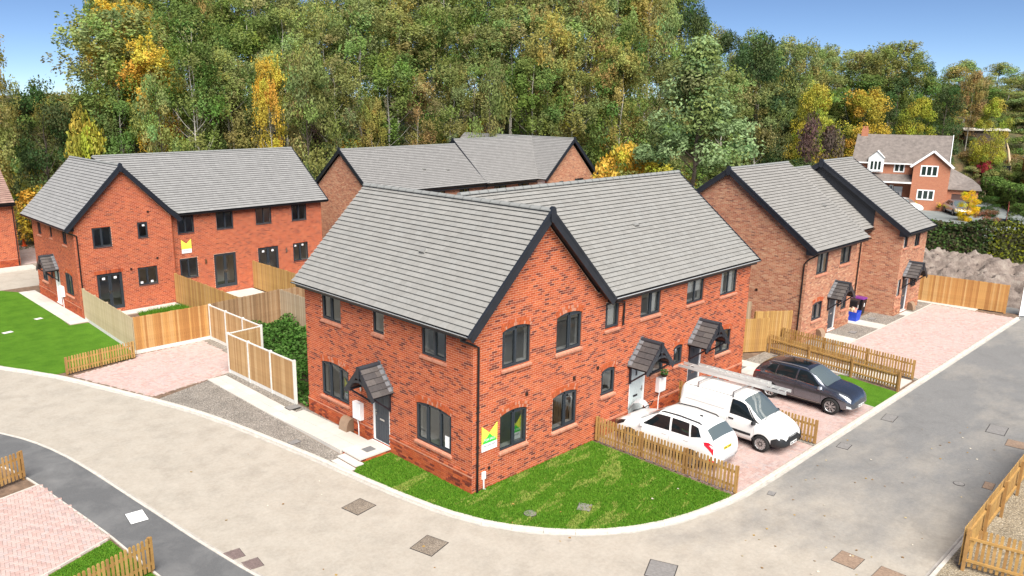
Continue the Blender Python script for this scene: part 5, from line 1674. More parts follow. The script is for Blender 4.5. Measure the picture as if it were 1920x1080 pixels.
# covers in the road and lawns
M_CFILL = gravel_mat('cover_fill', [(0.30, 0.24, 0.18), (0.42, 0.35, 0.27), (0.22, 0.18, 0.14), (0.48, 0.41, 0.33)], 45)
M_RUST = plain('rusty_iron', (0.27, 0.19, 0.135), 0.8, vary=0.3, scale=14, bmp=0.4)
M_GREYC = plain('grey_plastic_cover', (0.22, 0.21, 0.20), 0.7, vary=0.2, scale=12)
def cover(x, y, z, w, d, rz, mat, label, rim=0.025, round_=False, group=None, cat='manhole cover'):
    t = thing('manhole_cover', (x, y, z), label, cat, group, rz)
    m = MB()
    if round_:
        m.lathe([(0.001, 0.012), (w / 2 - rim, 0.012)], 24); m.build('plate', mat, t)
        m = MB(); m.lathe([(w / 2 - rim, 0.009), (w / 2, 0.009), (w / 2, -0.02)], 24); m.build('rim', M_COVERFRAME, t)
    else:
        m.box(-w / 2 + rim, w / 2 - rim, -d / 2 + rim, d / 2 - rim, -0.02, 0.012); m.build('plate', mat, t)
        m = MB()
        for a in ((-w / 2, w / 2, -d / 2, -d / 2 + rim), (-w / 2, w / 2, d / 2 - rim, d / 2), (-w / 2, -w / 2 + rim, -d / 2 + rim, d / 2 - rim), (w / 2 - rim, w / 2, -d / 2 + rim, d / 2 - rim)):
            m.box(*a, -0.02, 0.009)
        m.build('rim', M_COVERFRAME, t)
    return t
cover(-2.97, 1.89, ROADZ, 0.80, 0.72, 0.15, M_CFILL, 'pebbly square cover in the road below the door steps')
cover(-2.80, -1.22, ROADZ, 0.85, 0.75, 0.25, M_CFILL, 'pebbly square cover in the road off the lawn corner')
cover(0.96, -6.28, ROADZ, 0.85, 0.75, 0.4, M_GREYC, 'grey square cover in the road off the bend kerb')
cover(5.16, -9.41, ROADZ, 0.72, 0.62, 0.0, M_RUST, 'brown metal cover in the grey road before the corner picket post', 0.012)
cover(5.17, -10.45, ROADZ, 0.72, 0.62, 0.0, M_RUST, 'brown metal cover in the road next to the far kerb', 0.012)
cover(18.4, -9.55, ROADZ, 1.0, 0.62, 0.1, M_GREYC, 'dark grey cover in the road across from the small turf strip')
cover(17.4, -10.4, ROADZ, 0.75, 0.6, 0.1, M_RUST, 'tan metal cover in the road by the long picket fence end', 0.012)
cover(12.95, -10.7, ROADZ, 0.6, 0.3, 0.1, M_RUST, 'small reddish cover in the road below the long picket fence', 0.012)
cover(12.4, -10.0, ROADZ, 0.34, 0.34, 0, M_GREYC, 'small round cover in the road near the long picket fence', 0.02, True)
cover(7.22, -6.2, ROADZ, 0.30, 0.22, 0.2, M_GREYC, 'small grey cover in the road by the parking drive kerb', 0.01)
cover(12.6, -6.25, ROADZ, 0.55, 0.4, 0.1, M_GREYC, 'dark cover in the road in front of the grey car', 0.02)
cover(16.6, -6.35, ROADZ, 0.8, 0.45, 0.1, M_GREYC, 'dark drain cover in the road by the turf strip kerb', 0.02)
cover(-2.05, 7.1, -0.01, 0.42, 0.30, 0.1, M_GREYC, 'grey cover set in the gravel bed by the front path', 0.012)
cover(0.45, -2.05, -0.002, 0.40, 0.40, 0, M_GREYC, 'round grey cover in the front lawn', 0.015, True)
cover(1.95, -2.9, -0.002, 0.46, 0.42, 0.5, M_GREYC, 'square grey cover in the front lawn', 0.015)
cover(-3.9, 30.8, 0.004, 0.4, 0.34, 0.2, M_CONC, 'small pale cover in the west lawn beside the slab path', 0.01)
cover(-5.9, 29.0, 0.004, 0.5, 0.34, 0.2, M_CONC, 'larger pale cover out in the west lawn', 0.01)
cover(-0.42, 9.9, 0.06, 0.5, 0.4, 0, M_GREYC, 'grey cover in the slab path at the end of the panel fence', 0.01)
cover(17.5, 0.5, 0.035, 0.5, 0.4, 0, M_GREYC, 'dark grating in the pale pad behind the grey car', 0.01)
cover(27.4, -0.6, -0.008, 0.5, 0.34, 0.1, M_GREYC, 'dark cover in the gravel between the buff house doors', 0.01)
cover(31.0, -0.2, -0.008, 0.55, 0.34, 0.1, M_GREYC, 'dark cover in the gravel before the wheelie bins', 0.01)
cover(-8.27, 5.68, -0.046, 0.72, 0.52, 1.45, M_WHITE, 'white square cover plate in the dark footway', 0.012)
M_GRATE = plain('grate_iron', (0.20, 0.15, 0.14), 0.6, vary=0.3, scale=30)
for (x, y, lb) in ((-7.05, 2.02, 'drain grating by the footway kerb'), (-6.9, 1.27, 'drain grating by the footway kerb')):
    t = thing('drain_grating', (x, y, ROADZ), 'slotted iron drain grating against the footway kerb', 'drain', 'paired gully gratings', 1.45)
    m = MB(); m.box(-0.24, 0.24, -0.24, 0.24, -0.05, 0.004); m.build('pit', M_COVERFRAME, t)
    for k in range(9):
        m = MB(); m.box(-0.235 + k * 0.0525, -0.205 + k * 0.0525, -0.22, 0.22, 0.004, 0.016); m.build('grate_bar', M_GRATE, t)
    m = MB(); m.box(-0.24, 0.24, -0.012, 0.012, 0.006, 0.018); m.build('grate_crossbar', M_GRATE, t)

# wheelie bins and the blue recycling bag
M_BIN = plain('bin_plastic', (0.012, 0.012, 0.014), 0.45)
M_PURP = plain('purple_lid', (0.16, 0.03, 0.22), 0.4)
M_BAG = plain('blue_bag', (0.015, 0.06, 0.50), 0.5, vary=0.2, scale=8)
def wheelie(loc, rz, lidmat, label):
    t = thing('wheelie_bin', loc, label, 'bin', None, rz)
    m = MB()
    b0, b1 = [(-0.20, -0.22), (0.20, -0.22), (0.20, 0.22), (-0.20, 0.22)], [(-0.26, -0.30), (0.26, -0.30), (0.26, 0.30), (-0.26, 0.30)]
    m.hexa([(x, y, 0.06) for x, y in b0] + [(x, y, 0.95) for x, y in b1]); m.build('bin_body', M_BIN, t)
    m = MB(); m.hexa([(x * 1.06, y * 1.06, 0.952) for x, y in b1] + [(x * 0.95, y * 0.95, 1.03) for x, y in b1])
    m.bar((-0.2, 0.34, 1.0), (0.2, 0.34, 1.0), 0.04, 0.04); m.build('lid', lidmat, t)
    for s in (-1, 1):
        m = MB(); m.lathe([(0.001, -0.02), (0.09, -0.02), (0.1, 0), (0.09, 0.02), (0.001, 0.02)], 14, 0, (s * 0.24, 0.22, 0.1), 'x'); m.build('wheel', M_GUTTER, t, True)
    m = MB(); m.face([(-0.06, -0.28, 0.5), (0.06, -0.28, 0.5), (0.05, -0.283, 0.72), (-0.05, -0.283, 0.72)]); m.build('sticker', M_WHITE, t)
    return t
wheelie((30.55, 0.75, 0), 0.1, M_BIN, 'black wheelie bin with black lid in the corner of the buff houses')
wheelie((31.35, 0.7, 0), -0.05, M_PURP, 'black wheelie bin with purple lid in the corner of the buff houses')
t = thing('recycling_bag', (29.75, 0.35, 0.03), 'blue recycling bag full of cardboard and bottles by the bins', 'bag')
m = MB(); m.hexa([(-0.26, -0.26, 0), (0.26, -0.26, 0), (0.26, 0.26, 0), (-0.26, 0.26, 0), (-0.31, -0.3, 0.52), (0.31, -0.3, 0.55), (0.31, 0.3, 0.5), (-0.31, 0.3, 0.53)], skip=(1,)); m.build('bag', M_BAG, t)
m = MB()
M_CARD = attr_mat('recycling', 0.7)
for k in range(9):
    x, y = rng.uniform(-0.2, 0.2), rng.uniform(-0.2, 0.2)
    m.bar((x, y, 0.3), (x + rng.uniform(-0.15, 0.15), y + rng.uniform(-0.15, 0.15), rng.uniform(0.55, 0.72)), 0.14, 0.08, 0, (0, 0, 1), rng.choice([(0.7, 0.5, 0.4), (0.75, 0.72, 0.68), (0.5, 0.35, 0.22), (0.6, 0.3, 0.25)]))
m.build('contents', M_CARD, t)

# pushchair under a rain cover beside the pale door
M_RAIN = plain('rain_cover', (0.55, 0.55, 0.56), 0.35)
t = thing('pushchair', (8.3, -0.32, 0), 'black pushchair with a grey rain cover outside the pale door', 'pushchair', None, 0.4)
m = MB()
for s in (-0.22, 0.22):
    m.tube([(s, 0.45, 0.12), (s, 0.0, 0.55), (s, -0.35, 0.95), (s, -0.5, 1.02)], 0.018, 8); m.tube([(s, -0.35, 0.12), (s, 0.05, 0.58)], 0.018, 8)
m.tube([(-0.22, -0.5, 1.02), (0.22, -0.5, 1.02)], 0.02, 8); m.build('frame', M_GUTTER, t, True)
for x, y in ((-0.24, 0.45), (0.24, 0.45), (-0.24, -0.35), (0.24, -0.35)):
    m = MB(); m.lathe([(0.06, -0.02), (0.12, -0.02), (0.13, 0), (0.12, 0.02), (0.06, 0.02)], 16, 0, (x, y, 0.13), 'x'); m.build('wheel', M_GUTTER, t, True)
m = MB(); m.hexa([(-0.2, -0.3, 0.45), (0.2, -0.3, 0.45), (0.2, 0.3, 0.4), (-0.2, 0.3, 0.4), (-0.2, -0.38, 0.8), (0.2, -0.38, 0.8), (0.2, 0.2, 0.55), (-0.2, 0.2, 0.55)]); m.build('seat', M_GUTTER, t)
m = MB()
for k in range(6):
    a0, a1 = math.pi * k / 6, math.pi * (k + 1) / 6
    m.face([(-0.23, -0.05 + 0.35 * math.cos(a0), 0.62 + 0.42 * math.sin(a0)), (0.23, -0.05 + 0.35 * math.cos(a0), 0.62 + 0.42 * math.sin(a0)), (0.23, -0.05 + 0.35 * math.cos(a1), 0.62 + 0.42 * math.sin(a1)), (-0.23, -0.05 + 0.35 * math.cos(a1), 0.62 + 0.42 * math.sin(a1))][::-1])
m.build('rain_cover', M_RAIN, t, True)

# white hoarding panel at the end of the road, wire fencing and cone by the lane
t = thing('site_hoarding', (38.15, -5.6, -0.1), 'white site hoarding panel at the end of the grey road', 'hoarding', None, -0.9)
m = MB(); m.box(0, 3.2, -0.02, 0.02, 0.05, 1.75); m.build('panel', M_WHITE, t)
for x in (0.05, 1.6, 3.15):
    m = MB(); m.box(x - 0.04, x + 0.04, 0.021, 0.1, 0, 1.7); m.build('post', M_CONC, t)
M_GALV = plain('galvanised_wire', (0.45, 0.46, 0.46), 0.4, metal=0.8)
def mesh_panel(x, y, rz, L, label):
    t = thing('wire_fence_panel', (x, y, terr(x, y) + 0.02), label, 'fence', 'wire site fence panels', rz)
    m = MB()
    m.tube([(0, 0, 0), (0, 0, 1.9), (L, 0, 1.9), (L, 0, 0), (0, 0, 0.15)], 0.02, 6); m.tube([(0, 0, 1.0), (L, 0, 1.0)], 0.015, 6); m.build('panel_frame', M_GALV, t)
    m = MB()
    for i in range(1, int(L / 0.16)): m.bar((i * 0.16, 0, 0.15), (i * 0.16, 0, 1.9), 0.006, 0.006)
    m.build('wire_mesh', M_GALV, t, kind='stuff')
for k in range(4): mesh_panel(-1.0 + k * 3.1, 57.0 + k * 0.2, 0.06, 3.0, 'galvanised wire site fence panel along the foot of the wood')
t = thing('traffic_cone', (1.95, 55.5, 0), 'orange traffic cone by the wire site fence', 'cone')
M_CONE = plain('cone_orange', (0.75, 0.10, 0.02), 0.5)
m = MB(); m.box(-0.2, 0.2, -0.2, 0.2, 0, 0.04); m.build('base', M_CONE, t)
m = MB(); m.lathe([(0.15, 0.04), (0.03, 0.75), (0.001, 0.76)], 16); m.build('cone', M_CONE, t, True)

# ================================================================ VEHICLES
def paint(name, col, metal=0.0, rough=0.35):
    m, t, b, o = node_mat(name)
    b.inputs['Base Color'].default_value = (*col, 1)
    b.inputs['Metallic'].default_value = metal
    b.inputs['Roughness'].default_value = rough
    b.inputs['Coat Weight'].default_value = 0.8
    b.inputs['Coat Roughness'].default_value = 0.05
    n = noise(t, 1.6, 5, 0.6)
    c = ramp(t, n, [(0.35, tuple(q * 0.93 for q in col)), (0.7, col)])
    t.links.new(c, b.inputs['Base Color'])
    return m
P_WHITE = paint('white_paint', (0.80, 0.81, 0.80))
P_VAN = paint('van_white_paint', (0.78, 0.775, 0.75))
P_GREY = paint('dark_grey_paint', (0.20, 0.215, 0.25), 0.9, 0.26)
P_SILVER = paint('silver_paint', (0.40, 0.43, 0.46), 0.7, 0.3)
C_GLASS = plain('car_glass', (0.010, 0.014, 0.016), 0.04, spec=0.45)
C_SCREEN = plain('windscreen_glass', (0.10, 0.125, 0.128), 0.05, spec=1.0, coat=1.0)
C_PLASTIC = plain('black_plastic', (0.016, 0.017, 0.019), 0.55)
C_TYRE = plain('tyre_rubber', (0.012, 0.012, 0.012), 0.8)
C_ALLOY = plain('alloy_rim', (0.50, 0.50, 0.50), 0.3, metal=0.8)
C_DARKRIM = plain('dark_rim', (0.03, 0.03, 0.032), 0.5)
C_RED = plain('tail_lamp', (0.55, 0.01, 0.02), 0.12, spec=0.8, coat=1.0)
C_LAMP = plain('head_lamp', (0.55, 0.58, 0.60), 0.08, spec=1.0, coat=1.0)
C_YPLATE = plain('yellow_plate', (0.78, 0.60, 0.05), 0.5)
C_WPLATE = plain('white_plate', (0.75, 0.75, 0.73), 0.5)
C_CHROME = plain('chrome_trim', (0.75, 0.76, 0.77), 0.12, metal=1.0)
C_INK = plain('plate_ink', (0.01, 0.01, 0.01), 0.6)

def pchip(xs, ys, x):
    n = len(xs)
    h = [xs[i + 1] - xs[i] for i in range(n - 1)]; d = [(ys[i + 1] - ys[i]) / h[i] for i in range(n - 1)]
    m = [d[0]] + [0 if d[i - 1] * d[i] <= 0 else 2 * d[i - 1] * d[i] / (d[i - 1] + d[i]) for i in range(1, n - 1)] + [d[-1]]
    x = min(max(x, xs[0]), xs[-1])
    i = 0
    while i < n - 2 and x > xs[i + 1]: i += 1
    t = (x - xs[i]) / h[i]
    return ((1 + 2 * t) * (1 - t) ** 2 * ys[i] + t * (1 - t) ** 2 * h[i] * m[i] + t * t * (3 - 2 * t) * ys[i + 1] + t * t * (t - 1) * h[i] * m[i + 1])

class Car:
    """lofted shell; st rows: x, z sill, z belt, z top, half widths at sill, side, belt, top"""
    def __init__(s, st):
        s.st = st; s.xs = [r[0] for r in st]
    def sec(s, x):
        zb, zl, zt, ws, wm, wb, wt = [pchip(s.xs, [r[k] for r in s.st], x) for k in range(1, 8)]
        hb, hr = zl - zb, zt - zl
        return [(0, zb), (ws * 0.85, zb), (ws, zb + 0.05), (wm - 0.01, zb + 0.22 * hb), (wm, zb + 0.42 * hb), (wm, zb + 0.62 * hb), (wm - 0.008, zb + 0.82 * hb), (wb, zl),
                (wb - 0.03, zl + 0.06 * hr), (wb * 0.6 + wt * 0.4, zl + 0.45 * hr), (wt + 0.035, zl + 0.80 * hr), (wt - 0.03, zl + 0.93 * hr), (wt * 0.75, zt - 0.008), (wt * 0.4, zt + 0.006), (0, zt + 0.012)]
    def P(s, x, j, side=1):
        q = s.sec(x)
        i = min(int(j), len(q) - 2); f = j - i
        return Vector((x, side * (q[i][0] + (q[i + 1][0] - q[i][0]) * f), q[i][1] + (q[i + 1][1] - q[i][1]) * f))
    def Nrm(s, x, j, side=1):
        e = 0.012
        a = s.P(min(x + e, s.xs[-1]), j, side) - s.P(max(x - e, s.xs[0]), j, side)
        b = s.P(x, min(j + 0.15, 14), side) - s.P(x, max(j - 0.15, 0), side)
        n = a.cross(b)
        if n.length < 1e-9: return Vector((0, 0, 1))
        n.normalize()
        c = Vector((x * 0.6, 0, 0.6))
        return n if n.dot(s.P(x, j, side) - c) > 0 else -n
    def shell(s, paint_, arches, r_arch, region=None, n=64):
        mb = MB()
        x0, x1 = s.xs[0], s.xs[-1]
        X = sorted(set([x0 + (x1 - x0) * (0.5 - 0.5 * math.cos(math.pi * i / n)) * 0.5 + (x1 - x0) * (i / n) * 0.5 for i in range(n + 1)]))
        ring = []
        for x in X:
            q = s.sec(x)
            pts = [(x, y, z) for y, z in q] + [(x, -y, z) for y, z in q[-2:0:-1]]
            ring.append(len(mb.v)); mb.v.extend(pts)
        m = len(pts)
        for a, b in zip(ring, ring[1:]):
            for j in range(m):
                mb.f.append((a + j, b + j, b + (j + 1) % m, a + (j + 1) % m))
                c = [sum(mb.v[k][t] for k in mb.f[-1]) / 4 for t in range(3)]
                mb.m.append(region(c) if region else 0); mb.c.append((1, 1, 1))
        for k, rv in ((ring[0], 1), (ring[-1], 0)):
            mb.f.append(tuple(k + j for j in (range(m) if rv else range(m - 1, -1, -1)))); mb.m.append(region((mb.v[k][0], 0, 0.45)) if region else 0); mb.c.append((1, 1, 1))
        me = mb.mesh('body', [paint_, C_PLASTIC], True)
        ob = bpy.data.objects.new('tmp_body', me); COL.objects.link(ob)
        cb = MB()
        for (ax, az) in arches:
            for sd in (-1, 1):
                ya, yb_ = (0.52, 1.3) if sd > 0 else (-1.3, -0.52)
                k = len(cb.v); nn = 28
                for yy in (ya, yb_):
                    for i in range(nn): cb.v.append((ax + r_arch * math.cos(2 * math.pi * i / nn), yy, az + r_arch * math.sin(2 * math.pi * i / nn)))
                for i in range(nn): cb.f.append((k + i, k + nn + i, k + nn + (i + 1) % nn, k + (i + 1) % nn)); cb.m.append(1); cb.c.append((1, 1, 1))
                cb.f.append(tuple(k + i for i in range(nn))); cb.m.append(1); cb.c.append((1, 1, 1))
                cb.f.append(tuple(k + nn + i for i in range(nn - 1, -1, -1))); cb.m.append(1); cb.c.append((1, 1, 1))
        cme = cb.mesh('cut', [paint_, C_PLASTIC])
        import bmesh
        for mesh in (me, cme):
            b_ = bmesh.new(); b_.from_mesh(mesh); bmesh.ops.recalc_face_normals(b_, faces=b_.faces); b_.to_mesh(mesh); b_.free()
        co = bpy.data.objects.new('tmp_cut', cme); COL.objects.link(co)
        md = ob.modifiers.new('arches', 'BOOLEAN'); md.operation = 'DIFFERENCE'; md.object = co; md.solver = 'EXACT'
        bpy.context.view_layer.update()
        out = bpy.data.meshes.new_from_object(ob.evaluated_get(bpy.context.evaluated_depsgraph_get()))
        bpy.data.objects.remove(ob, do_unlink=True); bpy.data.objects.remove(co, do_unlink=True)
        return out
    def patch(s, name, quad, mat, parent, side=1, off=0.006, nu=8, nv=6):
        """quad: four (x, j) corners; a thin skin lying on the shell"""
        mb = MB()
        g = {}
        for a in range(nu + 1):
            for b in range(nv + 1):
                u, v = a / nu, b / nv
                x = (quad[0][0] * (1 - u) + quad[1][0] * u) * (1 - v) + (quad[3][0] * (1 - u) + quad[2][0] * u) * v
                j = (quad[0][1] * (1 - u) + quad[1][1] * u) * (1 - v) + (quad[3][1] * (1 - u) + quad[2][1] * u) * v
                g[a, b] = len(mb.v); mb.v.append(tuple(s.P(x, j, side) + s.Nrm(x, j, side) * off))
        for a in range(nu):
            for b in range(nv):
                mb.f.append((g[a, b], g[a + 1, b], g[a + 1, b + 1], g[a, b + 1])); mb.m.append(0); mb.c.append((1, 1, 1))
        return mb.build(name, mat, parent, True)
    def top_patch(s, name, x0, x1, j0, mat, parent, off=0.006, w0=1.0):
        """skin across the car between stations x0..x1 from j0 on one side to j0 on the other"""
        mb = MB(); nu, nv = 8, 12; g = {}
        for a in range(nu + 1):
            x = x0 + (x1 - x0) * a / nu
            for b in range(nv + 1):
                f = b / nv * 2 - 1
                sd = 1 if f >= 0 else -1
                j = 14 - abs(f) * (14 - j0)
                g[a, b] = len(mb.v); mb.v.append(tuple(s.P(x, j, sd) + s.Nrm(x, j, sd) * off))
        for a in range(nu):
            for b in range(nv):
                mb.f.append((g[a, b], g[a, b + 1], g[a + 1, b + 1], g[a + 1, b])); mb.m.append(0); mb.c.append((1, 1, 1))
        return mb.build(name, mat, parent, True)

def wheel(parent, x, y, r, spokes=5, rim=None, w=0.2, style='alloy'):
    sd = 1 if y > 0 else -1
    t = MB()
    prof = [(r * 0.66, -w / 2), (r * 0.9, -w / 2), (r * 0.985, -w / 2 + 0.03), (r, 0), (r * 0.985, w / 2 - 0.03), (r * 0.9, w / 2), (r * 0.66, w / 2)]
    t.lathe(prof, 32, 0, (0, 0, 0), 'y')
    to = t.build('tyre', C_TYRE, None, True)
    wo = to; wo.name = 'wheel'; wo.parent = parent; wo.location = (x, y, r)
    f = sd * (w / 2 - 0.018)
    m = MB(); m.lathe([(0.001, f - sd * 0.05), (r * 0.67, f - sd * 0.05)], 28, 0, (0, 0, 0), 'y'); m.build('rim_well', C_DARKRIM, wo)
    m = MB()
    m.lathe([(r * 0.60, f - sd * 0.01), (r * 0.665, f + sd * 0.006), (r * 0.69, f - sd * 0.012)], 32, 0, (0, 0, 0), 'y')
    m.lathe([(0.001, f + sd * 0.01), (r * 0.17, f + sd * 0.008), (r * 0.19, f - sd * 0.03)], 16, 0, (0, 0, 0), 'y')
    for k in range(spokes):
        a = 2 * math.pi * k / spokes + 0.2
        if style == 'steel':
            for e in (-0.22, 0.22): m.bar((math.cos(a + e * 0.4) * r * 0.15, f, math.sin(a + e * 0.4) * r * 0.15), (math.cos(a + e) * r * 0.63, f, math.sin(a + e) * r * 0.63), 0.018, r * 0.18, 0, (0, 1, 0) if False else (-math.sin(a), 0, math.cos(a)))
        else:
            for e in (-0.16, 0.16): m.bar((math.cos(a) * r * 0.15, f, math.sin(a) * r * 0.15), (math.cos(a + e) * r * 0.63, f, math.sin(a + e) * r * 0.63), 0.02, r * 0.085, 0, (-math.sin(a), 0, math.cos(a)))
    m.build('rim', rim or C_ALLOY, wo)
    return wo

def plate(parent, x, z, mat, w=0.48, front=False, tilt=0.0):
    sd = 1 if front else -1
    m = MB(); m.box(x - 0.006, x + 0.006, -w / 2, w / 2, z - 0.052, z + 0.052); p = m.build('number_plate', mat, parent)
    m = MB()
    for k, y in enumerate(np.linspace(-w / 2 + 0.05, w / 2 - 0.05, 7)):
        if k == 3: continue
        xx_ = x + sd * 0.0075
        m.face([(xx_, y - 0.02, z - 0.03), (xx_, y + 0.02, z - 0.03), (xx_, y + 0.02, z + 0.03), (xx_, y - 0.02, z + 0.03)])
    m.build('plate_marks', C_INK, p)
    return p

def mirror(parent, c, x, j, mat, side):
    p = c.P(x, j, side)
    m = MB()
    m.hexa([p + Vector(q) for q in ((-0.05, side * 0.02, -0.06), (0.07, side * 0.02, -0.06), (0.05, side * 0.20, -0.05), (-0.05, side * 0.20, -0.05), (-0.05, side * 0.02, 0.07), (0.05, side * 0.02, 0.07), (0.03, side * 0.20, 0.08), (-0.05, side * 0.20, 0.08))])
    o = m.build('door_mirror', mat, parent)
    b = o.modifiers.new('round', 'BEVEL'); b.width = 0.02; b.segments = 2
    return o

def seams(c, parent, xs, j0, j1, mat=None):
    for x in xs:
        for sd in (-1, 1):
            c.patch('door_seam', [(x - 0.005, j0), (x + 0.005, j0), (x + 0.005, j1), (x - 0.005, j1)], mat or C_PLASTIC, parent, sd, 0.003, 1, 10)

def handles(c, parent, xs, mat, j=6.6):
    for x in xs:
        for sd in (-1, 1): c.patch('door_handle', [(x - 0.1, j - 0.2), (x + 0.1, j - 0.2), (x + 0.1, j + 0.2), (x - 0.1, j + 0.2)], mat, parent, sd, 0.028, 3, 2)

# ---------- white hatchback, nose to the house
t = thing('parked_car', (7.52, -2.38, 0.0), 'white hatchback parked with its nose to the house beside the picket fence', 'car', None, math.pi / 2)
c = Car([(-2.05, 0.36, 0.62, 0.74, 0.62, 0.70, 0.66, 0.52), (-2.00, 0.30, 0.80, 0.93, 0.70, 0.80, 0.76, 0.60), (-1.90, 0.27, 0.95, 1.08, 0.74, 0.835, 0.80, 0.66), (-1.76, 0.25, 1.00, 1.27, 0.76, 0.85, 0.81, 0.62),
         (-1.55, 0.24, 1.01, 1.47, 0.77, 0.86, 0.815, 0.60), (-1.2, 0.23, 0.99, 1.535, 0.77, 0.86, 0.81, 0.60), (-0.4, 0.22, 0.97, 1.57, 0.77, 0.855, 0.80, 0.61), (0.20, 0.22, 0.95, 1.54, 0.77, 0.855, 0.80, 0.60),
         (0.50, 0.22, 0.94, 1.40, 0.77, 0.855, 0.80, 0.60), (1.02, 0.23, 0.93, 1.06, 0.77, 0.855, 0.79, 0.64), (1.30, 0.24, 0.90, 1.00, 0.77, 0.85, 0.77, 0.62), (1.72, 0.26, 0.80, 0.88, 0.73, 0.82, 0.72, 0.56),
         (1.92, 0.28, 0.68, 0.74, 0.66, 0.74, 0.64, 0.48), (2.03, 0.33, 0.50, 0.55, 0.5, 0.56, 0.48, 0.36)])
WH = (1.22, -1.22)
me = c.shell(P_WHITE, [(x, 0.32) for x in WH], 0.365, lambda q: 1 if q[2] < 0.335 else 0)
link('body', me, t)
for x in WH:
    for sd in (-1, 1): wheel(t, x, sd * 0.755, 0.32, 10)
c.top_patch('windscreen', 0.27, 0.98, 10.6, C_SCREEN, t)
c.top_patch('rear_window', -1.60, -1.86, 10.5, C_SCREEN, t)
for sd in (-1, 1):
    c.patch('side_window', [(-0.28, 8.1), (0.86, 8.1), (0.30, 10.2), (-0.22, 10.2)], C_GLASS, t, sd)
    c.patch('side_window', [(-1.05, 8.15), (-0.36, 8.1), (-0.30, 10.2), (-0.95, 10.2)], C_GLASS, t, sd)
    c.patch('side_window', [(-1.48, 8.6), (-1.11, 8.15), (-1.02, 10.2), (-1.30, 9.9)], C_GLASS, t, sd)
    c.patch('tail_lamp', [(-1.995, 5.6), (-1.66, 6.6), (-1.58, 7.9), (-1.93, 9.0)], C_RED, t, sd, 0.012)
    c.patch('bumper_reflector', [(-2.02, 3.3), (-1.86, 3.3), (-1.86, 4.1), (-2.02, 4.1)], C_RED, t, sd, 0.012)
    c.patch('head_lamp', [(1.55, 6.2), (1.93, 5.4), (1.86, 7.4), (1.5, 7.6)], C_GLASS, t, sd, 0.01)
    c.patch('side_cladding', [(-0.82, 1.7), (0.82, 1.7), (0.82, 2.9), (-0.82, 2.9)], C_PLASTIC, t, sd, 0.012)
    c.patch('bumper_cladding', [(-2.045, 1.2), (-1.6, 1.2), (-1.6, 3.0), (-2.045, 3.2)], C_PLASTIC, t, sd, 0.012)
    m = MB(); pts = [c.P(x, 11.3, sd) + Vector((0, 0, h)) for x, h in ((-1.35, 0.0), (-1.25, 0.04), (-0.5, 0.045), (0.1, 0.03), (0.2, -0.005))]
    m.tube(pts, 0.022, 6); m.build('roof_rail', C_PLASTIC, t, True)
    mirror(t, c, 0.78, 8.1, P_WHITE, sd)
m = MB(); m.box(-2.075, -2.0, -0.5, 0.5, 0.30, 0.38); m.build('skid_plate', C_ALLOY, t)
plate(t, -2.045, 0.80, C_YPLATE)
m = MB(); m.lathe([(0.001, 0.0), (0.045, 0.0), (0.05, -0.01)], 16, 0, (-1.985, 0, 0.93), 'x'); m.build('badge', C_CHROME, t)
m = MB(); m.bar((-1.96, -0.3, 0.985), (-1.92, 0.25, 1.02), 0.015, 0.02); m.build('rear_wiper', C_PLASTIC, t)
m = MB(); m.box(-1.06, -0.96, -0.02, 0.02, 1.55, 1.60); m.build('aerial', C_PLASTIC, t)
seams(c, t, (-0.32, 0.80), 2.9, 8.0, plain('seam_grey', (0.35, 0.35, 0.35), 0.6)); handles(c, t, (-0.15, -1.0), P_WHITE)

# ---------- white van, nose to the road
t = thing('parked_van', (10.42, -3.28, 0.0), 'white panel van with black bumper and roof bars parked nose to the road', 'van', None, -math.pi / 2)
VAN = t
c = Car([(-2.06, 0.34, 1.00, 1.50, 0.66, 0.72, 0.70, 0.58), (-2.02, 0.30, 1.02, 1.62, 0.74, 0.82, 0.79, 0.64), (-1.90, 0.27, 1.03, 1.69, 0.78, 0.855, 0.83, 0.69), (-1.2, 0.25, 1.03, 1.73, 0.79, 0.865, 0.84, 0.71),
         (0.0, 0.24, 1.02, 1.74, 0.79, 0.865, 0.84, 0.70), (0.35, 0.24, 1.01, 1.71, 0.79, 0.865, 0.835, 0.68), (0.62, 0.24, 1.00, 1.58, 0.79, 0.865, 0.83, 0.66), (1.18, 0.25, 0.97, 1.12, 0.79, 0.86, 0.81, 0.67),
         (1.45, 0.26, 0.93, 1.05, 0.78, 0.855, 0.79, 0.63), (1.78, 0.28, 0.80, 0.92, 0.74, 0.82, 0.73, 0.56), (1.96, 0.30, 0.66, 0.74, 0.66, 0.74, 0.63, 0.46), (2.06, 0.34, 0.48, 0.54, 0.5, 0.56, 0.46, 0.34)])
WV = (1.28, -1.26)
me = c.shell(P_VAN, [(x, 0.31) for x in WV], 0.36, lambda q: 1 if (q[2] < 0.30 or q[0] > 2.04) else 0)
link('body', me, t)
for x in WV:
    for sd in (-1, 1): wheel(t, x, sd * 0.765, 0.31, 7, None, 0.19, 'steel')
c.top_patch('windscreen', 0.44, 1.16, 10.5, C_SCREEN, t)
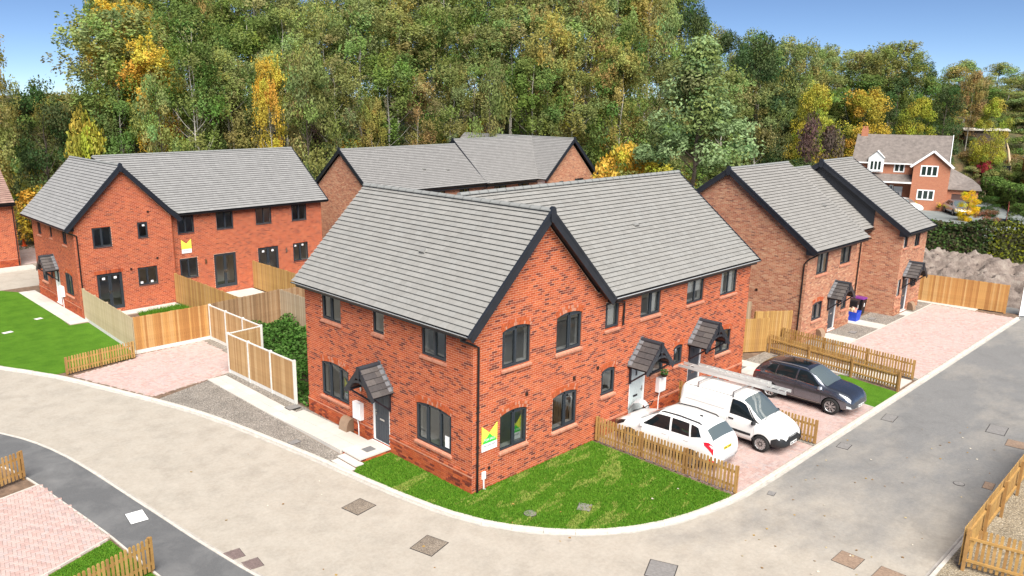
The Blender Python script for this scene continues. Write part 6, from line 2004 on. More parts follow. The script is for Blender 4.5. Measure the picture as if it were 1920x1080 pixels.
for sd in (-1, 1):
    c.patch('side_window', [(0.02, 8.1), (1.06, 8.1), (0.56, 10.2), (0.05, 10.25)], C_GLASS, t, sd)
    c.patch('a_pillar_trim', [(1.06, 8.05), (1.2, 8.05), (0.66, 10.3), (0.6, 10.3)], C_PLASTIC, t, sd, 0.005)
    c.patch('head_lamp', [(1.60, 6.6), (1.92, 5.6), (1.86, 7.6), (1.55, 7.9)], C_LAMP, t, sd, 0.01)
    c.patch('side_rubbing_strip', [(-0.95, 3.6), (0.9, 3.6), (0.9, 4.2), (-0.95, 4.2)], C_PLASTIC, t, sd, 0.014)
    mirror(t, c, 0.98, 8.0, C_PLASTIC, sd)
    c.patch('front_bumper', [(1.64, 1.2), (2.058, 1.2), (2.058, 7.6), (1.64, 4.4)], C_PLASTIC, t, sd, 0.014, 12, 8)
    c.patch('roof_gutter', [(-1.9, 10.9), (0.3, 10.9), (0.3, 11.05), (-1.9, 11.05)], C_DARKRIM, t, sd, 0.004, 12, 1)
    c.patch('load_panel_shade_strip', [(-1.8, 8.3), (-0.2, 8.3), (-0.2, 8.42), (-1.8, 8.42)], plain('shade_line', (0.55, 0.55, 0.54), 0.5), t, sd, 0.004, 8, 1)  # shade of the side crease, painted as a thin grey strip on the shell
plate(t, 2.068, 0.40, C_WPLATE, 0.46, True)
m = MB(); m.bar((2.00, -0.36, 0.66), (2.00, 0.36, 0.66), 0.05, 0.03); m.build('grille_bar', C_CHROME, t)
m = MB(); m.box(1.99, 2.045, -0.36, 0.36, 0.52, 0.63); m.build('grille', C_PLASTIC, t)
m = MB(); m.bar((1.22, -0.55, 1.10), (1.10, 0.1, 1.155), 0.02, 0.015); m.bar((1.22, 0.1, 1.10), (1.10, 0.6, 1.155), 0.02, 0.015); m.build('wipers', C_PLASTIC, t)
seams(c, t, (-0.05, 1.0), 2.0, 8.0, MATS['seam_grey']); handles(c, t, (0.12,), C_PLASTIC, 6.4)
for x in (-1.35, 0.05):
    m = MB(); m.bar((x, -0.74, 1.86), (x, 0.74, 1.86), 0.04, 0.03)
    for sd in (-0.68, 0.68): m.bar((x, sd, 1.66), (x, sd, 1.86), 0.07, 0.05, 0, (1, 0, 0))
    m.build('roof_bar', C_ALLOY, t)
# ladders lying on the roof bars
M_ALU = plain('ladder_aluminium', (0.66, 0.66, 0.64), 0.35, metal=0.55)
def ladder(loc, L, w, label, rz):
    t = thing('ladder', loc, label, 'ladder', None, rz)
    for s in (-w / 2, w / 2):
        m = MB(); m.box(0, L, s - 0.016, s + 0.016, -0.055, 0.055); m.build('stile', M_ALU, t)
    n = int(L / 0.27)
    for i in range(n):
        m = MB(); m.tube([(0.12 + i * 0.27, -w / 2, 0), (0.12 + i * 0.27, w / 2, 0)], 0.016, 6); m.build('rung', M_ALU, t)
    return t
ladder((10.95, -4.75, 1.93), 4.3, 0.40, 'long aluminium ladder lying on the white van roof bars', math.pi / 2 + 0.02)
ladder((10.98, -4.0, 2.02), 2.9, 0.36, 'shorter aluminium ladder stacked on top of the long one', math.pi / 2 + 0.02)

# ---------- dark grey sport utility, nose to the road
t = thing('parked_car', (15.72, -3.45, 0.0), 'dark grey sport utility car parked nose to the road by the turf strip', 'car', None, -math.pi / 2)
c = Car([(-2.08, 0.42, 0.76, 0.88, 0.60, 0.68, 0.64, 0.50), (-2.02, 0.34, 0.90, 1.02, 0.70, 0.80, 0.76, 0.60), (-1.90, 0.28, 1.00, 1.18, 0.75, 0.84, 0.80, 0.64), (-1.70, 0.25, 1.02, 1.40, 0.77, 0.86, 0.815, 0.61),
         (-1.40, 0.24, 1.01, 1.51, 0.78, 0.865, 0.815, 0.61), (-0.7, 0.23, 0.99, 1.555, 0.78, 0.865, 0.81, 0.62), (0.10, 0.23, 0.97, 1.545, 0.78, 0.86, 0.81, 0.61), (0.40, 0.23, 0.96, 1.45, 0.78, 0.86, 0.805, 0.61),
         (1.02, 0.24, 0.94, 1.06, 0.78, 0.86, 0.80, 0.66), (1.40, 0.25, 0.92, 1.01, 0.78, 0.86, 0.785, 0.64), (1.80, 0.27, 0.84, 0.91, 0.74, 0.83, 0.74, 0.58), (1.99, 0.30, 0.70, 0.75, 0.66, 0.75, 0.65, 0.48), (2.08, 0.36, 0.50, 0.55, 0.5, 0.56, 0.47, 0.34)])
WT = (1.27, -1.22)
me = c.shell(P_GREY, [(x, 0.335) for x in WT], 0.38, lambda q: 1 if q[2] < 0.31 else 0)
link('body', me, t)
for x in WT:
    for sd in (-1, 1): wheel(t, x, sd * 0.765, 0.335, 7)
c.top_patch('windscreen', 0.22, 1.0, 10.6, C_SCREEN, t)
c.top_patch('rear_window', -1.55, -1.84, 10.7, C_GLASS, t)
c.top_patch('roof_glass', -1.05, 0.0, 12.3, C_GLASS, t, 0.004)
for sd in (-1, 1):
    c.patch('side_window', [(-0.18, 8.1), (0.86, 8.1), (0.32, 10.2), (-0.14, 10.25)], C_GLASS, t, sd)
    c.patch('side_window', [(-1.06, 8.15), (-0.25, 8.1), (-0.21, 10.25), (-1.0, 10.2)], C_GLASS, t, sd)
    c.patch('side_window', [(-1.50, 8.8), (-1.10, 8.2), (-1.04, 10.2), (-1.30, 10.0)], C_GLASS, t, sd)
    c.patch('chrome_line', [(-1.52, 7.95), (0.9, 7.85), (0.9, 8.02), (-1.52, 8.35)], C_CHROME, t, sd, 0.010, 12, 1)
    c.patch('chrome_line', [(-1.35, 10.35), (0.28, 10.35), (0.26, 10.5), (-1.3, 10.55)], C_CHROME, t, sd, 0.010, 12, 1)
    c.patch('tail_lamp', [(-2.03, 6.9), (-1.72, 7.2), (-1.72, 8.0), (-1.98, 8.4)], C_RED, t, sd, 0.012)
    c.patch('head_lamp', [(1.52, 6.9), (1.98, 5.9), (1.95, 7.0), (1.50, 7.75)], C_LAMP, t, sd, 0.012)
    c.patch('fog_lamp', [(1.86, 3.2), (2.02, 3.2), (2.0, 4.2), (1.86, 4.2)], C_LAMP, t, sd, 0.012)
    c.patch('side_cladding', [(-0.80, 1.7), (0.86, 1.7), (0.86, 2.7), (-0.80, 2.7)], C_PLASTIC, t, sd, 0.012)
    c.patch('sill_trim', [(-0.80, 2.7), (0.86, 2.7), (0.86, 2.85), (-0.80, 2.85)], C_CHROME, t, sd, 0.014, 8, 1)
    m = MB(); pts = [c.P(x, 11.3, sd) + Vector((0, 0, h)) for x, h in ((-1.4, 0.0), (-1.3, 0.03), (-0.5, 0.035), (0.05, 0.025), (0.15, -0.005))]
    m.tube(pts, 0.02, 6); m.build('roof_rail', C_ALLOY, t, True)
    mirror(t, c, 0.80, 8.1, P_SILVER, sd)
m = MB()
for k in range(5): m.bar((2.04 - k * 0.008, -0.36 + k * 0.02, 0.50 + k * 0.045), (2.04 - k * 0.008, 0.36 - k * 0.02, 0.50 + k * 0.045), 0.03, 0.018)
m.build('grille', C_PLASTIC, t)
m = MB(); m.tube([(2.0, -0.42, 0.70), (2.07, -0.33, 0.49), (2.09, 0, 0.46), (2.07, 0.33, 0.49), (2.0, 0.42, 0.70)], 0.018, 6); m.build('grille_surround', C_CHROME, t, True)
plate(t, 2.10, 0.44, C_WPLATE, 0.46, True)
m = MB(); m.bar((-1.62, -0.02, 1.53), (-1.48, -0.02, 1.58), 0.03, 0.05); m.build('aerial_fin', P_SILVER, t)
seams(c, t, (-0.22, 0.86), 2.9, 8.0); handles(c, t, (-0.05, -0.92), P_GREY)

def simple_car(loc, rz, pm, label):
    t = thing('parked_car', loc, label, 'car', None, rz)
    c = Car([(-2.05, 0.36, 0.62, 0.74, 0.62, 0.70, 0.66, 0.52), (-1.95, 0.28, 0.9, 1.03, 0.72, 0.82, 0.78, 0.62), (-1.76, 0.25, 0.95, 1.2, 0.76, 0.85, 0.81, 0.60), (-1.4, 0.23, 0.95, 1.42, 0.77, 0.86, 0.81, 0.58), (-0.4, 0.22, 0.93, 1.48, 0.77, 0.855, 0.80, 0.59), (0.20, 0.22, 0.92, 1.44, 0.77, 0.855, 0.80, 0.58),
             (1.02, 0.23, 0.90, 1.0, 0.77, 0.855, 0.79, 0.64), (1.72, 0.26, 0.76, 0.84, 0.73, 0.82, 0.72, 0.56), (1.95, 0.28, 0.62, 0.68, 0.66, 0.74, 0.64, 0.48), (2.03, 0.33, 0.48, 0.53, 0.5, 0.56, 0.48, 0.36)])
    link('body', c.shell(pm, [(1.22, 0.31), (-1.22, 0.31)], 0.36, None, 40), t)
    for x in (1.22, -1.22):
        for sd in (-1, 1): wheel(t, x, sd * 0.755, 0.31, 5)
    c.top_patch('windscreen', 0.3, 0.98, 10.6, C_SCREEN, t); c.top_patch('rear_window', -1.5, -1.84, 10.5, C_SCREEN, t)
    for sd in (-1, 1):
        c.patch('side_window', [(-0.28, 8.1), (0.80, 8.1), (0.30, 10.2), (-0.22, 10.2)], C_GLASS, t, sd); c.patch('side_window', [(-1.3, 8.3), (-0.36, 8.1), (-0.30, 10.2), (-1.1, 10.2)], C_GLASS, t, sd)
        c.patch('tail_lamp', [(-1.985, 6.3), (-1.75, 6.8), (-1.75, 7.9), (-1.93, 8.2)], C_RED, t, sd, 0.012); c.patch('head_lamp', [(1.6, 6.2), (1.93, 5.6), (1.86, 7.4), (1.55, 7.6)], C_LAMP, t, sd, 0.012)
    return t

# ================================================================ FAR HOUSE AND ITS GARDEN
M_OLDTILE = plain('old_brown_tiles', (0.17, 0.145, 0.13), 0.85, vary=0.3, scale=2.5, bmp=0.4)
M_DARKGLASS = plain('far_glass', (0.02, 0.035, 0.03), 0.08, spec=0.8)
M_GARAGE = plain('brown_garage_door', (0.10, 0.055, 0.045), 0.5)
M_YARD = asphalt_mat('yard_tarmac', (0.15, 0.17, 0.17), (0.22, 0.245, 0.24), (0.30, 0.32, 0.31))
H5 = thing('old_brick_house', (81.96, 21.8, 0.0), 'older orange brick house with white windows and a front gable beyond the hedge', 'house', None, math.atan2(-0.955, 0.291))
def old_window(w, u0, u1, z0, z1, n=3):
    w.op.append((u0, u1, z0, z1))
    mb = MB(); e = 0.13
    w.box(mb, u0, u1, z0, z0 + e, -0.06, 0.03); w.box(mb, u0, u1, z1 - e, z1, -0.06, 0.03)
    for k in range(n + 1):
        x = u0 + (u1 - u0 - e) * k / n; w.box(mb, x, x + e, z0 + e, z1 - e, -0.06, 0.03)
    o = mb.build('window', M_WHITE, H5)
    for k in range(n):
        a = u0 + (u1 - u0 - e) * k / n + e; b = u0 + (u1 - u0 - e) * (k + 1) / n
        g = MB(); g.face([w.P(a, z0 + e, -0.02), w.P(b, z0 + e, -0.02), w.P(b, z1 - e, -0.02), w.P(a, z1 - e, -0.02)]); g.build('pane', M_DARKGLASS, o)
w5 = Wall((0, 0), (1, 0), 9.4, [(0, 5.2), (9.4, 5.2)], -0.6)
old_window(w5, 4.2, 5.3, 3.95, 5.05, 2)
old_window(w5, 1.7, 3.0, 3.95, 5.2, 2)
old_window(w5, 4.0, 4.4, 0.9, 2.5, 1)
mb = MB(); wall_sheet(mb, w5, 0); mb.build('wall', M_BT_OLD, H5)
m = MB(); m.box(4.45, 5.35, -0.06, -0.02, 0.25, 2.35); dd = m.build('door', M_WHITE, H5)
m = MB(); m.lathe([(0.001, -0.01), (0.2, -0.01)], 16, 0, (4.9, -0.07, 1.5), 'y'); o_ = m.build('door_glass', M_DARKGLASS, dd)
gw = Wall((6.2, -1.6), (1, 0), 3.55, [(0, 5.0), (1.77, 6.45), (3.55, 5.0)], -0.6)
old_window(gw, 0.7, 2.4, 3.75, 4.95, 3); old_window(gw, 0.65, 2.35, 1.15, 2.3, 3)
mb = MB(); wall_sheet(mb, gw, 0); mb.build('wall', M_BT_OLD, H5)
blank_wall(H5, (6.2, 0), (0, -1), 1.6, [(0, 5), (1.6, 5)], M_BT_OLD, -0.6)
blank_wall(H5, (9.75, -1.6), (0, 1), 9.0, [(0, 5), (9, 5)], M_BT_OLD, -0.6)
blank_wall(H5, (0, 7.5), (0, -1), 7.5, [(0, 5.2), (3.75, 7.9), (7.5, 5.2)], M_BT_OLD, -0.6)
blank_wall(H5, (9.75, 7.5), (-1, 0), 9.75, [(0, 5.2), (9.75, 5.2)], M_BT_OLD, -0.6)
mb = MB()
mb.face([(-0.2, -0.35, 5.0), (9.6, -0.35, 5.0), (9.6, 3.75, 8.0), (-0.2, 3.75, 8.0)]); mb.face([(9.6, 7.85, 5.0), (-0.2, 7.85, 5.0), (-0.2, 3.75, 8.0), (9.6, 3.75, 8.0)])
mb.build('roof', M_OLDTILE, H5)
mb = MB(); mb.face([(5.95, -1.85, 4.85), (5.95, 1.4, 4.85), (7.97, 1.4, 6.55), (7.97, -1.85, 6.55)][::-1]); mb.face([(9.98, -1.85, 4.85), (9.98, 1.4, 4.85), (7.97, 1.4, 6.55), (7.97, -1.85, 6.55)])
mb.build('gable_roof', M_OLDTILE, H5)
mb = MB()
for s in (-1, 1): mb.bar((7.97 + s * 2.08, -1.9, 4.75), (7.97, -1.9, 6.52), 0.06, 0.22)
mb.build('bargeboard', M_WHITE, H5)
mb = MB(); mb.box(9.55, 9.75, -0.4, 7.9, 4.9, 5.0); mb.bar((9.62, -0.4, 4.95), (9.62, 3.75, 8.0), 0.06, 0.2); mb.bar((-0.2, -0.4, 4.93), (6.0, -0.4, 4.93), 0.08, 0.14); mb.build('white_trim', M_WHITE, H5)
mb = MB(); mb.box(0.2, 0.9, 3.4, 4.2, 6.5, 8.6); mb.box(0.3, 0.5, 3.6, 3.8, 8.6, 8.9); mb.box(0.6, 0.8, 3.6, 3.8, 8.6, 8.9); mb.build('chimney', M_BT_OLD, H5)
mb = MB(); mb.face([(2.35, -0.6, 6.3), (1.5, -0.6, 5.5), (1.5, 1.5, 5.5), (2.35, 1.5, 6.3)]); mb.face([(2.35, -0.6, 6.3), (3.2, -0.6, 5.5), (3.2, 1.5, 5.5), (2.35, 1.5, 6.3)][::-1])
mb.face([(1.55, -0.45, 3.9), (3.15, -0.45, 3.9), (3.15, -0.45, 5.5), (2.35, -0.45, 6.25), (1.55, -0.45, 5.5)]); mb.build('dormer', M_WHITE, H5)
old_w = Wall((1.7, -0.5), (1, 0), 1.3, [(0, 5.4), (1.3, 5.4)]); old_window(old_w, 0.0, 1.3, 4.05, 5.25, 3)
mb = MB(); mb.face([(1.0, -1.7, 3.0), (6.2, -1.7, 3.0), (6.2, 0, 3.75), (1.0, 0, 3.75)]); pr_ = mb.build('porch_roof', M_OLDTILE, H5)
mb = MB(); mb.bar((1.0, -1.72, 2.95), (6.2, -1.72, 2.95), 0.06, 0.16); mb.build('porch_fascia', M_WHITE, pr_)
gg = Wall((9.75, -1.2), (1, 0), 2.9, [(0, 2.4), (2.9, 2.4)], -0.6); gg.op.append((0.45, 2.3, -0.6, 1.95))
mb = MB(); wall_sheet(mb, gg, 0); mb.build('wall', M_BT_OLD, H5)
m = MB(); gg.box(m, 0.45, 2.3, -0.6, 1.95, -0.15, -0.08); m.build('garage_door', M_GARAGE, H5)
blank_wall(H5, (12.65, -1.2), (0, 1), 6.0, [(0, 2.4), (6, 2.4)], M_BT_OLD, -0.6)
mb = MB(); mb.face([(9.75, -1.55, 2.45), (12.95, -1.55, 2.45), (12.0, 2.0, 3.4), (9.75, 2.0, 4.6)]); mb.face([(12.95, -1.55, 2.45), (12.95, 5.0, 2.45), (12.0, 2.0, 3.4)]); mb.face([(9.75, 2.0, 4.6), (12.0, 2.0, 3.4), (12.95, 5.0, 2.45), (9.75, 5.0, 2.6)])
mb.build('garage_roof', M_OLDTILE, H5)
M_FLOWER = attr_mat('flower_basket', 0.7)
for x in (6.9, 9.2):
    t = thing('hanging_basket', (0, 0, 0), 'yellow flower basket on the older house front wall', 'flower basket', 'flower baskets on the older house')
    mw = Matrix.Translation((81.96, 21.8, 0)) @ Matrix.Rotation(math.atan2(-0.955, 0.291), 4, 'Z') @ Vector((x, -1.85, 0.7)); t.location = mw
    m = MB()
    for k in range(60):
        p = Vector((rng.gauss(0, 0.2), rng.gauss(0, 0.1), rng.gauss(0, 0.12))); s = 0.06
        m.face([p + Vector((-s, 0, -s)), p + Vector((s, 0, -s)), p + Vector((s, 0.02, s)), p + Vector((-s, 0.02, s))], 0, rng.choice([(0.7, 0.5, 0.03), (0.25, 0.3, 0.03), (0.6, 0.35, 0.02)]))
    m.build('flowers', M_FLOWER, t, kind='stuff')
    m = MB(); m.lathe([(0.001, -0.25), (0.12, -0.2), (0.18, -0.08)], 10); m.build('basket', M_VENT, t)
mb = MB(); mb.face([(64, 26, 0.03), (60, 14, 0.03), (64, 2, 0.03), (76, 3, 0.03), (96, 7, 0.03), (96, 14, 0.03), (84, 26, 0.03)][::-1]); mb.build('yard', M_YARD, kind='structure')
if mb.f and True: pass
simple_car((81.9, 10.4, 0.04), math.radians(215), P_SILVER, 'silver car on the tarmac before the brown garage door')
simple_car((80.0, 15.2, 0.04), math.radians(250), P_WHITE, 'white car on the tarmac beside the older brick house')

# ================================================================ VEGETATION
def leaf_mat(name, rough=0.75, trans=0.35):
    m, t, b, out = node_mat(name)
    a = N(t, 'ShaderNodeAttribute', attribute_name='Col')
    oi = t.nodes.new('ShaderNodeObjectInfo')
    c = mixc(t, 1.0, a.outputs['Color'], oi.outputs['Color'], 'MULTIPLY')
    t.links.new(c, b.inputs['Base Color'])
    b.inputs['Roughness'].default_value = rough
    b.inputs['Specular IOR Level'].default_value = 0.25
    tr = t.nodes.new('ShaderNodeBsdfTranslucent'); t.links.new(c, tr.inputs[0])
    mx = t.nodes.new('ShaderNodeMixShader'); mx.inputs[0].default_value = trans
    t.links.new(b.outputs[0], mx.inputs[1]); t.links.new(tr.outputs[0], mx.inputs[2])
    t.links.new(mx.outputs[0], out.inputs[0])
    return m
M_LEAF = leaf_mat('leaves')
M_BARKW = plain('birch_bark', (0.42, 0.39, 0.34), 0.85, vary=0.45, scale=5, bmp=0.3)
M_BARKD = plain('dark_bark', (0.09, 0.07, 0.055), 0.95, vary=0.4, scale=4, bmp=0.5)
M_TWIG = plain('bare_twigs', (0.19, 0.14, 0.115), 0.95, vary=0.2, scale=3)

def quads_mesh(name, Q, C_, mat):
    n = len(Q)
    me = bpy.data.meshes.new(name)
    me.vertices.add(n * 4); me.vertices.foreach_set('co', Q.reshape(-1).astype(np.float32))
    me.loops.add(n * 4); me.loops.foreach_set('vertex_index', np.arange(n * 4, dtype=np.int32))
    me.polygons.add(n); me.polygons.foreach_set('loop_start', np.arange(0, n * 4, 4, dtype=np.int32))
    try: me.polygons.foreach_set('loop_total', np.full(n, 4, np.int32))
    except Exception: pass
    me.materials.append(mat)
    at = me.attributes.new('Col', 'FLOAT_COLOR', 'FACE')
    c = np.ones((n, 4), np.float32); c[:, :3] = C_
    at.data.foreach_set('color', c.ravel())
    me.update(calc_edges=True)
    return me

def leaf_quads(R, P, size, nrm, spread=0.8):
    """rhombic leaf sprays at P, normals scattered around nrm"""
    n = len(P)
    N_ = nrm + R.normal(0, spread, (n, 3)); N_ /= np.linalg.norm(N_, axis=1, keepdims=True) + 1e-9
    A_ = np.cross(N_, R.normal(0, 1, (n, 3))); A_ /= np.linalg.norm(A_, axis=1, keepdims=True) + 1e-9
    B_ = np.cross(N_, A_)
    s = size * R.uniform(0.6, 1.35, (n, 1))
    return np.stack([P - A_ * s, P - B_ * s * 0.62, P + A_ * s, P + B_ * s * 0.62], axis=1)

def crown(kind, seed):
    """leaf positions, normals, tints for one crown standing on z=0, nominal size; returns quads and colours"""
    R = np.random.default_rng(seed)
    Ps, Ns, Cs, S = [], [], [], []
    if kind == 'birch':              # h 18, w 7: rounded masses of hanging twigs with gaps between them
        f0 = (0.40, 0.30, 0.36, 0.26)[seed % 4]
        for k in range(50):
            f = f0 + (0.97 - f0) * R.beta(1.35, 1.1)
            mid, hw = (f0 + 1.0) / 2 + 0.03, (1.02 - f0) / 2
            env = 3.5 * math.sqrt(max(0.03, 1 - min(1, abs(f - mid) / hw) ** 2.2))
            a = R.uniform(0, 2 * math.pi); rr = max(0.0, env - 0.55) * math.sqrt(R.uniform(0.08, 1.0))
            c0 = np.array([rr * math.cos(a), rr * math.sin(a), 18 * f])
            tint = np.array([R.uniform(0.82, 1.25), R.uniform(0.88, 1.12), R.uniform(0.75, 1.15)]) * R.uniform(0.78, 1.18)
            for j in range(21):
                o = c0 + R.normal(0, (0.50, 0.50, 0.34)); L = R.uniform(0.6, 1.9) * (1.2 - 0.5 * (f - f0) / (1 - f0))
                t_ = R.uniform(0, 1, 14)
                P = o + np.stack([R.normal(0, 0.09, 14), R.normal(0, 0.09, 14), -t_ * L], 1)
                Ps.append(P); Ns.append(np.tile([math.cos(a) * 0.7, math.sin(a) * 0.7, 0.75], (14, 1))); Cs.append(np.tile(tint, (14, 1)) * R.uniform(0.85, 1.15, (14, 1)))
        size = 0.115
    elif kind in ('broad', 'oak', 'syc', 'shrub'):
        H, W, zlo, n, m, cr, size = {'broad': (14, 11, 0.16, 64, 210, 1.45, 0.145), 'oak': (12, 10, 0.08, 72, 190, 1.25, 0.135), 'syc': (17, 14.5, 0.04, 150, 190, 1.2, 0.15), 'shrub': (4.0, 4.6, 0.02, 30, 130, 0.68, 0.10)}[kind]
        for k in range(n):
            f = R.uniform(zlo, 1.0)
            if kind == 'syc': env = W / 2 * max(0.06, 1 - (f - 0.22) / 0.80) ** 0.72 if f > 0.22 else W / 2 * (0.85 + 0.15 * f / 0.22)
            else: env = W / 2 * math.sqrt(max(0.02, 1 - ((f - 0.52) / 0.52) ** 2))
            a = R.uniform(0, 2 * math.pi); rr = max(0.05, env - cr * 0.6) * R.uniform(0.2, 1.0) ** 0.42
            c0 = np.array([rr * math.cos(a), rr * math.sin(a), f * H - cr * 0.5])
            tint = np.array([R.uniform(0.78, 1.28), R.uniform(0.87, 1.12), R.uniform(0.75, 1.15)]) * R.uniform(0.75, 1.15)
            if kind == 'syc':
                if f < 0.45 and R.random() < 0.34: tint = np.array([2.5, 1.45, 0.45]) * R.uniform(0.8, 1.1)
                elif f > 0.3 and R.random() < 0.4: tint = np.array([1.2, 1.2, 1.5]) * R.uniform(1.0, 1.25)
            q = cr * R.uniform(0.6, 1.25)
            d = R.normal(0, 1, (m, 3)); d /= np.linalg.norm(d, axis=1, keepdims=True)
            d[:, 2] = d[:, 2] * 0.72 + 0.12
            P = c0 + d * q * R.uniform(0.5, 1.1, (m, 1)) ** 0.7
            Ps.append(P); Ns.append(d * 0.8 + [0, 0, 0.7]); Cs.append(np.tile(tint, (m, 1)) * R.uniform(0.82, 1.18, (m, 1)))
    elif kind == 'thin':             # nearly bare birch
        size = 0.13
        for k in range(46):
            f = R.uniform(0.45, 1.0); a = R.uniform(0, 6.28); rr = 3.2 * math.sin(math.pi * (1.05 - f) / 0.75) * R.uniform(0.3, 1)
            c0 = np.array([rr * math.cos(a), rr * math.sin(a), 18 * f])
            P = c0 + R.normal(0, (0.5, 0.5, 0.5), (26, 3)); P[:, 2] -= R.uniform(0, 1.0, 26)
            Ps.append(P); Ns.append(np.tile([0, 0, 1.0], (26, 1))); Cs.append(np.tile([1.0, 1.0, 1.0], (26, 1)) * R.uniform(0.8, 1.2, (26, 1)))
    P = np.concatenate(Ps); Nn = np.concatenate(Ns); Cc = np.concatenate(Cs)
    return quads_mesh('crown_' + kind, leaf_quads(R, P, size, Nn, 0.7), Cc, M_LEAF)

def trunk_mesh(kind, seed):
    r = random.Random(seed)
    mb = MB()
    if kind in ('birch', 'thin'):
        H, r0, mat = 17.0, 0.15, M_BARKW
    elif kind == 'shrub': H, r0, mat = 2.6, 0.05, M_BARKD
    else: H, r0, mat = {'broad': 11.5, 'oak': 9.5, 'syc': 14.5}[kind], 0.26, M_BARKD
    n = 7
    lean = [(r.gauss(0, 0.012) * H * i / n, r.gauss(0, 0.012) * H * i / n) for i in range(n + 1)]
    pts = [(lean[i][0], lean[i][1], H * i / n - (0.6 if i == 0 else 0)) for i in range(n + 1)]
    mb.tube(pts, [r0 * (1 - 0.9 * i / n) for i in range(n + 1)], 7)
    nb = {'birch': 14, 'thin': 22, 'shrub': 6}.get(kind, 14)
    for k in range(nb):
        f = r.uniform(0.28 if kind != 'shrub' else 0.05, 0.92)
        z = H * f; i = min(n - 1, int(f * n)); u = f * n - i
        b = Vector(pts[i]).lerp(Vector(pts[i + 1]), u)
        a = r.uniform(0, 6.28); L = H * (0.07 + 0.12 * (1 - f)) * r.uniform(0.8, 1.2)
        if kind not in ('birch', 'thin'): L *= 1.35
        d = Vector((math.cos(a), math.sin(a), r.uniform(0.5, 1.1)))
        p1 = b + d * L * 0.5; p2 = p1 + Vector((d.x, d.y, d.z * 1.3)) * L * 0.45
        rb = r0 * (1 - 0.85 * f) * 0.5
        mb.tube([b, p1, p2], [rb, rb * 0.6, rb * 0.2], 5)
    return mb.mesh('trunk_' + kind, mat, True)

PROTO = {}
for kind, nvar in (('birch', 4), ('broad', 3), ('oak', 2), ('syc', 1), ('shrub', 3), ('thin', 1)):
    PROTO[kind] = [(crown(kind, 100 + i * 7 + len(kind)), trunk_mesh(kind, 50 + i)) for i in range(nvar)]
NOM = {'birch': (18.0, 7.0), 'broad': (14.0, 11.0), 'oak': (12.0, 10.0), 'syc': (17.0, 14.5), 'shrub': (4.0, 4.6), 'thin': (18.0, 7.0)}
def tree(x, y, h, w, kind, col, label, group=None, var=None, rz=None, name=None, cat='tree', bark=True, sink=0.0):
    r = random.Random(int(x * 37 + y * 91))
    H, W = NOM[kind]
    v = PROTO[kind][(r.randrange(len(PROTO[kind])) if var is None else var) % len(PROTO[kind])]
    z = terr(x, y) - sink
    t = thing(name or {'birch': 'birch_tree', 'thin': 'birch_tree', 'shrub': 'shrub'}.get(kind, 'broadleaf_tree'), (x, y, z), label, cat, group, r.uniform(0, 6.28) if rz is None else rz)
    t.scale = (w / W, w / W, h / H)
    c = link('crown' if cat == 'tree' else 'foliage', v[0], t); c.color = (*col, 1)
    link('trunk' if cat == 'tree' else 'stem', v[1], t)
    return t
G_OLIVE, G_GREEN, G_LIGHT, G_DARK, G_BLUE = (0.235, 0.265, 0.085), (0.16, 0.235, 0.055), (0.275, 0.335, 0.11), (0.075, 0.125, 0.042), (0.20, 0.28, 0.10)
Y_GOLD, Y_GREEN, Y_DULL, O_TAN, BRN = (0.60, 0.45, 0.065), (0.40, 0.40, 0.055), (0.34, 0.32, 0.09), (0.36, 0.28, 0.11), (0.125, 0.092, 0.07)

tree(0.8, 55.7, 18.1, 4.2, 'birch', Y_DULL, 'tall birch with tan yellow top at the lane end of the wood')
tree(5.3, 58.6, 13.0, 7.0, 'oak', G_DARK, 'dark evergreen oak behind the lane and the wire fence')
tree(7.5, 54.9, 11.1, 4.1, 'shrub', Y_GREEN, 'olive yellow bush between the dark oak and the golden birch', cat='shrub')
tree(11.1, 56.8, 16.3, 9.9, 'birch', G_LIGHT, 'biggest pale green weeping birch towering over the L shaped house roof')
tree(12.7, 52.9, 15.8, 5.6, 'birch', Y_GOLD, 'golden yellow birch with hanging branches right of the biggest green one')
tree(13.7, 60.1, 15.3, 7.7, 'birch', Y_GOLD, 'golden crowned birch rising just behind the biggest green one')
tree(15.0, 49.7, 18.1, 5.2, 'thin', G_OLIVE, 'almost bare birch with a forked white trunk')
tree(20.4, 47.0, 15.9, 3.4, 'birch', Y_GOLD, 'slender golden weeping birch left of the gap between the houses')
tree(19.1, 52.2, 14.1, 4.4, 'birch', G_LIGHT, 'light green weeping birch between the bare birch and the slender golden one')
tree(25.4, 49.8, 15.5, 3.9, 'birch', G_LIGHT, 'light green birch right of the slender golden birch')
tree(31.9, 47.8, 12.0, 3.1, 'birch', Y_DULL, 'thin dull yellow birch rising behind the long row')
tree(51.9, 42.9, 21.3, 6.9, 'birch', Y_DULL, 'tall tan crowned birch behind the cross gable of the long row')
tree(59.1, 38.7, 15.6, 8.8, 'broad', G_GREEN, 'rounded bright green tree behind the cross gable right end')
tree(45.9, 20.8, 17.0, 15.0, 'syc', G_BLUE, 'big silvery green maple with yellow lower leaves between the brick houses')
tree(42.6, 25.7, 8.5, 5.5, 'shrub', Y_GOLD, 'golden bush at the foot of the silvery maple', cat='shrub')
tree(80.0, 33.4, 18.9, 9.3, 'broad', G_DARK, 'dark round crowned tree behind the silvery maple')
tree(91.3, 33.1, 17.4, 7.2, 'broad', G_OLIVE, 'olive round tree right of the dark round crowned one')
tree(86.5, 29.1, 13.8, 5.9, 'broad', Y_GREEN, 'yellow green tree behind the brown bare shrub')
tree(76.0, 23.4, 10.5, 5.5, 'shrub', BRN, 'brown leafless shrub behind the buff house ridge', cat='shrub')
tree(92.5, 25.2, 13.2, 8.0, 'broad', (0.44, 0.36, 0.05), 'large golden round tree behind the older brick house chimney')
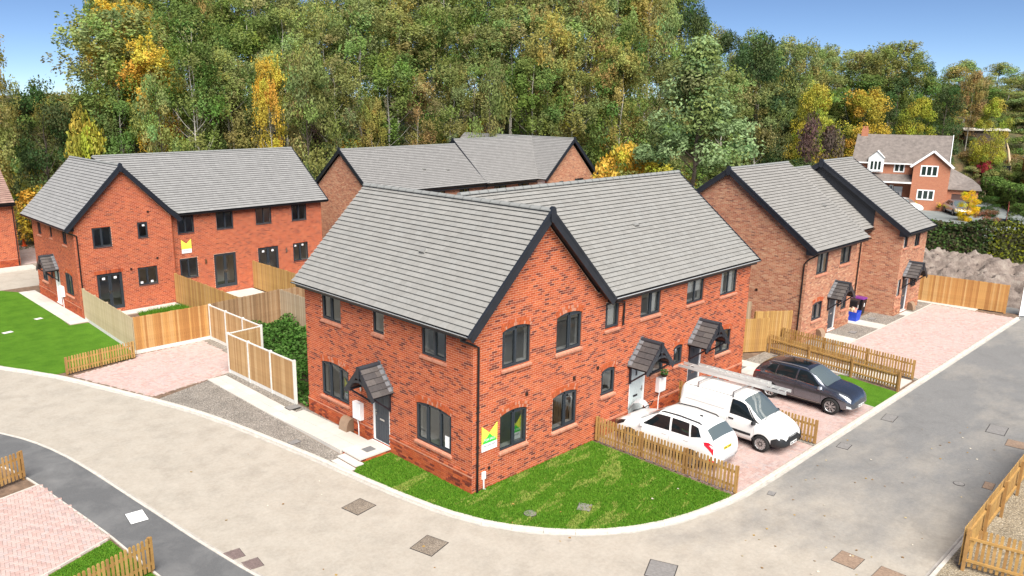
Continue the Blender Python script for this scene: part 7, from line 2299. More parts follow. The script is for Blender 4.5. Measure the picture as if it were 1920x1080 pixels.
tree(100.1, 21.6, 12.1, 6.1, 'broad', (0.36, 0.34, 0.04), 'yellow and green round tree behind the older brick house roof')
tree(112.2, 29.6, 14.0, 9.0, 'birch', (0.27, 0.30, 0.09), 'broad pale birch on the skyline above the golden round tree')
tree(110.6, 21.6, 13.6, 5.1, 'oak', G_DARK, 'dark conifer green tree on the slope behind the older house')
tree(119.2, 20.9, 12.3, 3.9, 'birch', O_TAN, 'tan orange birch on the skyline beside the dark green tree')
tree(118.0, 17.5, 10.9, 5.1, 'broad', Y_GREEN, 'yellow green tree on the far slope over the scrub')
LAB = {
    'birch': {G_OLIVE: 'olive birch in the dense wood behind the houses', G_GREEN: 'mid green birch in the dense wood behind the houses', G_LIGHT: 'light green birch in the dense wood behind the houses', Y_DULL: 'dull yellow birch in the dense wood behind the houses', O_TAN: 'tan leaved birch in the dense wood behind the houses'},
    'broad': {G_OLIVE: 'olive broad crowned tree in the wood behind the houses', G_GREEN: 'mid green broad crowned tree in the wood behind the houses', G_DARK: 'dark broad crowned tree in the wood behind the houses', G_LIGHT: 'light green broad crowned tree in the wood behind the houses', Y_DULL: 'dull yellow broad crowned tree in the wood behind the houses'},
    'oak': {G_OLIVE: 'olive broad crowned tree in the wood behind the houses', G_GREEN: 'mid green broad crowned tree in the wood behind the houses', G_DARK: 'dark broad crowned tree in the wood behind the houses', G_LIGHT: 'light green broad crowned tree in the wood behind the houses', Y_DULL: 'dull yellow broad crowned tree in the wood behind the houses'},
    'shrub': {G_GREEN: 'green bush of the thicket along the wood edge', Y_GREEN: 'yellow green bush of the thicket along the wood edge', G_OLIVE: 'olive bush of the thicket along the wood edge', Y_GOLD: 'golden bush of the thicket along the wood edge', BRN: 'brown leafless bush of the thicket along the wood edge', G_DARK: 'dark green bush of the thicket along the wood edge', O_TAN: 'tan bush of the thicket along the wood edge'},
}
GRP = {'birch': 'birches of the wood', 'broad': 'broad crowned trees of the wood', 'oak': 'broad crowned trees of the wood', 'shrub': 'bushes of the wood edge'}
WOOD = [
    (0.6, 66.7, 13.8, 4.6, 'birch', G_GREEN), (2.8, 64.6, 10.7, 3.7, 'birch', G_GREEN), (5.7, 61.3, 9.9, 5.5, 'oak', G_LIGHT), (8.2, 57.8, 11.0, 5.1, 'oak', G_OLIVE),
    (10.1, 54.0, 14.2, 5.0, 'birch', G_GREEN), (11.7, 49.7, 13.9, 4.7, 'broad', G_LIGHT), (14.2, 48.7, 16.9, 5.4, 'birch', G_GREEN),
    (19.1, 51.5, 12.7, 6.1, 'birch', G_OLIVE), (23.0, 51.3, 14.4, 6.0, 'birch', G_LIGHT), (23.6, 46.2, 16.6, 6.3, 'broad', G_OLIVE),
    (27.9, 47.9, 15.6, 5.5, 'birch', G_OLIVE), (34.6, 48.7, 15.3, 7.2, 'birch', G_GREEN), (38.3, 48.6, 13.3, 4.7, 'birch', O_TAN), (42.7, 48.3, 14.6, 5.2, 'birch', G_OLIVE),
    (43.2, 42.9, 16.3, 5.5, 'broad', G_OLIVE), (49.1, 42.4, 16.1, 7.5, 'birch', G_GREEN), (55.2, 41.9, 14.7, 7.7, 'birch', G_OLIVE),
    (58.7, 38.1, 18.0, 5.5, 'birch', Y_DULL), (67.0, 37.1, 14.8, 5.2, 'birch', G_OLIVE), (72.5, 33.7, 15.6, 6.9, 'birch', G_LIGHT),
    (79.2, 32.7, 14.4, 7.0, 'birch', G_OLIVE), (90.5, 31.9, 13.3, 5.4, 'broad', G_LIGHT), (94.4, 28.6, 13.5, 8.5, 'birch', G_GREEN), (98.5, 26.1, 13.5, 6.9, 'oak', G_DARK),
    (102.6, 23.5, 13.3, 5.2, 'oak', G_GREEN), (127.7, 25.8, 5.5, 6.0, 'broad', Y_DULL), (137.1, 22.6, 3.4, 9.1, 'oak', G_OLIVE), (137.9, 17.8, 2.7, 9.1, 'birch', G_LIGHT),
    (143.0, 14.9, 2.4, 7.5, 'broad', G_DARK), (3.3, 78.9, 12.5, 6.6, 'birch', G_GREEN), (5.2, 73.6, 6.7, 6.2, 'birch', G_OLIVE), (7.1, 69.2, 6.8, 5.2, 'birch', Y_DULL),
    (8.7, 67.1, 7.2, 6.4, 'birch', Y_DULL), (11.7, 67.1, 4.7, 7.0, 'birch', G_GREEN), (14.2, 63.4, 13.7, 5.1, 'birch', G_GREEN), (17.0, 62.0, 12.2, 5.6, 'birch', Y_DULL),
    (18.4, 58.9, 14.7, 6.6, 'birch', G_GREEN), (20.9, 57.1, 13.4, 6.9, 'broad', G_GREEN), (24.8, 58.3, 13.7, 7.1, 'birch', G_GREEN),
    (28.5, 57.9, 14.7, 6.2, 'birch', G_LIGHT), (33.3, 57.9, 12.7, 7.4, 'birch', G_OLIVE), (36.1, 55.3, 16.6, 6.5, 'birch', G_LIGHT),
    (42.0, 56.3, 15.0, 8.7, 'birch', G_OLIVE), (47.0, 56.1, 15.1, 8.5, 'broad', G_GREEN), (48.6, 50.9, 15.2, 7.6, 'birch', G_OLIVE),
    (56.7, 52.9, 15.7, 9.5, 'birch', G_LIGHT), (59.9, 49.0, 15.8, 9.5, 'birch', G_LIGHT), (65.4, 47.8, 17.3, 8.1, 'broad', Y_DULL),
    (68.0, 43.8, 15.2, 6.2, 'broad', G_GREEN), (71.8, 41.9, 17.8, 6.3, 'broad', G_LIGHT), (76.1, 39.0, 14.0, 8.1, 'broad', G_GREEN),
    (86.2, 39.0, 11.5, 7.6, 'broad', G_DARK), (93.5, 37.2, 10.6, 7.2, 'oak', G_DARK), (101.2, 35.1, 10.1, 8.4, 'oak', G_OLIVE), (107.6, 31.7, 9.6, 9.0, 'birch', G_GREEN),
    (110.1, 27.8, 10.6, 8.6, 'broad', G_DARK), (114.3, 25.6, 10.2, 8.5, 'broad', G_GREEN), (140.2, 27.6, 6.8, 11.3, 'birch', G_GREEN),
    (146.8, 23.3, 5.7, 11.7, 'birch', G_LIGHT), (152.0, 20.6, 5.3, 10.6, 'birch', G_OLIVE), (152.2, 16.3, 3.8, 7.8, 'birch', G_LIGHT),
    (4.0, 85.4, 16.1, 6.5, 'birch', G_GREEN), (6.7, 83.3, 4.4, 8.0, 'birch', G_GREEN), (10.3, 84.2, 3.7, 5.9, 'broad', G_GREEN), (12.2, 76.4, 3.6, 7.9, 'birch', G_OLIVE),
    (13.8, 72.7, 4.8, 6.8, 'birch', G_OLIVE), (16.1, 68.9, 16.8, 8.4, 'birch', Y_DULL), (19.5, 70.7, 15.1, 6.4, 'birch', G_LIGHT), (20.9, 67.5, 17.8, 7.5, 'birch', G_GREEN),
    (23.6, 66.8, 17.5, 5.4, 'broad', Y_DULL), (28.2, 70.3, 16.9, 7.9, 'birch', G_GREEN), (30.5, 66.9, 16.3, 9.2, 'birch', G_LIGHT),
    (33.7, 66.4, 15.9, 7.1, 'birch', G_OLIVE), (36.1, 63.3, 15.5, 8.6, 'oak', G_LIGHT), (43.1, 65.2, 19.2, 9.9, 'birch', G_GREEN), (45.2, 62.2, 16.8, 7.5, 'birch', Y_DULL),
    (50.7, 63.2, 18.7, 8.1, 'birch', G_OLIVE), (55.3, 63.2, 19.8, 11.5, 'birch', G_LIGHT), (57.5, 58.1, 19.2, 8.7, 'broad', G_GREEN),
    (64.1, 58.4, 19.6, 7.1, 'oak', G_OLIVE), (68.4, 56.8, 21.3, 9.6, 'birch', G_OLIVE), (73.5, 55.2, 18.9, 9.0, 'birch', G_OLIVE), (76.1, 52.2, 20.0, 8.2, 'birch', G_LIGHT),
    (80.4, 50.0, 19.8, 9.5, 'birch', Y_DULL), (83.8, 45.7, 17.6, 6.9, 'oak', G_DARK), (92.5, 44.5, 13.8, 7.5, 'broad', G_DARK), (101.1, 44.7, 12.8, 6.9, 'broad', G_OLIVE),
    (102.0, 41.2, 11.9, 6.1, 'broad', G_LIGHT), (113.8, 40.2, 12.1, 7.1, 'broad', G_LIGHT), (114.7, 35.0, 11.7, 9.2, 'broad', G_OLIVE),
    (122.8, 33.8, 12.0, 6.2, 'broad', G_OLIVE), (124.4, 29.5, 10.7, 8.0, 'broad', G_DARK), (150.0, 31.9, 9.4, 9.4, 'broad', Y_DULL), (152.4, 28.2, 8.6, 7.5, 'oak', G_LIGHT),
    (160.5, 24.8, 7.5, 10.0, 'birch', G_OLIVE), (163.4, 19.3, 6.5, 11.4, 'birch', G_LIGHT), (6.5, 98.1, 18.7, 8.3, 'birch', G_OLIVE),
    (10.8, 96.1, 2.7, 7.4, 'birch', G_GREEN), (13.8, 92.3, 3.0, 9.2, 'birch', G_LIGHT), (17.7, 89.6, 3.8, 9.5, 'birch', G_OLIVE), (20.4, 84.4, 16.2, 6.7, 'broad', G_GREEN),
    (24.5, 86.2, 18.8, 8.5, 'birch', G_LIGHT), (27.4, 81.2, 16.2, 9.1, 'birch', G_OLIVE), (30.4, 79.9, 16.4, 7.4, 'birch', G_OLIVE),
    (35.6, 81.2, 18.4, 9.5, 'birch', G_LIGHT), (42.0, 81.0, 16.4, 8.9, 'birch', G_LIGHT), (44.6, 77.1, 16.7, 9.7, 'broad', G_OLIVE),
    (49.3, 77.6, 18.1, 9.4, 'birch', G_LIGHT), (52.4, 73.9, 18.7, 9.8, 'birch', G_OLIVE), (61.0, 75.1, 21.2, 9.7, 'birch', G_OLIVE),
    (65.1, 73.8, 20.5, 11.0, 'birch', G_GREEN), (67.6, 69.4, 21.6, 11.3, 'birch', G_OLIVE), (74.0, 69.9, 20.6, 13.0, 'birch', G_GREEN),
    (77.2, 66.1, 21.4, 9.6, 'broad', G_DARK), (83.6, 64.2, 19.7, 11.9, 'broad', G_LIGHT), (84.6, 58.7, 21.0, 11.0, 'birch', G_GREEN),
    (89.8, 57.5, 23.6, 12.9, 'birch', Y_DULL), (92.6, 53.9, 19.8, 10.3, 'birch', G_GREEN), (99.8, 51.9, 15.5, 8.8, 'oak', G_OLIVE), (108.2, 49.4, 14.7, 9.5, 'oak', G_GREEN),
    (115.1, 47.4, 13.7, 8.8, 'oak', G_LIGHT), (120.8, 44.9, 13.4, 10.5, 'birch', G_LIGHT), (130.5, 42.8, 12.2, 13.7, 'birch', G_LIGHT),
    (134.3, 38.7, 12.3, 7.4, 'broad', G_GREEN), (140.2, 36.1, 11.4, 6.8, 'broad', G_LIGHT), (166.4, 36.8, 10.5, 10.2, 'broad', G_LIGHT),
    (167.5, 30.5, 9.8, 10.2, 'broad', G_LIGHT), (174.7, 27.5, 8.1, 10.0, 'broad', G_OLIVE), (178.3, 23.9, 7.3, 9.3, 'broad', G_GREEN), (-0.2, 63.1, 2.5, 3.1, 'shrub', BRN),
    (0.5, 60.7, 2.8, 2.8, 'shrub', G_GREEN), (1.9, 60.8, 2.3, 2.5, 'shrub', Y_GREEN), (2.9, 60.0, 3.3, 3.5, 'shrub', O_TAN), (3.9, 58.7, 2.4, 2.3, 'shrub', Y_GOLD),
    (4.2, 56.2, 4.7, 5.9, 'shrub', Y_GOLD), (4.5, 54.1, 4.6, 5.1, 'shrub', G_DARK), (4.8, 51.4, 5.1, 6.5, 'shrub', G_DARK), (6.6, 52.6, 4.3, 5.7, 'shrub', G_GREEN),
    (7.5, 50.8, 4.1, 3.8, 'shrub', BRN), (7.2, 47.3, 3.3, 3.3, 'shrub', G_GREEN), (8.6, 47.6, 3.5, 3.3, 'shrub', G_OLIVE), (9.0, 45.3, 2.8, 2.8, 'shrub', Y_GOLD),
    (10.3, 46.2, 2.5, 2.3, 'shrub', BRN), (11.7, 45.5, 3.4, 4.3, 'shrub', G_DARK), (12.6, 43.8, 2.7, 3.3, 'shrub', G_GREEN), (15.1, 46.2, 4.7, 5.5, 'shrub', G_OLIVE),
    (16.2, 45.7, 5.6, 6.3, 'shrub', G_GREEN), (16.3, 43.5, 3.7, 4.3, 'shrub', Y_GREEN), (17.7, 43.9, 2.5, 3.1, 'shrub', Y_GREEN), (19.4, 44.6, 3.0, 3.5, 'shrub', Y_GREEN),
    (21.0, 44.5, 5.4, 7.3, 'shrub', G_GREEN), (23.4, 45.5, 2.3, 2.7, 'shrub', G_OLIVE), (23.5, 42.7, 3.6, 3.8, 'shrub', G_OLIVE), (26.5, 45.1, 5.2, 5.7, 'shrub', Y_GREEN),
    (27.0, 42.9, 4.1, 3.8, 'shrub', G_OLIVE), (28.9, 42.5, 5.2, 5.5, 'shrub', BRN), (32.2, 44.8, 4.5, 4.8, 'shrub', G_GREEN), (32.8, 42.7, 4.2, 5.4, 'shrub', G_GREEN),
    (34.6, 42.6, 5.4, 7.2, 'shrub', G_DARK), (37.0, 43.4, 5.3, 6.2, 'shrub', G_DARK), (38.9, 43.0, 3.6, 3.3, 'shrub', G_GREEN), (39.0, 40.7, 3.3, 3.2, 'shrub', Y_GREEN),
    (42.9, 42.6, 4.9, 6.0, 'shrub', G_GREEN), (43.5, 40.6, 2.5, 2.7, 'shrub', G_OLIVE), (47.3, 41.3, 3.6, 3.7, 'shrub', G_OLIVE), (48.3, 39.3, 4.5, 5.8, 'shrub', G_DARK),
    (48.6, 37.9, 3.3, 3.8, 'shrub', G_DARK), (50.0, 37.0, 3.2, 3.8, 'shrub', G_DARK), (52.7, 37.1, 4.9, 6.3, 'shrub', Y_GREEN), (54.4, 35.8, 3.0, 3.9, 'shrub', G_DARK),
    (81.3, 30.5, 4.7, 5.4, 'shrub', G_GREEN), (86.3, 30.5, 5.0, 6.1, 'shrub', G_DARK), (87.3, 28.4, 3.7, 3.6, 'shrub', G_OLIVE), (90.2, 27.4, 2.2, 2.5, 'shrub', G_GREEN),
    (93.8, 27.3, 3.4, 3.5, 'shrub', G_OLIVE), (93.4, 24.8, 3.3, 3.7, 'shrub', G_GREEN), (96.2, 23.8, 2.7, 2.8, 'shrub', BRN), (99.1, 22.9, 2.4, 3.0, 'shrub', Y_GREEN),
    (103.9, 22.2, 4.6, 5.5, 'shrub', G_GREEN), (103.4, 20.5, 4.7, 4.3, 'shrub', G_DARK), (1.0, 69.2, 4.0, 4.0, 'shrub', G_OLIVE), (2.8, 69.0, 3.2, 4.1, 'shrub', Y_GOLD),
    (3.7, 64.6, 5.2, 5.5, 'shrub', Y_GREEN), (5.6, 64.3, 2.8, 3.6, 'shrub', Y_GREEN), (6.3, 62.6, 4.6, 5.2, 'shrub', Y_GREEN), (6.7, 59.4, 4.0, 3.8, 'shrub', G_DARK),
    (8.5, 60.2, 2.8, 2.8, 'shrub', G_DARK), (8.8, 57.5, 2.5, 3.2, 'shrub', G_OLIVE), (9.8, 57.0, 4.2, 4.8, 'shrub', G_GREEN), (10.3, 54.2, 5.6, 5.5, 'shrub', G_GREEN),
    (11.7, 54.4, 4.9, 4.7, 'shrub', G_GREEN), (13.2, 53.2, 4.2, 3.8, 'shrub', G_DARK), (14.1, 50.4, 4.8, 6.3, 'shrub', G_GREEN), (16.0, 51.4, 3.2, 4.1, 'shrub', G_GREEN),
    (18.5, 52.7, 4.0, 4.7, 'shrub', BRN), (18.9, 49.4, 4.5, 5.1, 'shrub', Y_GREEN), (21.6, 51.4, 3.1, 3.5, 'shrub', BRN), (23.5, 50.8, 2.9, 3.9, 'shrub', Y_GREEN),
    (24.6, 50.1, 3.3, 3.9, 'shrub', G_DARK), (27.3, 51.0, 4.7, 6.0, 'shrub', G_OLIVE), (27.2, 48.5, 4.4, 5.1, 'shrub', G_GREEN), (30.6, 50.0, 3.6, 4.4, 'shrub', G_GREEN),
    (33.4, 50.1, 4.8, 5.4, 'shrub', G_DARK), (35.1, 49.0, 3.0, 3.4, 'shrub', Y_GREEN), (37.7, 48.9, 3.3, 3.6, 'shrub', G_OLIVE), (40.3, 48.7, 2.6, 3.3, 'shrub', O_TAN),
    (41.1, 46.5, 4.0, 5.3, 'shrub', BRN), (43.4, 46.9, 2.5, 2.9, 'shrub', G_OLIVE), (47.0, 47.9, 4.5, 5.5, 'shrub', O_TAN), (49.0, 46.1, 2.6, 3.3, 'shrub', Y_GREEN),
    (49.5, 44.0, 3.2, 4.3, 'shrub', G_GREEN), (52.6, 43.4, 4.2, 5.6, 'shrub', G_GREEN), (56.2, 43.3, 5.2, 6.9, 'shrub', G_DARK), (58.7, 43.2, 2.9, 3.1, 'shrub', G_DARK),
    (58.8, 41.3, 4.9, 6.2, 'shrub', G_GREEN), (60.8, 40.2, 4.8, 5.3, 'shrub', G_OLIVE), (63.5, 39.6, 3.9, 4.4, 'shrub', G_GREEN), (63.4, 37.1, 5.4, 6.4, 'shrub', Y_GREEN),
    (67.7, 37.4, 4.1, 4.9, 'shrub', G_OLIVE), (67.4, 35.2, 4.7, 5.8, 'shrub', G_GREEN), (70.8, 35.3, 2.4, 3.2, 'shrub', G_DARK), (76.0, 35.4, 3.1, 3.2, 'shrub', G_DARK),
    (81.3, 35.2, 3.8, 4.3, 'shrub', Y_GREEN), (83.7, 34.4, 2.6, 2.8, 'shrub', G_GREEN), (87.9, 34.0, 3.6, 3.8, 'shrub', G_OLIVE), (90.2, 32.7, 4.5, 5.1, 'shrub', G_DARK),
    (92.1, 31.1, 3.1, 2.9, 'shrub', G_OLIVE), (96.6, 30.8, 4.5, 5.6, 'shrub', G_GREEN), (97.1, 28.6, 4.2, 5.1, 'shrub', G_DARK), (102.3, 28.8, 3.1, 2.9, 'shrub', G_OLIVE),
    (103.7, 26.5, 2.8, 3.5, 'shrub', G_DARK), (106.2, 25.5, 4.8, 4.9, 'shrub', G_OLIVE), (108.1, 23.5, 2.6, 3.2, 'shrub', G_DARK), (112.3, 22.6, 4.2, 5.5, 'shrub', G_OLIVE),
    (1.9, 74.3, 5.1, 5.3, 'shrub', Y_GREEN), (4.7, 74.1, 5.3, 6.9, 'shrub', G_GREEN), (5.7, 70.1, 3.2, 3.9, 'shrub', G_DARK), (7.4, 65.8, 3.3, 3.5, 'shrub', G_GREEN),
    (9.6, 66.3, 4.4, 4.7, 'shrub', G_DARK), (11.0, 64.1, 4.6, 4.6, 'shrub', G_GREEN), (10.9, 58.8, 4.3, 4.0, 'shrub', G_OLIVE), (12.8, 59.2, 5.5, 5.9, 'shrub', G_OLIVE),
    (15.6, 59.0, 3.9, 4.3, 'shrub', Y_GREEN), (17.0, 58.1, 3.1, 3.1, 'shrub', Y_GREEN), (19.8, 58.2, 2.2, 2.5, 'shrub', O_TAN), (22.5, 57.1, 5.0, 6.5, 'shrub', G_GREEN),
    (25.6, 56.8, 2.6, 2.3, 'shrub', Y_GREEN), (27.6, 54.3, 2.7, 2.7, 'shrub', Y_GREEN), (30.0, 54.3, 4.9, 5.1, 'shrub', BRN), (33.0, 54.1, 3.9, 4.6, 'shrub', Y_GOLD),
    (36.6, 54.9, 4.7, 6.1, 'shrub', G_DARK), (40.9, 54.5, 3.3, 4.2, 'shrub', G_DARK), (43.8, 53.3, 4.3, 4.7, 'shrub', G_GREEN), (46.0, 51.5, 4.7, 5.7, 'shrub', Y_GREEN),
    (49.6, 51.5, 4.5, 4.4, 'shrub', Y_GREEN), (52.3, 49.1, 2.6, 3.5, 'shrub', G_OLIVE), (55.6, 47.6, 3.1, 3.0, 'shrub', BRN), (59.7, 47.8, 4.4, 5.9, 'shrub', Y_GREEN),
    (62.9, 46.5, 5.4, 5.5, 'shrub', G_DARK), (64.1, 44.0, 3.5, 4.2, 'shrub', Y_GOLD), (66.1, 42.4, 5.2, 5.1, 'shrub', O_TAN), (70.0, 41.6, 3.6, 4.7, 'shrub', G_DARK),
    (74.4, 40.0, 2.4, 2.7, 'shrub', G_GREEN), (80.2, 38.9, 4.2, 4.5, 'shrub', G_GREEN), (84.1, 38.2, 2.6, 2.7, 'shrub', Y_GOLD), (90.1, 36.7, 3.7, 4.8, 'shrub', G_DARK),
    (96.2, 35.1, 4.7, 4.8, 'shrub', G_GREEN), (100.0, 33.0, 3.0, 2.8, 'shrub', Y_GREEN), (104.4, 31.8, 2.5, 2.2, 'shrub', G_OLIVE),
    (109.4, 29.5, 3.0, 2.9, 'shrub', G_GREEN), (115.1, 27.3, 2.1, 2.2, 'shrub', Y_GREEN), (117.3, 24.3, 3.9, 4.9, 'shrub', G_GREEN),
]
for (x, y, h, w, kind, col) in WOOD:
    tree(x, y, h, w, kind, col, LAB[kind][col], GRP[kind], cat='shrub' if kind == 'shrub' else 'tree')

# ---------- weeds in the side garden, one mass
def leaf_cloud(name, pts_fn, n, size, cols, parent=None, seed=1, up=0.8, spread=0.6, color=(1, 1, 1), **kw):
    R = np.random.default_rng(seed)
    P, Nn = pts_fn(R, n)
    C_ = np.array(cols)[R.integers(len(cols), size=n)] * R.uniform(0.75, 1.25, (n, 1))
    me = quads_mesh(name, leaf_quads(R, P, size, Nn, spread), C_, M_LEAF)
    o = link(name, me, parent, **kw); o.color = (*color, 1)
    return o
def weeds(R, n):
    x = R.uniform(0.15, 5.7, n); y = R.uniform(9.6, 20.6, n); x = np.where(y > 15.4, 1.75 + x * 0.69, x)
    h = 0.22 + 0.28 * np.sin(x * 2.1 + y * 0.9) ** 2 + 0.30 * np.sin(y * 1.3 - x) ** 2
    h *= np.clip((x + 0.5) / 2.0, 0.35, 1) * np.clip((y - 9.4) / 2.0, 0.2, 1)
    return np.stack([x, y, h * R.uniform(0.15, 1.0, n) ** 0.6], 1), np.tile([0, 0, 1.0], (n, 1))
leaf_cloud('weeds', weeds, 15000, 0.085, [(0.06, 0.15, 0.02), (0.08, 0.20, 0.03), (0.045, 0.115, 0.018), (0.12, 0.24, 0.05)], None, 3, kind='stuff',
           label='overgrown green weeds filling the fenced side garden', cat='weeds')

def box_cloud(L, D, H, wob=0.12):
    """points on the skin of a clipped hedge: length L along x, depth D, height H"""
    def fn(R, n):
        u = R.uniform(0, 1, n); P = np.zeros((n, 3)); Nn = np.zeros((n, 3))
        at = (2 * H + D)
        s = u * at
        f = s < H; b = (s >= H) & (s < 2 * H); t_ = s >= 2 * H
        P[:, 0] = R.uniform(0, L, n)
        P[f, 1] = 0; P[f, 2] = s[f]; Nn[f] = (0, -1, 0.2)
        P[b, 1] = D; P[b, 2] = s[b] - H; Nn[b] = (0, 1, 0.2)
        P[t_, 1] = s[t_] - 2 * H; P[t_, 2] = H; Nn[t_] = (0, 0, 1)
        w = wob * (np.sin(P[:, 0] * 1.7) + np.sin(P[:, 0] * 0.63 + 1) + np.sin(P[:, 2] * 2.3 + P[:, 0]))
        P += Nn * w[:, None] + R.normal(0, wob * 0.7, (n, 3))
        P[:, 2] = np.maximum(P[:, 2], 0.05)
        return P, Nn
    return fn
def hedge(p0, p1, D, H, cols, label, n=9000, size=0.13, seed=1, z=0.0, group=None):
    t, L = run_frame('hedge', p0, p1, label, 'hedge', group)
    t.location.z = z
    leaf_cloud('foliage', box_cloud(L, D, H), n, size, cols, t, seed)
    m = MB(); m.box(0.4, L - 0.4, 0.5, D - 0.5, 0, H - 0.5, 0); m.build('inner_branches', M_BARKD, t)
    return t
DK = [(0.05, 0.075, 0.02), (0.04, 0.055, 0.02), (0.07, 0.10, 0.022), (0.085, 0.07, 0.035)]
hedge((52.6, 8.6), (55.6, 0.6), 1.6, 2.6, DK + [(0.05, 0.11, 0.02)], 'tall dark clipped hedge behind the earth mound', 9000, 0.12, 1)
hedge((55.6, 0.6), (58.6, -9.5), 1.6, 2.5, [(0.07, 0.085, 0.02), (0.055, 0.06, 0.02), (0.10, 0.12, 0.02), (0.22, 0.24, 0.015)], 'clipped hedge with a lime green top at the end of the dark one', 9000, 0.12, 2)
hedge((99.0, 12.9), (85.0, 4.4), 1.8, 2.5, [(0.11, 0.19, 0.04), (0.15, 0.24, 0.05), (0.08, 0.14, 0.03)], 'light green hedge running beside the older house garage', 7000, 0.16, 3)
for (x, y, h, w, col, lb) in ((77.2, 8.2, 3.1, 2.3, (0.75, 0.58, 0.02), 'bright yellow conifer in front of the brown garage'), (82.5, 7.8, 2.2, 3.0, (0.06, 0.12, 0.025), 'round dark green clipped bush by the yellow conifer'),
                              (75.2, 5.8, 1.6, 2.6, (0.24, 0.13, 0.07), 'round russet bush below the red fence'), (80.5, 4.6, 1.9, 2.4, (0.09, 0.16, 0.035), 'green rounded bush behind the red fence')):
    tree(x, y, h, w, 'oak' if 'conifer' in lb else 'shrub', col, lb, cat='shrub', name='conifer' if 'conifer' in lb else None)
t, L = run_frame('board_fence', (81.5, 5.7), (75.9, 4.4), 'red brown stained fence beside the russet bush', 'fence')
M_REDF = plain('red_stain', (0.22, 0.04, 0.03), 0.7)
for k in range(int(L / 0.24)):
    m = MB(); m.box(k * 0.24, k * 0.24 + 0.22, -0.015, 0.015, 0.02, 1.9); m.build('fence_board', M_REDF, t)
m = MB(); m.bar((0, 0.04, 1.5), (L, 0.04, 1.5), 0.04, 0.08); m.build('rail', M_REDF, t)
# scrub slope, shed and garden fence far right
r_ = random.Random(4)
for k in range(46):
    th = math.radians(r_.uniform(11.0, 17.5)); d = r_.uniform(133, 156)
    x, y = CAM.x + d * math.cos(th), CAM.y + d * math.sin(th)
    h = r_.uniform(1.2, 3.0)
    q = r_.choice(['G_GREEN', 'G_BLUE', 'G_OLIVE', 'O_TAN', 'G_LIGHT'])
    lb = {'G_GREEN': 'green scrub bush on the far slope', 'G_BLUE': 'blue green scrub bush on the far slope', 'G_OLIVE': 'olive scrub bush on the far slope', 'O_TAN': 'tan scrub bush on the far slope', 'G_LIGHT': 'light green scrub bush on the far slope'}[q]
    tree(x, y, h, h * r_.uniform(1.1, 1.7), 'shrub', globals()[q], lb, 'scrub bushes of the far slope', cat='shrub')
t = thing('garden_shed', (122.1, 22.1, terr(122.1, 22.1)), 'low pale roofed shed on the far slope', 'shed', None, -1.2)
m = MB(); m.box(0, 5.5, 0, 2.4, -0.5, 1.9); m.build('shed_wall', M_BARKD, t)
m = MB(); m.hexa([(-0.2, -0.4, 1.9), (5.7, -0.4, 1.9), (5.7, 2.6, 2.05), (-0.2, 2.6, 2.05), (-0.2, -0.4, 2.02), (5.7, -0.4, 2.02), (5.7, 2.6, 2.2), (-0.2, 2.6, 2.2)]); m.build('shed_roof', M_KERB, t)
t, L = run_frame('board_fence', (119.0, 21.9), (118.8, 14.6), 'dark garden fence below the pale roofed shed', 'fence')
t.location.z = terr(119, 18) - 0.2
for k in range(int(L / 0.3)):
    m = MB(); m.box(k * 0.3, k * 0.3 + 0.28, -0.015, 0.015, 0.0, 1.5); m.build('fence_board', M_BLACK, t)
for (x, y, h, w, col, lb) in ((116.9, 17.4, 2.6, 2.6, (0.33, 0.03, 0.06), 'crimson bush beside the dark garden fence'), (110.5, 15.3, 1.7, 2.8, (0.11, 0.05, 0.05), 'dusky purple bush near the crimson bush'), (116.3, 15.9, 2.4, 3.2, (0.13, 0.21, 0.05), 'light green rounded bush before the dark garden fence'),
                              (98.9, 10.1, 2.6, 3.8, (0.16, 0.20, 0.055), 'sprawling pale green bush beyond the light hedge'), (93.9, 6.9, 2.2, 3.4, (0.15, 0.18, 0.06), 'straggly olive bush beyond the light hedge')):
    tree(x, y, h, w, 'shrub', col, lb, cat='shrub')
H7 = thing('brick_building', (111.4, 10.8, -0.5), 'tall orange brick gable wall cut by the right edge of the far gardens', 'house', None, -1.2)
m = MB(); m.face([(0, 0, 0), (8, 0, 0), (8, 0, 5), (4, 0, 8), (0, 0, 5)]); m.face([(0, 6, 0), (0, 0, 0), (0, 0, 5), (0, 6, 5)]); m.build('wall', M_BT_OLD, H7)
m = MB(); m.face([(-0.2, -0.2, 4.9), (4, -0.2, 8.1), (4, 6, 8.1), (-0.2, 6, 4.9)][::-1]); m.face([(8.2, -0.2, 4.9), (4, -0.2, 8.1), (4, 6, 8.1), (8.2, 6, 4.9)]); m.build('roof', M_OLDTILE, H7)
t = thing('fallen_trunk', (119.3, 14.2, terr(119.3, 14.2)), 'pale bare leaning trunk on the far slope', 'trunk')
m = MB(); m.tube([(0, 0, 0), (1.2, 0.9, 2.0), (4.0, 2.2, 4.6), (6.5, 3.2, 5.6)], [0.2, 0.17, 0.13, 0.06], 7); m.build('stem', plain('pale_dead_wood', (0.50, 0.38, 0.24), 0.9), t, True)

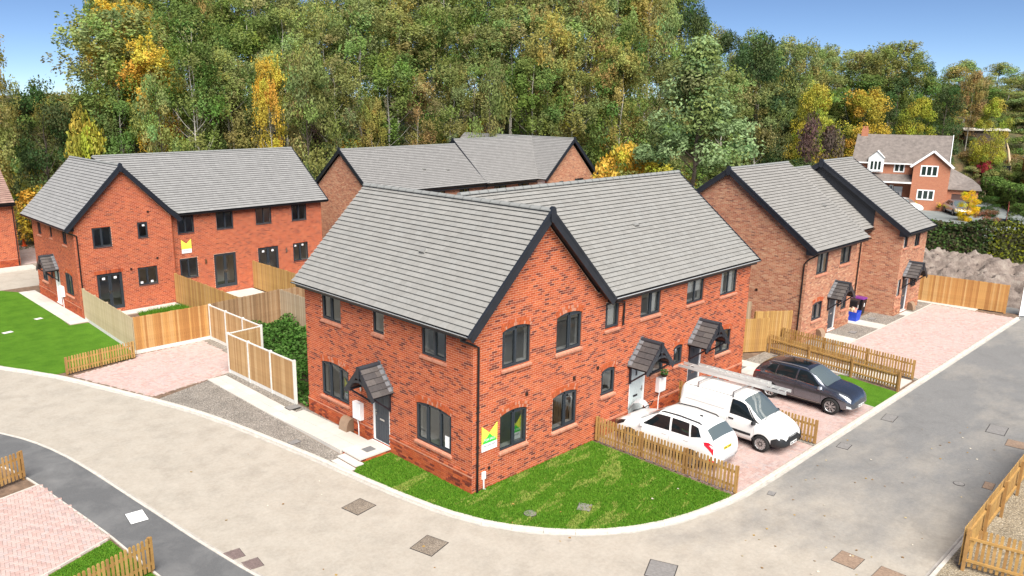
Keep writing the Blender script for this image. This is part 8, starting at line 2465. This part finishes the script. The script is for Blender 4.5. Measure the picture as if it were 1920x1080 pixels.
# ---------- spoil heap behind the orange fence
M_SPOIL = node_mat('spoil_earth')[0]
def _spoil():
    m = M_SPOIL; t = m.node_tree; b = [n for n in t.nodes if n.type == 'BSDF_PRINCIPLED'][0]
    n = noise(t, 1.4, 9, 0.75); n2 = noise(t, 7, 5, 0.8)
    c = ramp(t, n, [(0.3, (0.13, 0.10, 0.085)), (0.5, (0.25, 0.20, 0.17)), (0.7, (0.38, 0.33, 0.28))])
    c = mixc(t, ramp(t, n2, [(0.66, (0,) * 3), (0.74, (1,) * 3)]), c, (0.55, 0.50, 0.44))
    t.links.new(c, b.inputs['Base Color']); b.inputs['Roughness'].default_value = 0.95
    bump(t, b, n2, 1.0, 0.12)
_spoil()
from mathutils import noise as mn
mb = MB(); nx, ny = 90, 150; g = {}
for i in range(nx + 1):
    for j in range(ny + 1):
        x, y = 39.5 + 13.5 * i / nx, -12 + 22 * j / ny
        e = smooth(min(i, nx - i) / 24) * smooth(min(j, ny - j) / 16)
        h = e * (0.75 + 0.55 * smooth((x - 42) / 6) + 0.75 * mn.fractal(Vector((x * 0.6, y * 0.6, 3)), 0.65, 2.1, 7) + 0.8 * smooth((-5 - y) / 4) * smooth((x - 43) / 4))
        g[i, j] = len(mb.v); mb.v.append((x, y, max(-0.25, h - 0.2)))
for i in range(nx):
    for j in range(ny): mb.f.append((g[i, j], g[i + 1, j], g[i + 1, j + 1], g[i, j + 1])); mb.m.append(0); mb.c.append((1, 1, 1))
mb.build('spoil_heap', M_SPOIL, None, True, kind='structure')

# ---------- hanging basket by the pale door, leaves blown on to the lawn and road
t = thing('hanging_basket', (9.95, -0.30, 1.75), 'green hanging basket on the wall above the meter box', 'flower basket')
leaf_cloud('foliage', lambda R, n: (R.normal(0, (0.09, 0.08, 0.07), (n, 3)), np.tile([0, 0, 1.0], (n, 1))), 130, 0.045, [(0.05, 0.16, 0.03), (0.08, 0.22, 0.05), (0.3, 0.3, 0.2)], t, 8)
m = MB(); m.lathe([(0.001, -0.2), (0.1, -0.16), (0.15, -0.05)], 12); m.build('basket', M_VENT, t)
m = MB(); m.tube([(0, 0, -0.05), (0, 0.02, 0.35), (0, 0.29, 0.35)], 0.008, 6); m.build('bracket', M_BLACK, t)
mb = MB(); r_ = random.Random(9)
for k in range(120):
    if k < 12: x, y, z = r_.uniform(-1.2, 5.8), r_.uniform(-4.8, -0.1), 0.02
    else: x, y, z = r_.uniform(-7, 18), r_.uniform(-10.5, 8), ROADZ + 0.01
    if k >= 12 and x > -2.4 and y > -5.9: x, y = x, r_.uniform(-10.5, -6.2)
    a = r_.uniform(0, 6.28); s = r_.uniform(0.02, 0.05)
    mb.face([(x + s * math.cos(a + q), y + s * math.sin(a + q), z + 0.01 * (q % 2)) for q in (0, 1.4, 3.1, 4.5)], 0, r_.choice([(0.35, 0.22, 0.06), (0.45, 0.36, 0.2), (0.25, 0.14, 0.05), (0.6, 0.55, 0.45)]))
mb.build('fallen_leaves', M_FLOWER, kind='stuff', label='scattered dry leaves on the lawn and the road', cat='leaves')
